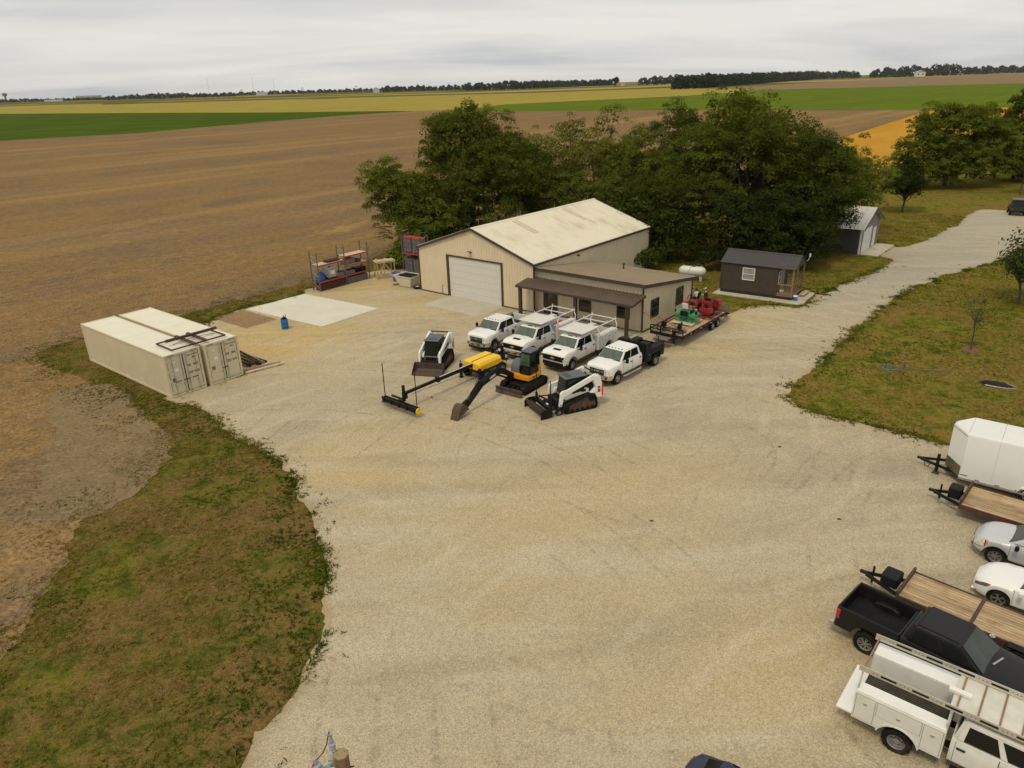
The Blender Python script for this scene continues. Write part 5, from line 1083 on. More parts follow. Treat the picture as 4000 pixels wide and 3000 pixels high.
# utility vehicle by the far drive
t = thing('utility_vehicle', 'dark boxy utility vehicle at the far end of the drive', 'utility vehicle', (68.6, 97.6, .03), 62)
M_dkgreen = mat('dark_green_paint', (.02, .028, .022), .4, var=.15)
MB().box(-.6, 3.0, -.85, .85, .55, 1.15).build('body', M_dkgreen, t, bevel=.08, seg=2); greenhouse(t, (2.0, -.05, .80, 1.12), (1.5, .1, .72, 2.0), M_dkgreen, [(.1, .45, .1, .85), (.5, .92, .1, .85)]); MB().box(-.1, 1.75, -.83, .83, 2.0, 2.08).build('roof', M_dullgrey, t, bevel=.03)
for x in (.1, 2.4):
    for s in (-1, 1): wheel(t, x, s*.8, .38, .3, .2, 'steel')
for s in (-1, 1): MB().box(-.62, -.58, s*.7-.06, s*.7+.06, .8, .95).build('tail_light', M_red, t)
MB().box(-.72, -.62, -.8, .8, .5, .62).build('rear_bumper', M_black, t)
# ---------------------------------------------------------------- earth-moving machines (local frame: x forward, y left, origin on the ground)
def offset_poly(poly, d):
    n = len(poly); out = []
    for i in range(n):
        a, b, c = [Vector((*poly[(i+j) % n],)) for j in (-1, 0, 1)]
        e1 = (b-a).normalized(); e2 = (c-b).normalized(); nn = Vector((-(e1.y+e2.y), e1.x+e2.x)); nn.normalize(); out.append(tuple(b+nn*d))
    return out
def track(t, poly, y0, y1, lug=.11, m=M_rubber, th=.05, dirt=M_bucketmud):
    """rubber track: belt + lugs; poly counter-clockwise in xz"""
    inn = offset_poly(poly, th); mb = MB(); n = len(poly)
    rings = [[(p[0], y0, p[1]), (p[0], y1, p[1]), (q[0], y1, q[1]), (q[0], y0, q[1])] for p, q in zip(poly, inn)]; rings.append(rings[0]); mb.loft(rings, caps=False)
    belt = mb.build('track', m, t); L = 0; pts = []
    for i in range(n):
        a, b = Vector(poly[i]), Vector(poly[(i+1) % n]); seg = (b-a).length; k_ = max(1, round(seg/lug))
        for j in range(k_): pts.append((a+(b-a)*((j+.5)/k_), (b-a).normalized()))
    lg = MB()
    for c, d in pts:
        nn = Vector((d.y, -d.x)); p = c+nn*.014; ang_ = math.atan2(d.y, d.x)
        lg.cbox((p.x, (y0+y1)/2, p.y), (lug*.5, (y1-y0)*.96, .03), 0, -ang_, 0)
    lg.build('tread_lugs', m, belt)['kind'] = 'stuff'
    yo = y1 if abs(y1) > abs(y0) else y0; s = 1 if yo > 0 else -1
    core = offset_poly(poly, th+.05); mb = MB(); mb.prism(core, 'y', min(y0, y1)+.09, max(y0, y1)-.09); mb.build('track_frame', dirt, t)
    return belt
def loader(loc, deg, label, tool):
    t = thing('track_loader', label, 'track loader', (*loc, .03), deg, 'compact track loaders')
    poly = [(.95, 0), (1.16, .10), (1.26, .26), (1.22, .44), (1.08, .56), (.85, .62), (-.40, .93), (-.62, .98), (-.82, .92), (-.95, .76), (-1.06, .30), (-1.02, .10), (-.88, 0)]
    for s in (-1, 1):
        y0, y1 = (.53, .99) if s > 0 else (-.99, -.53); track(t, poly, y0, y1)
        for x in (-.75, -.4, -.05, .3, .65): MB().cyl((x, s*.60, .15), (x, s*.92, .15), .10, n=12).build('roller', M_black, t)
        MB().cyl((-.66, s*.6, .70), (-.66, s*.93, .70), .20, n=14).build('sprocket', M_black, t); MB().cyl((1.0, s*.6, .33), (1.0, s*.92, .33), .20, n=14).build('idler', M_black, t)
        # rear upright and flank panel
        mb = MB(); mb.prism([(-1.42, .62), (-1.42, 1.45), (-1.30, 1.98), (-1.12, 2.08), (-.94, 2.02), (-.88, 1.62), (-1.0, 1.25), (-.72, 1.02), (-.60, 1.02), (-.95, .92), (-1.08, .62)], 'y', min(s*.60, s*.86), max(s*.60, s*.86)); fl = mb.build('rear_upright', M_white, t, bevel=.02)
        MB().box(-1.32, -1.12, min(s*.861, s*.866), max(s*.861, s*.866), .95, 1.18).build('decal', M_red, fl); MB().box(-1.30, -1.12, min(s*.861, s*.866), max(s*.861, s*.866), 1.22, 1.34).build('decal', M_ink, fl)
        arm = [(-1.20, 2.10), (-.96, 2.13), (-.62, 2.02), (.92, 1.46), (1.22, 1.44), (1.36, 1.32), (1.46, .50), (1.28, .46), (1.14, 1.02), (.86, 1.16), (-.90, 1.78), (-1.16, 1.86)]
        mb = MB(); mb.prism(arm, 'y', min(s*.66, s*.80), max(s*.66, s*.80)); ar = mb.build('lift_arm', M_white, t, bevel=.02)
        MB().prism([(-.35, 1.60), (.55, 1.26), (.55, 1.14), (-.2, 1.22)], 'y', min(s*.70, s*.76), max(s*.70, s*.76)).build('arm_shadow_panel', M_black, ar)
        mb = MB(); mb.prism([(-.62, 1.02), (.95, .78), (1.12, .95), (1.05, 1.14), (-.25, 1.36), (-.62, 1.25)], 'y', min(s*.50, s*.655), max(s*.50, s*.655)); mb.build('side_panel', M_white, t, bevel=.015)
        MB().box(-.42, -.10, min(s*.656, s*.664), max(s*.656, s*.664), 1.10, 1.26).build('vent', M_black, t)
        MB().cyl((-1.05, s*.64, 1.97), (-1.05, s*.83, 1.97), .07).cyl((1.36, s*.64, .58), (1.36, s*.83, .58), .06).build('arm_pin', M_steelgrey, ar)
        MB().cyl((-.75, s*.60, 1.15), (-1.0, s*.60, 1.75), .05).build('lift_cylinder', M_black, t)
    MB().box(-1.36, 1.02, -.52, .52, .32, .98).build('chassis', M_dullgrey, t, bevel=.03); MB().box(-1.34, -.58, -.58, .58, .985, 1.62).build('engine_hood', M_black, t, bevel=.05)
    tg = MB().box(-1.47, -1.37, -.66, .66, .62, 1.50).build('tailgate', M_white, t, bevel=.03)
    for s in (-1, 1): MB().box(-1.50, -1.40, min(s*.78, s*.88), max(s*.78, s*.88), .70, 1.52).build('tail_light', M_red, tg, bevel=.02)
    MB().box(-1.14, -1.06, -.80, .80, 2.04, 2.12).build('arm_crossbar', M_black, t, bevel=.02); MB().box(1.28, 1.40, -.66, .66, .60, .78).build('arm_crossbar', M_black, t, bevel=.02)
    M_cabg = mat('green_cab_glass', (.010, .018, .012), .06, var=.5, scale=3, spec=.4)
    g = greenhouse(t, (.98, -.60, .50, .86), (.78, -.52, .49, 2.02), M_black, [(.10, .90, .22, .90)], ws=(.08, .92, .10, .92), bevel=.03, wind=M_cabg, glass=M_cabg, roofname='cab')
    rf = MB().box(-.60, .92, -.54, .54, 2.015, 2.085).build('cab_roof', M_rackgrey, t, bevel=.03); MB().box(.35, .72, -.33, .33, 2.086, 2.094).build('skylight', M_cabg, rf)
    MB().tube([(-.78, .2, 1.62), (-.78, .2, 1.85), (-.80, -.1, 2.0), (-.7, -.2, 1.86), (-.66, .05, 1.75)], .045).build('hose', M_black, t)
    MB().box(.80, 1.05, -.40, .40, .62, .90).build('footwell', M_black, t)
    if tool == 'bucket':
        b_ = MB(); w_ = 1.03
        pr = [(1.50, .70), (1.42, .66), (1.40, .20), (1.50, .05), (2.32, .0), (2.32, .035), (1.56, .10), (1.48, .24), (1.50, .66)]
        b_.prism(pr, 'y', -w_, w_); bk = b_.build('bucket', M_bladesteel, t)
        for s in (-1, 1): m2 = MB(); m2.prism([(1.43, .69), (1.41, .18), (1.5, .03), (2.28, .02), (2.2, .12), (1.62, .68)], 'y', min(s*w_, s*(w_+.03)), max(s*w_, s*(w_+.03))); m2.build('bucket_side', M_bladesteel, bk)
        MB().box(1.60, 2.28, -w_+.03, w_-.03, .105, .115).build('soil_residue', M_bucketmud, bk) if False else MB().panel(((1.60, -w_+.03, .10), (2.28, -w_+.03, .045), (2.28, w_-.03, .045), (1.60, w_-.03, .10)), off=.012).build('soil_residue', M_bucketmud, bk)
    else:
        rk = MB(); rk.box(2.12, 2.22, -1.05, .95, .42, .56).box(1.45, 2.15, -.20, -.08, .42, .58).box(1.45, 2.15, .12, .24, .42, .58).box(1.42, 1.54, -.55, .55, .30, .85); rk.build('rake_frame', M_black, t, bevel=.012)
        MB().box(2.02, 2.26, -1.08, .95, .60, .66).build('rake_hood', M_black, t); rl = MB().cyl((2.48, -1.08, .27), (2.48, .96, .27), .15, n=12).build('rake_roller', M_bladesteel, t)
        tm = MB()
        for i in range(22):
            y = -1.03+i*.092
            for a_ in range(6): q = a_*PI/3+i*.35; tm.cbox((2.48+.19*math.cos(q), y, .27+.19*math.sin(q)), (.09, .045, .03), 0, -q, 0)
        tm.build('rake_teeth', M_bladesteel, rl)['kind'] = 'stuff'
        for i in range(11): y = -1.0+i*.19; MB().cbox((2.72, y, .47), (.04, .10, .40), 0, R(12)).build('deflector_tine', M_bladesteel, t)
        for y in (-1.16, 1.0): m2 = MB(); m2.prism([(2.02, .08), (2.80, .04), (2.80, .46), (2.55, .62), (2.02, .62)], 'y', y-.02, y+.02); m2.build('end_plate', M_black, t, bevel=.006)
        for s in (-1, 1): wheel(t, 1.52, s*.84, .21, .17, .11, 'steel'); MB().box(1.48, 2.1, s*.70-.03, s*.70+.03, .36, .44).build('wheel_arm', M_black, t)
        MB().box(2.02, 2.10, .30, .5, .665, .72).build('decal_plate', M_decal, t)
        for x, y, z0, z1 in ((2.36, -.38, .66, 2.75), (2.0, .72, .62, 2.25)): ms = MB().box(x-.06, x+.06, y-.06, y+.06, z0, z0+.55).build('mast', M_black, t); MB().cyl((x, y, z0+.3), (x, y, z1), .03, n=6).build('laser_pole', M_black, ms)
        MB().tube([(1.45, .1, .8), (1.7, -.1, 1.0), (2.1, -.3, .95), (2.3, -.5, .75)], .035).build('hydraulic_hose', M_black, t); MB().tube([(1.45, -.1, .8), (1.8, .3, .75), (2.0, .4, .9), (2.3, .2, .7)], .03).build('hydraulic_hose', M_black, t)
        MB().cyl((1.62, .0, .6), (2.2, -.45, .95), .05).build('angle_cylinder', M_black, t); MB().box(1.7, 2.0, -.1, .2, .585, .80).build('valve_block', M_black, t)
    return t
loader((-5.28, 47.74), -104, 'white track loader with wide black bucket standing apart near the pad', 'bucket')
loader((3.75, 40.04), -155.6, 'white track loader with black soil rake and laser poles', 'rake')

# excavator
t = thing('mini_excavator', 'yellow and black mini excavator with its boom reaching to the ground', 'excavator', (.78, 43.22, .03), -127)
st = [(1.05*1+.27*math.cos(a_), .29+.29*math.sin(a_)) for a_ in np.linspace(-PI/2, PI/2, 7)]; st += [(-x, z) for x, z in st[::-1]]
for s in (-1, 1):
    y0, y1 = (.58, .98) if s > 0 else (-.98, -.58); track(t, st, y0, y1, lug=.10, dirt=M_black)
    for x in (-.7, -.25, .2, .65): MB().cyl((x, s*.64, .12), (x, s*.94, .12), .08).build('roller', M_black, t)
MB().box(-.9, .95, -.5, .5, .30, .52).build('undercarriage', M_black, t, bevel=.03); MB().cyl((0, 0, .50), (0, 0, .70), .48, n=20).build('swing_ring', M_black, t)
bl = MB(); bl.prism([(1.62, .02), (1.74, .04), (1.66, .22), (1.72, .44), (1.64, .46), (1.58, .24)], 'y', -1.02, 1.02); bl = bl.build('dozer_blade', M_bladesteel, t)
for s in (-1, 1): MB().beam((.8, s*.32, .38), (1.62, s*.38, .25), .10, .12).build('blade_arm', M_black, bl)
MB().cyl((.8, 0, .45), (1.6, 0, .34), .05).build('blade_cylinder', M_black, bl)
deck = [(.55, .80), (-.55, .84), (-1.02, .70), (-1.20, .35), (-1.22, -.3), (-1.08, -.68), (-.6, -.86), (.40, -.80), (.62, -.45), (.62, .35)]
MB().prism(deck, 'z', .70, 1.02).build('upper_frame', M_orange, t, bevel=.04, seg=2)
MB().prism([(-.55, .83), (-1.02, .69), (-1.20, .35), (-1.22, -.3), (-1.08, -.67), (-.86, -.55), (-.86, .55), (-.55, .62)], 'z', 1.022, 1.52).build('counterweight', M_orange, t, bevel=.08, seg=2)
mb = MB(); rings = []
for y in (-.86, -.80, -.55, -.22, -.16): q = {-.86: .86, -.16: .9}.get(y, 1); rings.append([(-.28+.62*q*math.cos(a_)*1.0, y, 1.02+.72*q*max(0, math.sin(a_))**.8) for a_ in np.linspace(0, PI, 12)])
mb.loft(rings); mb.build('engine_cover', M_rackgrey, t, smooth=50)
M_cabg2 = mat('pale_cab_glass', (.06, .10, .06), .06, var=.5, scale=2.5, spec=.6)
g = greenhouse(t, (.42, -.82, .40, 1.02), (.22, -.80, .39, 2.46), M_black, [(.10, .52, .40, .92), (.56, .92, .40, .92), (.10, .52, .05, .36)], ws=(.08, .92, .42, .93), rw=(.1, .9, .4, .9), bevel=.05, wind=M_cabg2, glass=M_glass, roofname='cab'); g.location.y = .34
MB().box(-.80, .24, -.06, .74, 2.455, 2.53).build('cab_roof', M_rackgrey, t, bevel=.04, seg=2)
MB().box(.41, .425, .0, .68, 1.08, 1.55).build('lower_windscreen', M_glass, t)
text('50G', .17, t, (.05, .835, .86), (-1, -.03, 0), Z, M_ink, bold=.006); MB().box(-.45, -.16, .83, .84, .84, .90).build('decal', M_ink, t)
by = -.50; MB().box(.58, .98, by-.16, by+.16, .70, 1.12).build('swing_post', M_black, t, bevel=.04)
boom = [(.62, .95), (.80, .88), (1.95, 1.50), (3.75, 1.22), (3.90, 1.36), (3.70, 1.52), (2.0, 1.86), (1.72, 1.80), (.66, 1.12)]
bo = MB().prism(boom, 'y', by-.12, by+.12).build('boom', M_black, t, bevel=.02)
text('DEERE', .20, t, (2.75, by+.124, 1.55), (-.985, 0, .17), (.17, 0, .985), M_decal, bold=.006)
MB().cyl((.95, by, .80), (2.1, by, 1.42), .06).build('boom_cylinder', M_black, bo); MB().cyl((1.75, by, 1.92), (3.3, by, 1.72), .05).cyl((3.3, by, 1.72), (3.85, by, 1.62), .03).build('stick_cylinder', M_blkplastic, bo)
stick = [(3.62, 1.60), (3.95, 1.66), (4.10, 1.40), (5.42, .50), (5.35, .34), (5.15, .38), (3.70, 1.18)]
sk = MB().prism(stick, 'y', by-.10, by+.10).build('stick', M_black, t, bevel=.02)
MB().cyl((4.0, by, 1.62), (4.8, by, 1.1), .05).cyl((4.8, by, 1.1), (5.2, by, .84), .028).build('bucket_cylinder', M_blkplastic, sk); MB().beam((5.15, by, .85), (5.55, by, .72), .18, .06).beam((5.05, by, .60), (5.18, by, .85), .2, .06).build('bucket_link', M_black, sk)
bk = [(5.30, .34), (5.42, .60), (5.70, .80), (6.0, .78), (6.20, .55), (6.30, .25), (6.40, .02), (6.30, .03), (6.10, .28), (5.98, .52), (5.72, .64), (5.52, .52), (5.42, .32)]
b_ = MB().prism(bk, 'y', by-.28, by+.28).build('digging_bucket', M_bucketmud, t)
for s in (-1, 1): MB().prism([(5.36, .38), (5.5, .58), (5.72, .76), (5.98, .74), (6.14, .52), (6.22, .25), (5.9, .24)], 'y', by+s*.28-.012, by+s*.28+.012).build('bucket_side', M_bucketmud, b_)
for i in range(4): MB().cbox((6.40, by-.21+i*.14, .04), (.12, .06, .05), 0, R(55)).build('bucket_tooth', M_bladesteel, b_)
for s in (-1, 1): MB().tube([(1.2, by+s*.13, 1.3), (2.0, by+s*.15, 1.95), (3.2, by+s*.14, 1.68), (3.8, by+s*.2, 1.75), (4.2, by+s*.12, 1.42)], .018, 5).build('hose', M_black, bo)

# laser screed
t = thing('laser_screed', 'yellow hooded laser screed with long black telescopic boom and head', 'laser screed', (-1.95, 45.5, .03), -131)
for s in (-1, 1):
    mb = MB(); y0, y1 = s*.06, s*.78
    rings = [[(x, y0, 1.27-dz), (x, s*.66, 1.27-dz), (x, y1, 1.10), (x, y1, .74), (x, y0, .74)] for x, dz in ((1.06, .10), (.95, 0), (-1.02, 0), (-1.06, .03))]
    mb.loft(rings); h_ = mb.build('hood', M_yellow, t, bevel=.02, seg=2); MB().cyl((.7, s*.45, 1.25), (.7, s*.45, 1.262), .05, n=10).build('hood_cap', M_black, h_)
MB().box(-1.15, 1.05, -.04, .04, .9, 1.12).box(-1.1, 1.0, -.7, .7, .58, .77).build('main_frame', M_black, t)
for x in (.62, -1.0):
    for s in (-1, 1): wheel(t, x, s*.78, .40, .30, .20, 'steel')
MB().cyl((.62, -.7, .40), (.62, .7, .40), .07).cyl((-1.0, -.7, .40), (-1.0, .7, .40), .07).build('axle', M_black, t)
for s in (-1, 1): lg = MB().box(1.14, 1.30, s*.86-.08, s*.86+.08, .06, 1.0).build('stabiliser_leg', M_black, t); MB().cyl((1.22, s*.86, 0), (1.22, s*.86, .05), .14, n=12).build('leg_foot', M_black, lg); MB().beam((1.1, s*.3, .68), (1.22, s*.8, .68), .12, .12).build('leg_arm', M_black, t)
b0 = MB().box(1.0, 4.15, -.11, .11, .92, 1.16).build('outer_boom', M_black, t, bevel=.012); MB().box(4.10, 4.30, -.16, .16, .88, 1.22).build('boom_collar', M_black, b0, bevel=.012); MB().box(1.0, 4.1, .03, .09, 1.165, 1.20).build('boom_rail', M_tank, b0)
MB().box(4.30, 6.90, -.08, .08, .95, 1.12).build('inner_boom', M_black, t, bevel=.01); MB().tube([(1.2, .25, .72), (3.5, .22, .80), (6.6, .14, .88)], .016, 5).build('boom_cable', M_rust, t)
hd = 7.30; MB().box(6.85, 7.1, -.14, .14, .70, 1.12).build('boom_head', M_black, t, bevel=.02); MB().box(6.98, 7.12, -.07, .07, .55, 1.58).build('head_mast', M_black, t); MB().box(7.0, 7.35, -.22, .10, .58, .72).build('pivot_block', M_black, t)
sq = []   # head bar runs across, square to the boom within a few degrees
for x0, x1, z0, z1, nm in ((7.22, 7.30, .52, .62, 'rear_beam'), (7.42, 7.52, .50, .62, 'front_beam'), (7.26, 7.50, .30, .46, 'auger_housing')): MB().box(x0, x1, -1.58, 1.58, z0, z1).build(nm, M_black, t, bevel=.01)
for i in range(9): y = -1.5+i*.375; MB().box(7.30, 7.42, y-.03, y+.03, .50, .60).build('head_rib', M_black, t); 
for i in range(5): y = -1.4+i*.7; MB().box(7.50, 7.58, y-.06, y+.06, .28, .56).build('head_bracket', M_black, t)
MB().box(7.52, 7.60, -1.56, 1.56, .24, .32).build('strike_off', M_dullgrey, t); MB().cyl((7.38, -1.55, .27), (7.38, 1.55, .27), .09, n=10).build('auger', M_steelgrey, t); MB().box(7.05, 7.14, -1.1, -.2, .62, .72).build('control_box', M_black, t)
MB().cyl((7.40, 1.59, .44), (7.40, 1.66, .44), .20, n=10).build('end_cap', M_yellow, t)
for y in (-1.40, 1.48): MB().cyl((7.36, y, .6), (7.36, y, 2.80), .03, n=6).build('laser_pole', M_black, t)
e_ = MB().box(-1.75, -1.15, -.5, .55, .80, 1.15).build('engine', M_black, t, bevel=.04); MB().cyl((-1.35, -.3, 1.15), (-1.35, -.3, 1.55), .11).build('air_filter', M_black, e_); MB().box(-1.65, -1.45, .1, .5, 1.15, 1.75).build('control_console', M_black, e_, bevel=.02); MB().cyl((-1.44, .3, 1.45), (-1.40, .3, 1.45), .10, n=12).build('gauge', M_tank, e_)
MB().box(-2.0, -1.65, -.55, .65, .66, .72).build('operator_step', M_black, t); MB().box(-1.75, -1.5, .5, .7, 1.16, 1.3).build('seat', M_black, t)
for y in (.2, .5): MB().cyl((-1.85, y, .2), (-1.85, y, .8), .025).build('step_post', M_black, t)
MB().tube([(1.1, -.75, .9), (1.25, -.9, 1.15), (1.3, -.8, 1.3), (1.35, -.7, 1.1)], .02).build('hose', M_black, t)

# ---------------------------------------------------------------- trailers
def flat_trailer(loc, deg, label, w_, L, zd, n_planks, wheels=(-3.6, -4.5), tongue=1.5, jbox=True, split=None, fender=False, group='open flatbed trailers'):
    t = thing('flatbed_trailer', label, 'trailer', (*loc, .03), deg, group); h = w_/2
    fr = MB(); fr.box(-L, 0, -h, -h+.07, zd-.20, zd+.02).box(-L, 0, h-.07, h, zd-.20, zd+.02).box(-.08, 0, -h+.07, h-.07, zd-.20, zd+.02).box(-L, -L+.08, -h+.07, h-.07, zd-.20, zd+.02)
    fr.build('frame', M_rust if jbox else M_black, t); y = -h+.08; pw = (w_-.16)/n_planks
    segs = [(-.085, -L+.085)] if not split else [(-.085, split+.06), (split-.06, -L+.085)]
    if split: MB().box(split-.05, split+.05, -h+.08, h-.08, zd-.02, zd+.035).build('cross_rail', M_rust, t)
    for i in range(n_planks):
        for a_, b_ in segs: MB().box(b_, a_, y+i*pw+.011, y+(i+1)*pw-.011, zd-.035, zd+random.uniform(.004, .014)).build('plank', M_deck, t)
    mb = MB()
    for s in (-1, 1): mb.beam((-.1, s*h*.62, zd-.26), (tongue-.12, s*.05, zd-.26), .07, .13)
    mb.build('tongue', M_black, t); MB().box(tongue-.15, tongue+.12, -.06, .06, zd-.30, zd-.18).build('coupler', M_black, t, bevel=.02)
    jk = MB().cyl((tongue-.35, 0, zd-.55), (tongue-.35, 0, zd+.18), .04).build('jack', M_black, t); MB().cyl((tongue-.35, 0, .0), (tongue-.35, 0, zd-.5), .03).build('jack_leg', M_steelgrey, jk); MB().cyl((tongue-.35, 0, 0), (tongue-.35, 0, .02), .09).build('jack_foot', M_steelgrey, jk)
    for x in wheels:
        for s in (-1, 1): wheel(t, x, s*(h-.12 if not fender else h+.16), .36, .22, .2, 'steel')
        MB().cyl((x, -h+.1, .36), (x, h-.1, .36), .05).build('axle', M_black, t)
    if fender:
        for s in (-1, 1): pp = [(wheels[0]+.48, .62), (wheels[0]+.36, .84), (wheels[-1]-.36, .84), (wheels[-1]-.48, .62)]; MB().prism(pp+[(x, z-.03) for x, z in pp[::-1]], 'y', min(s*(h+.005), s*(h+.30)), max(s*(h+.005), s*(h+.30))).build('fender', M_black, t)
    return t
# loaded equipment trailer
tr = flat_trailer((11.48, 50.40), -130.2, 'equipment trailer loaded with trowel machines beside the office', 2.69, 7.5, .86, 13, (-5.1, -6.05), 1.55, False)
mb = MB()
for y in (-1.32, -.5, .5, 1.32): mb.box(-.06, .0, y-.03, y+.03, .88, 1.32)
mb.box(-.06, .0, -1.35, 1.35, 1.32, 1.38).box(-.05, -.01, -1.3, 1.3, 1.08, 1.13); mb.build('front_rail', M_black, tr)
MB().box(.25, .95, -.55, .55, .66, .74).build('tongue_tray', M_dullgrey, tr); MB().box(.02, .14, .62, .78, .25, 1.25).build('front_jack', M_black, tr); MB().cbox((.75, .50, .60), (.34, .012, .09), R(-29)).build('red_decal', M_red, tr)
for i in range(9): x = -.5-i*.82; MB().box(x-.05, x+.05, 1.352, 1.36, .72, .80).build('reflector', M_decal if i % 2 else M_red, tr)
MB().box(-8.1, -7.52, -1.3, 1.3, .58, .64).build('dovetail', M_black, tr)
rp = MB(); rp.prism([(-7.55, .85), (-7.62, 1.35), (-8.0, 1.25), (-8.15, .66)], 'y', .75, 1.32); rp.build('ramp', M_dullgrey, tr); MB().prism([(-7.55, .85), (-7.62, 1.35), (-8.0, 1.25), (-8.15, .66)], 'y', -1.32, -.75).build('ramp', M_dullgrey, tr)
TM = Matrix.Translation((11.48, 50.40, .03)) @ Matrix.Rotation(R(-130.2), 4, 'Z')
def on_tr(x, y, z): return tuple(TM @ Vector((x, y, z)))
def guard(t, x, r, z0, m, n=3, legs=14):
    for j in range(n):
        pts = [(x+r*(1+.02*j)*math.cos(a_), r*(1+.02*j)*math.sin(a_), z0+j*.10) for a_ in np.linspace(0, 2*PI, 25)]; MB().tube(pts, .016, 5).build('guard_ring', m, t)
    mb = MB()
    for i in range(legs): a_ = 2*PI*i/legs; mb.cyl((x+r*math.cos(a_), r*math.sin(a_), z0), (x+r*1.04*math.cos(a_), r*1.04*math.sin(a_), z0+.1*(n-1)), .012, n=5)
    mb.build('guard_struts', m, t)
    mb = MB()
    for i in range(5): a_ = 2*PI*i/5; mb.cbox((x+r*.55*math.cos(a_), r*.55*math.sin(a_), .04), (r*.75, .16, .012), a_, 0, R(8))
    mb.cyl((x, 0, .03), (x, 0, .25), .09); mb.build('trowel_blades', M_bladesteel, t)
def ride_on(label, x, y, z, deg, m, big):
    t = thing('ride_on_trowel', label, 'trowel machine', on_tr(x, y, z), -130.2+deg, 'ride-on trowel machines')
    r = .62 if big else .50; d = .60 if big else .46
    for s in (-1, 1): guard(t, s*d, r, .05, m)
    MB().box(-d-.3, d+.3, -.34, .34, .30, .46).build('main_frame', m, t, bevel=.03)
    for s in (-1, 1): MB().box(s*(d+.12)-.22, s*(d+.12)+.22, -.50, .50, .46, .46+(.34 if big else .22)).build('side_tank', m, t, bevel=.04, seg=2)
    MB().box(-.36, .36, -.50, .12, .46, 1.22 if big else .92).build('engine_cover', m, t, bevel=.05, seg=2); MB().box(-.30, .30, -.62, -.5, .5, .9).build('radiator', M_black, t, bevel=.02)
    zt = 1.22 if big else .92
    MB().box(-.26, .26, -.42, .06, zt, zt+.12).build('seat', M_dullgrey if not big else M_black, t, bevel=.05, seg=2); MB().cbox((0, -.44, zt+.34), (.48, .10, .48), 0, 0, R(10)).build('seat_back', M_tank if not big else M_black, t, bevel=.04, seg=2)
    for s in (-1, 1): MB().tube([(s*.24, .46, .46), (s*.24, .42, zt+.05), (s*.20, .30, zt+.30)], .022).build('control_lever', M_black, t); MB().tube([(s*.4, -.5, .46), (s*.42, -.45, zt+.3), (s*.40, -.1, zt+.34)], .02).build('arm_rail', m, t)
    MB().box(-.40, .40, .20, .52, .465, .52).build('foot_plate', M_black, t)
    for q in range(7): x_ = random.uniform(-.9, .9); y_ = random.uniform(-.45, .45); MB().cbox((x_, y_, (.86 if big else .74)+random.uniform(0, .12)), (random.uniform(.08, .2), random.uniform(.08, .2), random.uniform(.1, .28)), random.random()).build('fitting', (M_black, m, M_steelgrey)[q % 3], t, bevel=.01)
    for q in range(4): x_ = random.uniform(-.8, .8); MB().tube([(x_, -.5, .5), (x_+.1, -.3, .95), (x_+.2, .1, .85), (x_+.05, .45, .55)], .018, 5).build('hose', M_black, t)
    if big: MB().box(-.95, -.55, .1, .5, .81, 1.2).build('water_tank', m, t, bevel=.05); MB().cyl((.7, 0, .8), (.7, 0, 1.15), .10).build('filter', M_black, t); MB().tube([(.9, .45, .8), (.9, .45, 1.7)], .02).build('lamp_post', m, t)
    return t
pal = thing('pallet', 'pale wooden pallet under the green trowel machine on the trailer', 'pallet', on_tr(-3.35, -.05, .876), -130.2)
for i in range(6): MB().box(-.95+i*.33, -.95+i*.33+.26, -.85, .85, .10, .125).build('deck_board', M_woodpale, pal)
for y in (-.75, 0, .75): MB().box(-.95, .96, y-.045, y+.045, 0, .098).build('runner', M_wood, pal)
ride_on('green ride-on trowel machine with grey seat on a pallet', -3.35, -.05, 1.0, 90, M_greenp, False)
ride_on('red ride-on trowel machine nearest the trailer ramp', -5.9, .62, .876, 0, M_redp, True)
ride_on('red ride-on trowel machine against the office side of the trailer', -5.75, -.75, .876, 180, mat('faded_red_paint', (.36, .07, .055), .5, var=.2, scale=6, dirt=(.2, .1, .08), dirtamt=.4), True)
def walk_trowel(label, x, y, deg):
    t = thing('walk_behind_trowel', label, 'trowel machine', on_tr(x, y, .876), -130.2+deg, 'walk-behind trowels'); guard(t, 0, .50, .06, M_rust, 2, 8)
    MB().box(-.16, .16, -.18, .18, .25, .52).build('engine', M_black, t, bevel=.03); MB().box(-.12, .14, -.14, .10, .52, .68).build('fuel_tank', M_black, t, bevel=.03); MB().cyl((.12, .16, .52), (.12, .16, .72), .07).build('air_filter', M_black, t)
    h_ = MB().tube([(-.12, 0, .32), (-.55, 0, .52), (-1.55, 0, 1.05)], .028).build('handle', M_redp, t); MB().tube([(-1.45, -.25, 1.05), (-1.6, -.2, 1.08), (-1.6, .2, 1.08), (-1.45, .25, 1.05)], .018).build('handlebar', M_redp, h_)
    return t
walk_trowel('small walk-behind trowel at the front rail on the office side', -.75, -.62, 95); walk_trowel('small walk-behind trowel at the front rail on the yard side', -.85, .62, 110)

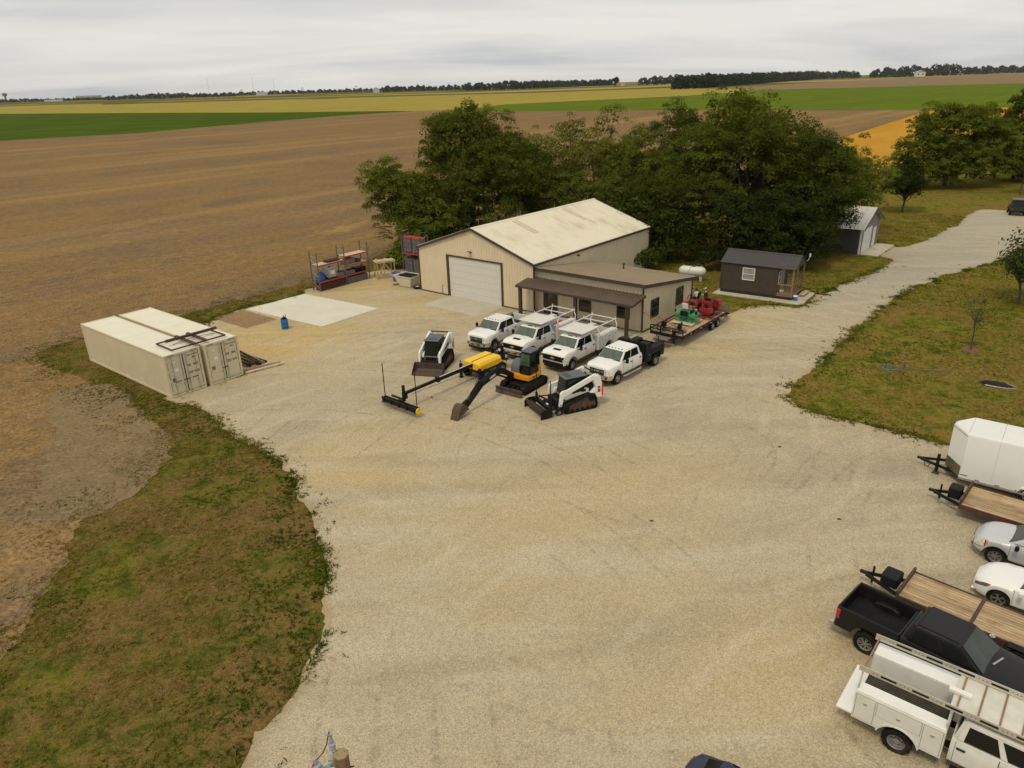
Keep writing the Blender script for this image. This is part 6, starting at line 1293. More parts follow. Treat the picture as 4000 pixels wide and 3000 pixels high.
# enclosed trailer
t = thing('enclosed_trailer', 'white enclosed cargo trailer with V nose and dark stone guard', 'trailer', (21.67, 30.44, .03), 141)
W2, Lt, T, z0 = 1.12, 6.2, 2.72, .46
def vplan(d): return [(.70-d, .16), (.70-d, -.16), (.0, -W2+d), (-Lt+d, -W2+d), (-Lt+d, W2-d), (0, W2-d)]
M_traw = mat('trailer_white', (.74, .74, .71), .35, var=.02, coat=.3, dirt=(.5, .45, .36), dirtamt=.1)
mb = MB(); mb.loft([[(x, y, z) for x, y in vplan(d)] for z, d in ((z0, 0), (T-.12, 0), (T-.05, .035), (T, .12))]); bd = mb.build('body', M_traw, t, smooth=30)
for x in (-.02, -1.3, -2.55, -3.8, -5.05): MB().box(x-.012, x+.012, -W2+.13, W2-.13, T+.001, T+.006).build('roof_seam', mat('seam_pale', (.45, .45, .43), .5), bd); MB().box(x-.006, x+.006, W2, W2+.004, z0+.1, T-.14).build('wall_seam', mat('seam_pale', (.45, .45, .43), .5), bd)
gq = vplan(-.012); mb = MB(); mb.loft([[(x, y, z) for x, y in (gq[5], gq[0], gq[1], gq[2])] for z in (z0, z0+.55)], caps=False, closed=False); mb.build('stone_guard', mat('stone_guard_metal', (.20, .17, .10), .4, .6, var=.15), t)
mb = MB(); mb.loft([[(x, y, z) for x, y in (gq[5], gq[0], gq[1], gq[2])] for z in (T-.16, T-.12)], caps=False, closed=False); mb.build('nose_trim', M_chrome, t)
mb = MB(); mb.box(-Lt, .0, W2-.02, W2+.02, z0-.10, z0-.002).box(-Lt, 0, -W2-.02, -W2+.02, z0-.10, z0-.002); mb.build('skirt_rail', M_steelgrey, t)
for x in (-.75, -1.55, -2.35): MB().box(x-.10, x+.10, W2+.004, W2+.012, z0+.02, z0+.06).build('reflector', M_red, t)
mb = MB()
for s in (-1, 1): mb.beam((.1, s*.7, z0-.06), (1.75, s*.05, z0-.06), .08, .12)
mb.build('tongue', M_black, t); MB().box(1.70, 1.95, -.06, .06, z0-.10, z0+.02).build('coupler', M_black, t, bevel=.02); MB().tube([(1.6, .1, z0-.1), (1.55, .15, .15), (1.4, .1, .12), (1.3, .15, z0-.1)], .018).build('safety_chain', M_rust, t)
jk = MB().box(.93, 1.07, .33, .47, .12, 1.02).build('jack', M_black, t); MB().box(.85, 1.15, .25, .55, .0, .03).build('jack_foot', M_rust, jk); MB().beam((1.0, .3, .75), (1.1, -.3, .75), .06, .06).build('jack_crank', M_steelgrey, jk)
for x in (-2.75, -3.6):
    for s in (-1, 1): wheel(t, x, s*(W2-.1), .36, .22, .2, 'steel')
for s in (-1, 1): pp = [(-2.75+.44, .5), (-2.75+.3, .74), (-3.6-.3, .74), (-3.6-.44, .5)]; MB().prism(pp+[(x, z-.03) for x, z in pp[::-1]], 'y', min(s*(W2+.003), s*(W2+.16)), max(s*(W2+.003), s*(W2+.16))).build('fender', M_traw, t)
MB().box(-Lt, .6, -.6, .6, z0-.14, z0-.004).build('underframe', M_black, t); MB().box(-.35, -.05, W2+.001, W2+.006, z0+.12, z0+.17).build('maker_plate', M_dullgrey, t)
# short flatbed with jack box, long flatbed
t = flat_trailer((20.04, 27.55), 136.6, 'short flatbed trailer between the enclosed trailer and silver car', 2.16, 4.9, .72, 11, (-2.6, -3.4), 1.3, True)
MB().box(.12, .62, -.30, .30, .50, 1.02).build('tool_box', M_blkplastic, t, bevel=.04); MB().box(-.07, -.0, -1.05, 1.05, .76, .98).build('front_rail', M_rust, t); MB().box(-2.0, -1.8, 1.081, 1.09, .56, .62).build('reflector', M_red, t)
t = flat_trailer((14.30, 21.63), 134.4, 'long flatbed trailer with weathered plank deck behind the black pickup', 1.92, 6.8, .75, 12, (-3.9, -4.7), 1.45, True, split=-2.36, fender=True)
MB().box(.15, .75, -.36, .36, .52, .98).build('tool_box', M_blkplastic, t, bevel=.05); MB().box(-.08, -.0, -.95, .95, .79, .95).build('front_rail', M_rust, t)

# ---------------------------------------------------------------- utility pole
t = thing('utility_pole', 'weathered wooden utility pole top with insulators at the bottom edge', 'utility pole', (-2.73, 7.88, 0), 0)
M_polew = mat('weathered_pole_wood', (.20, .14, .075), .9, var=.35, scale=9, bump=.5, bscale=25)
MB().cyl((0, 0, 0), (0, 0, 9.0), .16, .112, 20).build('pole', M_polew, t, smooth=40)
top, k, b = new_mat('mossy_end_grain'); k.put(b.inputs['Base Color'], k.ramp(k.noise(k.obj(), 14, 5), [(.42, (.30, .21, .11)), (.52, (.33, .26, .13)), (.58, (.10, .14, .03)), (.66, (.34, .27, .14))])); b.inputs['Roughness'].default_value = .9
MB().cyl((0, 0, 9.0), (0, 0, 9.006), .108, .104, 20).build('pole_top', top, t)
M_fib = mat('fibreglass_bracket', (.38, .42, .40), .5, var=.06); M_por = mat('insulator_grey', (.34, .35, .37), .35, var=.05)
def insul(p, n, r):
    i_ = MB().lathe([(0, .0), (.02, 0)]+[q for j in range(n) for q in ((.025, .02+j*.055), (r, .035+j*.055), (r*.9, .05+j*.055), (.028, .055+j*.055))]+[(.03, .08+n*.055), (.022, .12+n*.055), (0, .125+n*.055)], p, 'z', 16).build('insulator', M_por, t, smooth=40); return i_
MB().beam((-.06, .04, 8.86), (-.36, -.10, 8.80), .05, .05).beam((-.22, -.05, 8.83), (-.10, -.10, 8.68), .04, .05).build('bracket_arm', M_fib, t); MB().box(-.20, -.10, -.02, .08, 8.76, 8.90).build('clamp', M_steelgrey, t)
MB().cyl((-.13, .07, 8.86), (-.135, .075, 8.98), .016).build('pin', M_steelgrey, t); insul((-.138, .08, 8.97), 3, .055)
cl_ = MB().box(-.155, -.115, .06, .10, 9.255, 9.32).build('line_clamp', M_steelgrey, t); MB().cyl((-.14, .08, 9.29), (-.20, .06, 9.33), .012, n=6).build('clamp_bolt', M_steelgrey, t)
insul((-.36, -.10, 8.70), 4, .075)
MB().tube([(-.15, .09, 9.36), (-.17, .09, 9.30), (-.20, .04, 9.16), (-.26, -.02, 9.05), (-.36, -.10, 8.98), (-.40, -.14, 8.93)], .010, 6).build('jumper_wire', mat('brown_wire', (.08, .045, .025), .5), t)
MB().tube([(-.36, -.10, 8.97), (-.42, -.17, 8.90), (-.50, -.24, 8.84)], .007, 6).build('red_lead', M_red, t); MB().cyl((.105, 0, 8.72), (.17, 0, 8.74), .012).cyl((.06, -.1, 8.55), (.08, -.17, 8.55), .012).build('bolt', M_rust, t)
# ---------------------------------------------------------------- foliage
def leaf_mat(name, trans=.28):
    m = bpy.data.materials.new(name); m.use_nodes = True; k = NT(m.node_tree); k.n.clear()
    c = k.attr('tint', 'Color'); d = k.new('ShaderNodeBsdfDiffuse'); k.put(d.inputs[0], c)
    tr_ = k.new('ShaderNodeBsdfTranslucent'); k.put(tr_.inputs[0], k.mix(1, c, (1.25, 1.3, .6), 'MULTIPLY'))
    mx = k.new('ShaderNodeMixShader'); mx.inputs[0].default_value = trans; k.l.new(d.outputs[0], mx.inputs[1]); k.l.new(tr_.outputs[0], mx.inputs[2])
    k.l.new(mx.outputs[0], k.new('ShaderNodeOutputMaterial').inputs[0]); return m
M_leaf = leaf_mat('leaf', .26); M_blade = leaf_mat('grass_blade', .42)
def vnoise(x, y, seed, s):
    r = np.random.default_rng(seed).random((64, 64)); X = np.asarray(x)*s; Y_ = np.asarray(y)*s; i = np.floor(X).astype(int); j = np.floor(Y_).astype(int); fx = X-i; fy = Y_-j
    fx = fx*fx*(3-2*fx); fy = fy*fy*(3-2*fy); g = lambda a, b: r[a % 64, b % 64]
    return (g(i, j)*(1-fx)+g(i+1, j)*fx)*(1-fy)+(g(i, j+1)*(1-fx)+g(i+1, j+1)*fx)*fy
def leaves(cent, rad, n, size, tint, r, squash=.8, up=.5):
    """cent (m,3), rad (m,) clump centres; n leaf quads each -> verts, faces, tints"""
    m = len(cent); N = m*n; ci = np.repeat(np.arange(m), n)
    d = r.normal(size=(N, 3)); d /= np.linalg.norm(d, axis=1, keepdims=True); d[:, 2] = np.where(d[:, 2] < -.35, -d[:, 2]*.6, d[:, 2])
    rr = rad[ci]*(.55+.5*r.random(N)**.6)
    p = cent[ci]+d*rr[:, None]*np.array([1, 1, squash])
    nn = d+np.array([0, 0, up])+r.normal(size=(N, 3))*.55; nn /= np.linalg.norm(nn, axis=1, keepdims=True)
    a = np.cross(nn, r.normal(size=(N, 3))); a /= np.linalg.norm(a, axis=1, keepdims=True); b = np.cross(nn, a)
    s = size*(.55+.8*r.random(N))[:, None]; a = a*s*.5; b = b*s*.36
    v = np.stack([p-a, p-b*.9+nn*s*.06, p+a, p+b*.9+nn*s*.06], 1).reshape(-1, 3); f = np.arange(N*4).reshape(-1, 4)
    t = np.array(tint)[None]*(.68+.62*r.random(m))[ci][:, None]*(.78+.42*r.random(N))[:, None]*(1+np.array([.22, .08, 0])*(r.random(m)[ci][:, None]-.4))
    return v, f, np.repeat(t, 4, 0)
def tree(name, label, loc, H, blobs, ncl, nl, ls, tint, seed, tr=.28, group=None, clr=(1.0, 1.7), low=.28, bare=0, shell=.40, void=None):
    """trunk + limbs + crown of leaf clumps filling the ellipsoids blobs=(x,y,z,rx,ry,rz)"""
    r = np.random.default_rng(seed); t = thing(name, label, 'tree' if name != 'shrub' else 'shrub', loc, 0, group); C = []
    vol = np.array([b[3]*b[4]*b[5] for b in blobs]); vol = vol**.75/sum(vol**.75)
    for b, w_ in zip(blobs, vol):
        n = max(3, int(round(ncl*w_))); d = r.normal(size=(n, 3)); d /= np.linalg.norm(d, axis=1, keepdims=True); q = (shell+(1-shell)*r.random(n)**.7)[:, None]
        C.append(np.array(b[:3])+d*q*np.array(b[3:]))
    C = np.concatenate(C); C = C[C[:, 2] > .6]
    if void is not None: C = C[~((np.abs(C[:, 0]-void[0]) < void[1]) & (C[:, 1] < void[2]) & (C[:, 2] < void[3]))]
    rad = r.uniform(*clr, len(C))
    if H > 6 and name != 'lone_tree':      # boughs: round heads of foliage, each made of small sprays
        nb = max(8, int(len(C)/3.4)); B = C[r.permutation(len(C))[:nb]]; br_ = rad[:nb]*1.55*r.uniform(.75, 1.25, nb); ns = 13
        d = r.normal(size=(nb*ns, 3)); d /= np.linalg.norm(d, axis=1, keepdims=True); d[:, 2] = np.abs(d[:, 2])*1.1-.35; q = br_[np.repeat(np.arange(nb), ns)][:, None]
        S = np.repeat(B, ns, 0)+d*q*(.75+.35*r.random((nb*ns, 1))); S = S[S[:, 2] > .5]; sr = r.uniform(.38, .78, len(S))*(1.25 if H > 12 else 1)
        tb = (.72+.56*r.random(nb))[np.repeat(np.arange(nb), ns)][:len(S)]
        v, f, tn = leaves(S, sr, int(nl*.90), ls*.47, tint, r, .8, .7)
        F_ = C; v2, f2, tn2 = leaves(F_, np.full(len(F_), 1.25), int(nl*.45), ls, tuple(x*.8 for x in tint), r)  # inner fill leaves tinted darker: shade inside the crown put into the colour
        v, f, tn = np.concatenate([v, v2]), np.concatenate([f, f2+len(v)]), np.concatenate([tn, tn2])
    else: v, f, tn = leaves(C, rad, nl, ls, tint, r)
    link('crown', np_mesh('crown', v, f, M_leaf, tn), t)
    mb = MB(); fork = Vector((r.normal()*.2, r.normal()*.2, H*low)); mb.tube([(0, 0, -.1), (fork.x*.3, fork.y*.3, H*low*.5), fork], tr*1.15, 8, tr*.8)
    order = r.permutation(len(C))[:max(6, min(26, len(C)//2))]; ends = []
    for i in order:
        e = Vector(C[i]); mid = fork.lerp(e, .5)+Vector(r.normal(size=3)*.35)+Z*.3*abs(e.z-fork.z)*.3
        q = r.uniform(.3, .55); mb.tube([fork-Z*.3*r.random(), fork.lerp(mid, .6), mid, e], tr*q, 6, tr*.07); ends.append(mid)
    for i in r.permutation(len(C))[:34]:
        e = Vector(C[i]); m_ = min(ends, key=lambda p: (p-e).length); mb.tube([m_, m_.lerp(e, .5)+Vector(r.normal(size=3)*.2), e], tr*.14, 5, tr*.04)
    mb.build('trunk', M_bark, t, smooth=60)
    return t
DG = (.066, .086, .014); LG = (.124, .148, .021); OG = (.098, .118, .017); YG = (.150, .170, .026); KG = (.036, .050, .012)
gt = 'trees of the grove behind the workshop'
tree('broadleaf_tree', 'tall dense tree at the left end of the grove behind the workshop', (-4.3, 90), 16.7, [(-.3, 0, 11.2, 6.0, 5.0, 4.8), (-.3, 0, 12.0, 4.2, 4.0, 4.2), (.8, -.5, 8.4, 7.8, 6.2, 5.2), (-4.2, -2.5, 6.2, 4.4, 4.5, 5.0), (5.2, 0, 8.4, 4.2, 5, 4.6), (0, -3.5, 5, 6.2, 3.5, 4.5)], 300, 170, .34, OG, 1, .40, gt)
tree('broadleaf_tree', 'lower spreading tree leaning over the field beside the racks', (-11.6, 83.2), 10.8, [(0, 0, 6.4, 3.4, 3.2, 3.3), (-2.3, -.6, 8.6, 1.9, 1.7, 1.7), (2.5, -1, 4.2, 3.0, 2.8, 3.6), (1.2, -2.8, 2.6, 2.2, 1.6, 2.2)], 115, 140, .32, LG, 2, .22, gt)
t = bpy.data.objects['broadleaf_tree.001']; mb = MB(); r_ = random.Random(4)
for i in range(16):
    z0 = r_.uniform(2.2, 5.2); p = Vector((-1.5, -.8, z0)); d = Vector((-1, r_.uniform(-.8, .4), r_.uniform(-.15, .75))).normalized(); q = p+d*r_.uniform(1.4, 2.9); mb.tube([p, p.lerp(q, .5)+Vector((0, 0, .15)), q], .05, 5, .012)
    for j in range(3): u = p.lerp(q, r_.uniform(.4, .95)); mb.tube([u, u+Vector((r_.uniform(-.9, 0), r_.uniform(-.5, .5), r_.uniform(-.3, .6)))], .018, 4, .006)
mb.build('bare_branches', M_bark, t)
tree('broadleaf_tree', 'mid green tree right behind the workshop ridge', (4.2, 95.5), 12.4, [(0, 0, 6.6, 5.2, 4.6, 5.3), (0, -3, 4, 4.5, 3, 3.6)], 125, 150, .33, LG, 3, .26, gt)
tree('broadleaf_tree', 'paler open tree near the middle of the grove', (11.0, 94.5), 11.2, [(0, 0, 6.6, 4.4, 4.2, 4.4), (-1, -2, 3.6, 4.0, 3, 3.2)], 90, 130, .31, YG, 4, .2, gt)
tree('slender_tree', 'slender tree rising above the middle of the grove on the left', (9.6, 104), 14.6, [(0, 0, 12.2, 1.9, 1.9, 2.3), (.5, 0, 8, 2.3, 2.2, 2.6)], 30, 70, .34, OG, 5, .14, gt)
tree('slender_tree', 'slender tree rising above the middle of the grove on the right', (14.6, 105.5), 14.8, [(0, 0, 12.6, 1.9, 1.8, 2.2), (-.6, 0, 8.2, 2.2, 2.2, 2.6)], 28, 66, .34, OG, 6, .14, gt)
tree('broadleaf_tree', 'leafy tree above the far corner of the workshop roof', (17.6, 96), 13.2, [(0, 0, 7.4, 5.2, 4.8, 5.6), (.5, -3.2, 4.2, 5, 3, 4.0)], 140, 150, .33, LG, 7, .26, gt)
tree('broadleaf_tree', 'dark narrow tree showing between the pale grove and the giant tree', (23.8, 104), 14.6, [(0, 0, 8.8, 3.8, 3.6, 5.7)], 70, 130, .34, DG, 8, .22, gt)
tree('broadleaf_tree', 'giant spreading tree with visible dark forked trunk behind the cabin', (26.4, 81.5), 16.9, [(0, .5, 12.0, 5.8, 5.4, 4.7), (0, 0, 9.6, 7.8, 6.0, 5.0), (-4.8, -.5, 8.2, 4.8, 4.6, 4.4), (5.6, 0, 9.6, 4.6, 4.6, 4.4), (-2, 3, 5.4, 7, 3.5, 5), (6, 2.5, 5.6, 5, 3.5, 4.5)], 290, 165, .34, OG, 9, .62, gt, low=.30, void=(.5, 3.6, -.5, 8.6))
tree('broadleaf_tree', 'dark tree filling the gap behind the propane tank', (17.6, 77.6), 10.2, [(0, 0, 5.0, 4.8, 3.2, 4.8), (-3.5, 1, 4.2, 3, 2.5, 3.8)], 125, 150, .34, DG, 10, .24, gt)
tree('broadleaf_tree', 'dark tree crowding the back of the cabin', (25.4, 72.4), 7.8, [(-1.0, 0, 3.9, 3.8, 2.0, 3.7), (3.6, -.3, 3.4, 2.8, 1.9, 3.2)], 95, 130, .38, KG, 11, .2, gt)
tree('broadleaf_tree', 'tree whose branches hang over the garage roof', (31.9, 76.2), 12.9, [(0, 1, 8.0, 4.2, 4.0, 4.4), (2.6, -.3, 5.0, 3.0, 1.6, 1.9), (-1.2, 0, 3.6, 2.8, 2.4, 3.2)], 140, 150, .32, DG, 12, .26, gt)
tree('broadleaf_tree', 'light green tree at the right end of the grove beside the garage', (42.6, 91), 9.8, [(0, 0, 5.4, 3.8, 3.6, 4.2), (-3.5, 1, 5, 3.4, 3, 3.8)], 105, 140, .30, YG, 13, .2, gt)
for i, (x, y, s, lab) in enumerate(((-8.7, 79.6, 1.6, 'dense low shrub at the foot of the leaning tree'), (-12.2, 77.4, 1.1, 'green shrub behind the lumber crate'), (-5.2, 83.5, 2.0, 'dark shrub behind the workshop eave'), (13.8, 83.5, 1.9, 'dark shrub at the far corner of the workshop'), (21.2, 72.3, 1.4, 'dark shrub between the propane tank and cabin'), (14.2, 73.6, 1.3, 'low shrub left of the propane tank'))):
    tree('shrub', lab, (x, y), s*1.6, [(0, 0, s*.75, s*1.35, s, s*.8)], 22, 85, .30, (KG, LG, DG, KG, KG, DG)[i], 30+i, .08, 'shrubs under the grove', clr=(.5, .9))
gr_ = 'trees around the far lawn'
tree('broadleaf_tree', 'broad dark tree at the far side of the right lawn', (75.5, 127), 13.6, [(0, 0, 8.0, 7.6, 5.5, 5.4), (-5.5, -2, 4.2, 4.8, 3.5, 4.0), (6, 0, 6.2, 5, 4.5, 5.4), (1, -3, 3.6, 6.5, 3, 3.2)], 260, 150, .45, LG, 14, .35, gr_)
tree('broadleaf_tree', 'large dark tree cut by the right edge behind the lawn', (90.5, 132), 10.8, [(0, 0, 5.4, 5.6, 4.6, 5.0), (0, -2.5, 3, 5, 3, 2.8)], 150, 140, .45, KG, 15, .3, gr_)
tree('broadleaf_tree', 'far dark tree standing at the top right edge', (116.5, 171), 13.6, [(0, 0, 7.4, 4.8, 4.5, 6)], 55, 90, .65, DG, 16, .3, gr_)
tree('round_tree', 'single round dark tree standing on the lawn beyond the garage', (55.97, 103.05), 7.5, [(0, 0, 4.7, 2.25, 2.2, 2.5), (-.2, 0, 3.5, 2.8, 2.6, 1.3)], 62, 115, .32, KG, 17, .13, gr_, clr=(.55, .85), low=.22)
tree('young_tree', 'young maple tree at the right edge of the near lawn', (42.6, 57.81), 6.4, [(0, 0, 4.3, 1.9, 1.8, 2.0), (.3, 0, 3.2, 2.0, 1.9, 1.1)], 44, 100, .26, (.07, .10, .028), 18, .10, gr_, clr=(.45, .75), low=.30)
tree('young_tree', 'thin young tree behind the dark utility vehicle', (80.7, 115.2), 7.2, [(0, 0, 4.9, 2.0, 1.9, 2.2)], 24, 60, .34, OG, 19, .10, gr_, clr=(.5, .8), low=.35)
t = tree('sapling', 'thin staked sapling with a mulch ring on the near lawn', (32.38, 47.46), 4.5, [(0, 0, 2.9, .95, .95, 1.6)], 34, 13, .13, (.10, .12, .03), 20, .045, gr_, clr=(.25, .45), low=.5)
MB().lathe([(0, .06), (.4, .07), (.62, .03), (.7, -.01)], (0, 0, 0), 'z', 18).build('mulch_ring', mat('bark_mulch', (.16, .07, .04), .95, var=.4, scale=18), t)

# ---------------------------------------------------------------- distance
def treeline(label, pts, step, nl, size, tint, seed, depth=30):
    r = np.random.default_rng(seed); C = []; Rd = []
    for (x0, y0, h0), (x1, y1, h1) in zip(pts, pts[1:]):
        n = max(2, int(math.hypot(x1-x0, y1-y0)/step))
        for i in range(n):
            u = (i+r.random())/n; h = (h0+(h1-h0)*u)*r.uniform(.5, .95); rd = h*.30
            for zz in (.15, .38, .60, .80): C.append((x0+(x1-x0)*u+r.normal()*h*.12, y0+(y1-y0)*u+r.uniform(-.5, .5)*depth, h*zz)); Rd.append(rd*(1.15-.35*zz))
    v, f, tn = leaves(np.array(C), np.array(Rd), nl, size, tint, r, 1.0, .3)
    return tag(link('treeline', np_mesh('treeline', v, f, M_leaf, tn)), label, 'treeline', None, 'stuff')
FT = (.036, .050, .020)
treeline('distant treeline at the left horizon', [(-3300, 4500, 21), (-2902, 4500, 21), (-2636, 4500, 18), (-2248, 4500, 13)], 12, 18, 11, FT, 41)
treeline('clumped treeline left of the radio masts', [(-1990, 3900, 20), (-1822, 3900, 26), (-1706, 3900, 28), (-1532, 3900, 23), (-1336, 3900, 20)], 10, 22, 9, FT, 42)
treeline('low treeline under the radio masts', [(-1712, 5000, 22), (-1296, 5000, 24), (-850, 5000, 24), (-560, 5000, 26)], 13, 18, 12, FT, 43)
treeline('treeline above the middle of the yellow field', [(-590, 3800, 32), (-456, 3800, 32), (-308, 3800, 25), (-160, 3800, 26)], 11, 22, 10, FT, 44)
treeline('darker treeline right of the yellow field', [(-146, 3000, 32), (-66, 3000, 30), (34, 3000, 34), (150, 3200, 30), (382, 3600, 30), (528, 3800, 30)], 9, 24, 9, FT, 45)
treeline('shelterbelt running along the tilled field', [(329, 1520, 27), (395, 1584, 30), (553, 1880, 27), (841, 2485, 32), (1418, 3560, 40), (1690, 3700, 36)], 8, 28, 6.5, FT, 46, 20)
treeline('treeline rising behind the shelterbelt', [(560, 3200, 30), (692, 3200, 42), (900, 3300, 36), (1300, 3700, 42)], 11, 24, 10, FT, 47)
treeline('farm grove on the right horizon', [(1700, 3600, 38), (1772, 3600, 48), (1910, 3600, 54), (2100, 3600, 54)], 12, 30, 11, FT, 48)
treeline('distant hedge at the right edge of the horizon', [(2470, 4200, 44), (2640, 4200, 44), (2950, 4200, 44)], 13, 26, 13, FT, 49)
tree('lone_tree', 'lone tree on the horizon above the orange stubble', (404, 2800), 35, [(0, 0, 20, 13, 13, 15)], 26, 40, 5, FT, 50, 1.2, None, clr=(4, 6))
M_fwhite = mat('far_white', (.62, .62, .60), .6); M_fgrey = mat('far_concrete', (.36, .33, .31), .8); M_frust = mat('far_tower_red', (.24, .15, .13), .7)
t = thing('water_tower', 'pale red water tower on the far left horizon', 'water tower', (-2932, 4600, 0)); MB().cyl((0, 0, 0), (0, 0, 34), 6, 5, 12).build('stem', M_frust, t); MB().lathe([(5, 33), (12, 38), (14, 44), (13, 50), (0, 53)], (0, 0, 0), 'z', 16).build('tank', M_frust, t)
for i, (x, h_, lab) in enumerate(((-1732, 101, 'leftmost of three thin radio masts'), (-1470, 94, 'middle of three thin radio masts'), (-1346, 81, 'rightmost of three thin radio masts'))):
    t = thing('radio_mast', lab, 'mast', (x, 4600, 0), 0, 'radio masts on the horizon'); MB().cyl((0, 0, 0), (0, 0, h_), .8, .5, 4).build('lattice', M_fgrey, t); MB().cyl((0, 0, h_), (0, 0, h_+3), 1.2, .8, 6).build('beacon', M_frust, t)
def far_house(label, x, y, wx, wy, h_, rf=True, m=M_fwhite):
    t = thing('far_building', label, 'building', (x, y, 0), 0, 'buildings on the horizon'); MB().box(-wx/2, wx/2, -wy/2, wy/2, 0, h_).build('wall', m, t)
    if rf: MB().prism([(-wx/2-1, h_), (wx/2+1, h_), (0, h_*1.45)], 'y', -wy/2-1, wy/2+1).build('roof', M_fgrey, t)
    for i in range(int(max(2, wx//14))): x0 = -wx/2+wx*(i+.3)/max(2, wx//14); MB().box(x0, x0+wx*.3/max(2, wx//14), -wy/2-.2, -wy/2-.02, h_*.35, h_*.7).build('window', M_glass, t)
far_house('long grey block on the far left horizon', -2470, 4650, 140, 30, 25, False, M_fgrey); far_house('low white sheds below the long grey block', -2480, 4300, 90, 25, 9, False)
far_house('pale depot below the radio masts', -1440, 4650, 60, 25, 15, False); far_house('white house with grey roof above the yellow field', -594, 3650, 26, 18, 15); far_house('white farm tanks shed in the right horizon grove', 1860, 3480, 40, 18, 18); far_house('small white shed beside the lone tree', 529, 3450, 13, 9, 8)
for i, (x, h_, w2) in enumerate(((-1178, 25, 'first'), (-904, 28, 'second'), (-694, 29, 'third'), (-508, 30, 'fourth'))):
    t = thing('power_pole', w2+' power pole from the left beyond the yellow field', 'power pole', (x, 2700, 0), 0, 'far power poles'); MB().cyl((-2, 0, 0), (-2, 0, h_), .5, .4, 5).cyl((2, 0, 0), (2, 0, h_), .5, .4, 5).build('legs', M_bark, t); MB().box(-6, 6, -.3, .3, h_-4, h_-3.3).build('cross_arm', M_bark, t)

# ---------------------------------------------------------------- grass and weeds
def tufts(name, P, hmin, hmax, cols, seed, nb=4, wid=.35, label=None):
    r = np.random.default_rng(seed); n = len(P); N = n*nb; c = np.repeat(P, nb, 0)+r.normal(size=(N, 2))*.035
    h = r.uniform(hmin, hmax, n)[np.repeat(np.arange(n), nb)]*r.uniform(.6, 1.1, N); a = r.uniform(0, 2*PI, N); w_ = h*wid
    lean = r.normal(size=(N, 2))*.9; zz = np.full(N, .005)
    b0 = np.stack([c[:, 0]-np.cos(a)*w_, c[:, 1]-np.sin(a)*w_, zz], 1); b1 = np.stack([c[:, 0]+np.cos(a)*w_, c[:, 1]+np.sin(a)*w_, zz], 1); tp = np.stack([c[:, 0]+lean[:, 0]*h, c[:, 1]+lean[:, 1]*h, h], 1)
    v = np.stack([b0, b1, tp], 1).reshape(-1, 3); f = np.arange(N*3).reshape(-1, 3)
    t = np.repeat(np.repeat(cols, nb, 0)*r.uniform(.75, 1.25, (N, 1)), 3, 0)
    return tag(link(name, np_mesh(name, v, f, M_blade, t)), label, 'grass' if 'grass' in name else 'weeds', None, 'stuff')
stub_full = np.array([tuple(p) for p in sp_]+[STUB[-1]]+STUB_far)
def scatter(x0, x1, y0, y1, n, seed): r = np.random.default_rng(seed); return np.stack([r.uniform(x0, x1, n), r.uniform(y0, y1, n)], 1)
def grass_cols(P, seed, edge=0):
    r = np.random.default_rng(seed); a = vnoise(P[:, 0]+200, P[:, 1]+200, 1, .22)*.5+vnoise(P[:, 0]+200, P[:, 1]+200, 2, .7)*.5+r.normal(size=len(P))*.10
    pal = np.array([(.055, .072, .012), (.090, .112, .016), (.15, .15, .022), (.22, .175, .040), (.23, .155, .052)]); a = a+(np.clip(edist(P, gp[::6])/5.5, 0, 1)-.45)*edge; u = np.clip((a-.22)/.56, 0, .999)*(len(pal)-1); i = u.astype(int); fr = (u-i)[:, None]
    return pal[i]*(1-fr)+pal[i+1]*fr
gpc = gp[::2]
P = scatter(-40, -6, 8, 66, 95000, 61); P = P[~inside(P, gpc)]; P = P[~inside(P, stub_full)]; keep = vnoise(P[:, 0]+300, P[:, 1]+300, 5, .9)+.35*np.random.default_rng(1).random(len(P))-.02*np.clip(edist(P, gp[::6])-2, 0, 8) > .52; P = P[keep]
tufts('verge_grass', P, .035, .11, grass_cols(P, 1, .30), 62, label='patchy green and brown grass along the left gravel edge')
P = scatter(16, 66, 28, 100, 110000, 63); P = P[~inside(P, gpc)]; P = P[~inside(P, stub_full)]; keep = vnoise(P[:, 0]+300, P[:, 1]+300, 5, .8)+.35*np.random.default_rng(2).random(len(P)) > .46; P = P[keep]
tufts('lawn_grass', P, .035, .10, grass_cols(P, 2, .12)*np.array([1.12, 1.08, 1]), 64, label='short olive lawn grass right of the drive')
r = np.random.default_rng(65); b = gp[r.integers(0, len(gp), 30000)]; P = b+r.normal(size=(30000, 2))*np.array([.30, .30])*(.6+1.5*r.random((30000, 1))**3); ok = (P[:, 1] < 72) & (P[:, 1] > 9) & ~((P[:, 0] > -6) & (P[:, 0] < 16)); P = P[ok]; P = P[vnoise(P[:, 0]+100, P[:, 1]+100, 8, .75)*.6+vnoise(P[:, 0]+100, P[:, 1]+100, 18, 2.2)*.4 > .46]
tufts('edge_weeds', P, .05, .16, grass_cols(P, 3)*np.array([.9, 1.0, .9]), 66, 6, .30, 'leafy weeds creeping over the gravel edge')
P = scatter(-62, -18, 12, 86, 110000, 67); P = P[inside(P, stub_full)]; P = P[vnoise(P[:, 0]+300, P[:, 1]+300, 9, .6)*.6+vnoise(P[:, 0]+300, P[:, 1]+300, 10, 1.6)*.4 > .47]
pal = np.array([(.50, .33, .14), (.40, .27, .13), (.34, .25, .15), (.26, .19, .12)]); tufts('stubble_straw', P, .02, .07, pal[np.random.default_rng(3).integers(0, 4, len(P))], 68, 3, .5, 'dry straw stubble on the near field')
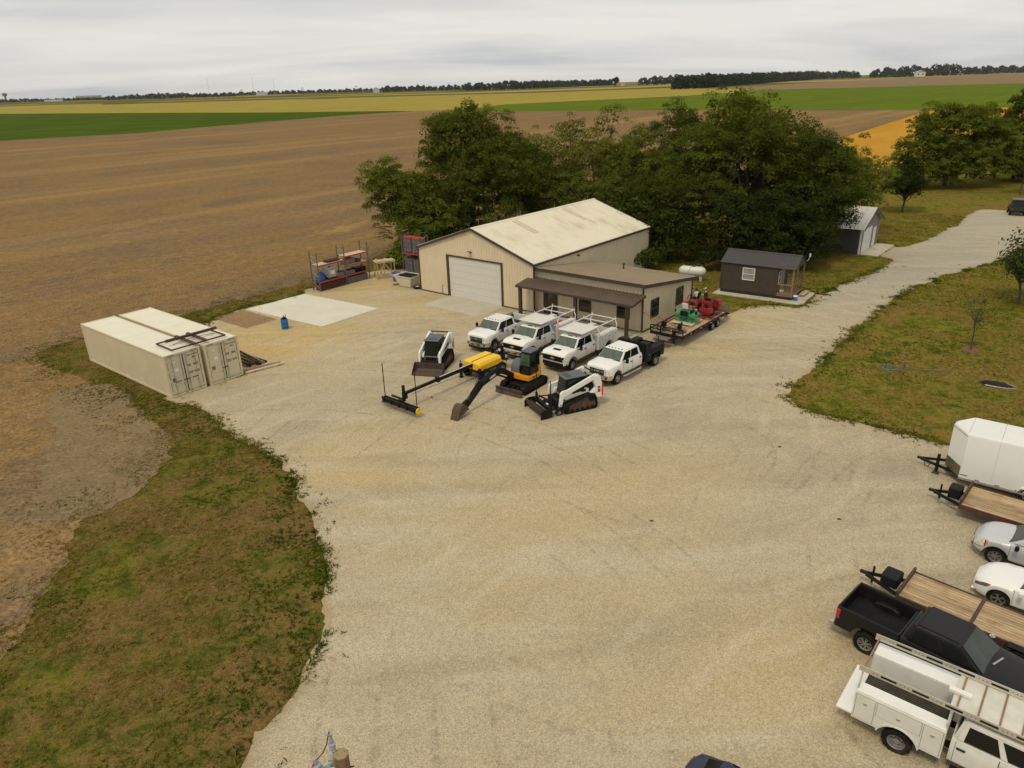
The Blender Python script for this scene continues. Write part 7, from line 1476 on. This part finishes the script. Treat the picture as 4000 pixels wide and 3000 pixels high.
r = np.random.default_rng(70); sb = sp_[r.integers(0, len(sp_), 14000)]; P = sb+r.normal(size=(14000, 2))*np.array([1.3, 1.3]); P = P[(P[:, 1] > 9) & (vnoise(P[:, 0]+100, P[:, 1]+100, 12, .8) > .45)]
tufts('field_edge_grass', P, .04, .11, grass_cols(P, 4), 71, 5, .3, 'ragged grass tufts at the field edge')
for x, y, s, lab in ((-29.0, 49.1, 1.0, 'tall green weed growing against the long container side'), (-24.2, 64.6, .8, 'leafy weed at the corner of the concrete pad'), (-18.0, 67.2, .5, 'low round weed clump in front of the pallet rack')):
    tree('shrub', lab, (x, y), s, [(0, 0, s*.45, s*.42, s*.35, s*.4)], 9, 40, .14, LG, int(x*10)+900, .02, 'weeds around the yard', clr=(.14, .24))

# ---------------------------------------------------------------- lawn oddments
M_hose = mat('garden_hose', (.10, .14, .17), .5, var=.2)
t = tag(MB().tube([((.52+.035*(i % 7)-.003*i)*math.cos(i*.42), (.52+.035*(i % 7)-.003*i)*math.sin(i*.42), .03+.006*(i/15)) for i in range(90)]+[(.9, .3, .03), (1.3, .1, .03), (1.6, -.3, .03), (2.6, -.6, .03), (3.6, -.9, .03)], .02, 5).build('garden_hose', M_hose), 'coiled grey garden hose lying on the near lawn', 'hose'); t.location = (25.22, 44.46, 0)
t = thing('tripod_sprinkler', 'rusty tripod sprinkler standing on the lawn beside the coiled hose', 'sprinkler', (25.6, 43.5, 0))
for a_ in (0, 2.1, 4.2): MB().cyl((.28*math.cos(a_), .28*math.sin(a_), 0), (0, 0, .62), .014, n=6).build('leg', M_rust, t)
MB().cyl((0, 0, .58), (0, 0, .78), .03, n=8).build('riser', M_rust, t); MB().box(-.10, .12, -.02, .02, .78, .84).build('spray_head', mat('copper_red', (.28, .09, .05), .5), t)
t = thing('burned_stump', 'charred hollow log with pale ash on the near lawn', 'burned log', (30.2, 41.3, 0), -35)
M_char = mat('charcoal', (.012, .010, .009), .95, var=.4); M_ash = mat('ash', (.34, .31, .26), .95, var=.3, scale=6)
rg = [[(x, .34*q*math.cos(a_)*(1+.15*math.sin(3*a_+x)), .26*q*max(0, math.sin(a_))) for a_ in np.linspace(0, PI, 9)] for x, q in ((-.75, .25), (-.5, .8), (0, 1.0), (.5, .85), (.95, .3))]; mb = MB(); mb.loft(rg); mb.build('log', M_char, t, smooth=50)
for s in (-1, 1): MB().tube([(-.5, s*.40, .03), (0, s*.52, .06), (.55, s*.42, .04), (1.15, s*.12, .02)], .07, 6, .03).build('ash_rim', M_ash, t)
MB().prism([(-.9+.0, -.1), (-.5, -.55), (.1, -.62), (.5, -.4), (.3, .45), (-.3, .6), (-.75, .4)], 'z', .004, .02).build('scorched_soil', mat('scorched_soil', (.05, .038, .025), .95, var=.4), t)
for i, (x, y) in enumerate(((6.05, 27.3), (14.3, 27.0), (14.1, 33.9), (-5.1, 41.9))):
    m = MB(); m.lathe([(0, .09), (.08, .085), (.14, .04), (.16, 0)], (0, 0, .03), 'z', 7)
    o = tag(m.build('dirt_clod', M_bucketmud, smooth=60), ('small dark dirt clod on the open gravel below the machines', 'dark dirt clod on the gravel left of the trailers', 'dark dirt clod on the gravel near the grass corner', 'dark dirt clod by the screed head')[i], 'clod'); o.location = (x, y, 0); o.scale = (.7, .5, .6)

# ---------------------------------------------------------------- people by the trailer
def person(label, loc, deg, shirt, cap, H=1.78, arms=((.25, .98, .30, 1.0), (.05, 1.14, .10, .90)), lean=0):
    t = thing('person', label, 'person', loc, deg, 'people talking behind the trailer')
    V = [(0, 0, .95, .135), (lean*.3, 0, 1.14, .12), (lean*.7, 0, 1.34, .14), (lean, 0, 1.50, .055), (lean+.02, 0, 1.60, .082), (lean+.02, 0, 1.73, .085), (lean+.115, 0, 1.645, .016)]; E = [(0, 1), (1, 2), (2, 3), (3, 4), (4, 5), (4, 6)]
    for s, (ex, ez, wx, wz) in zip((1, -1), arms):
        i = len(V); V += [(lean*.8, s*.19, 1.42, .062), (lean*.8+ex*.4, s*.25, ez+.12, .047), (lean*.8+wx, s*.20, wz, .032), (lean*.8+wx+.06, s*.19, wz-.03, .034)]; E += [(2, i), (i, i+1), (i+1, i+2), (i+2, i+3)]
        for j in range(4): k_ = len(V); y = s*.19+(j-1.5)*.021; V += [(lean*.8+wx+.11, y, wz-.05-.004*abs(j-1.5), .010), (lean*.8+wx+.15-.008*abs(j-1), y, wz-.085, .0085)]; E += [(i+3, k_), (k_, k_+1)]
        k_ = len(V); V += [(lean*.8+wx+.07, s*.15, wz-.05, .011)]; E += [(i+3, k_)]
    for s in (1, -1): i = len(V); V += [(0, s*.095, .86, .095), (.03, s*.11, .48, .066), (0, s*.115, .09, .045), (.16, s*.125, .045, .042)]; E += [(0, i), (i, i+1), (i+1, i+2), (i+2, i+3)]
    me = bpy.data.meshes.new('body'); me.from_pydata([v[:3] for v in V], E, []); o = bpy.data.objects.new('tmp', me); COL.objects.link(o)
    o.modifiers.new('s', 'SKIN')
    for d, v in zip(me.skin_vertices[0].data, V): d.radius = (v[3], v[3]); d.use_root = False
    me.skin_vertices[0].data[0].use_root = True; sb_ = o.modifiers.new('u', 'SUBSURF'); sb_.levels = 2; sb_.render_levels = 2
    bm_ = bpy.data.meshes.new_from_object(o.evaluated_get(bpy.context.evaluated_depsgraph_get())); bpy.data.objects.remove(o)
    for m_ in (M_skin, shirt, M_denim, M_rubber): bm_.materials.append(m_)
    for p in bm_.polygons:
        c = p.center; p.use_smooth = True; arm = abs(c.y) > .20
        p.material_index = 3 if c.z < .11 else 2 if c.z < .97 and not (arm and c.x > .06) else 1 if (c.z < 1.47 and (not arm or c.z > 1.20)) else 0
    b_ = link('body', bm_, t); hx = lean+.02
    if cap is not None: cp = MB().lathe([(.098, 1.70), (.10, 1.75), (.085, 1.80), (.04, 1.83), (0, 1.835)], (hx, 0, 0), 'z', 12); cp.prism([(hx+.06, -.08), (hx+.19, -.05), (hx+.19, .05), (hx+.06, .08)], 'z', 1.70, 1.715); cp.build('cap', cap, t, smooth=50)
    MB().lathe([(.09, 1.60), (.097, 1.68), (.094, 1.74), (.06, 1.80), (0, 1.815)], (hx-.022, 0, 0), 'z', 12).build('hair', mat('dark_hair', (.03, .022, .016), .7), t, smooth=50)
    for s in (-1, 1): MB().lathe([(0, -.011), (.011, 0), (0, .011)], (hx+.078, s*.033, 1.665), 'z', 6).build('eye', M_ink, t)
    return t
person('person in pale shirt and tan cap facing the group behind the trailer', (15.72, 60.03, 0), -25, mat('pale_shirt', (.52, .50, .46), .85), mat('tan_cap', (.48, .40, .30), .8))
person('bareheaded person in white shirt seen from behind by the trailer', (15.95, 59.42, 0), 120, M_tshirt, None, lean=.06)
person('person in white t-shirt and pale cap beside the red machine', (16.72, 59.45, 0), 165, M_tshirt, mat('pale_cap', (.55, .52, .45), .8), arms=((.3, 1.1, .26, 1.25), (.05, 1.14, .10, .90)))

# ---------------------------------------------------------------- air
hz, k, b = new_mat('haze_air'); k.n.remove(b); pv = k.new('ShaderNodeVolumePrincipled'); pv.inputs['Color'].default_value = (.88, .90, .93, 1); pv.inputs['Density'].default_value = 2.4e-5; pv.inputs['Anisotropy'].default_value = .2
k.l.new(pv.outputs[0], k.n['Material Output'].inputs['Volume'])
tag(MB().box(-9050, 9050, -650, 12050, -1, 112).build('haze', hz), kind='stuff')
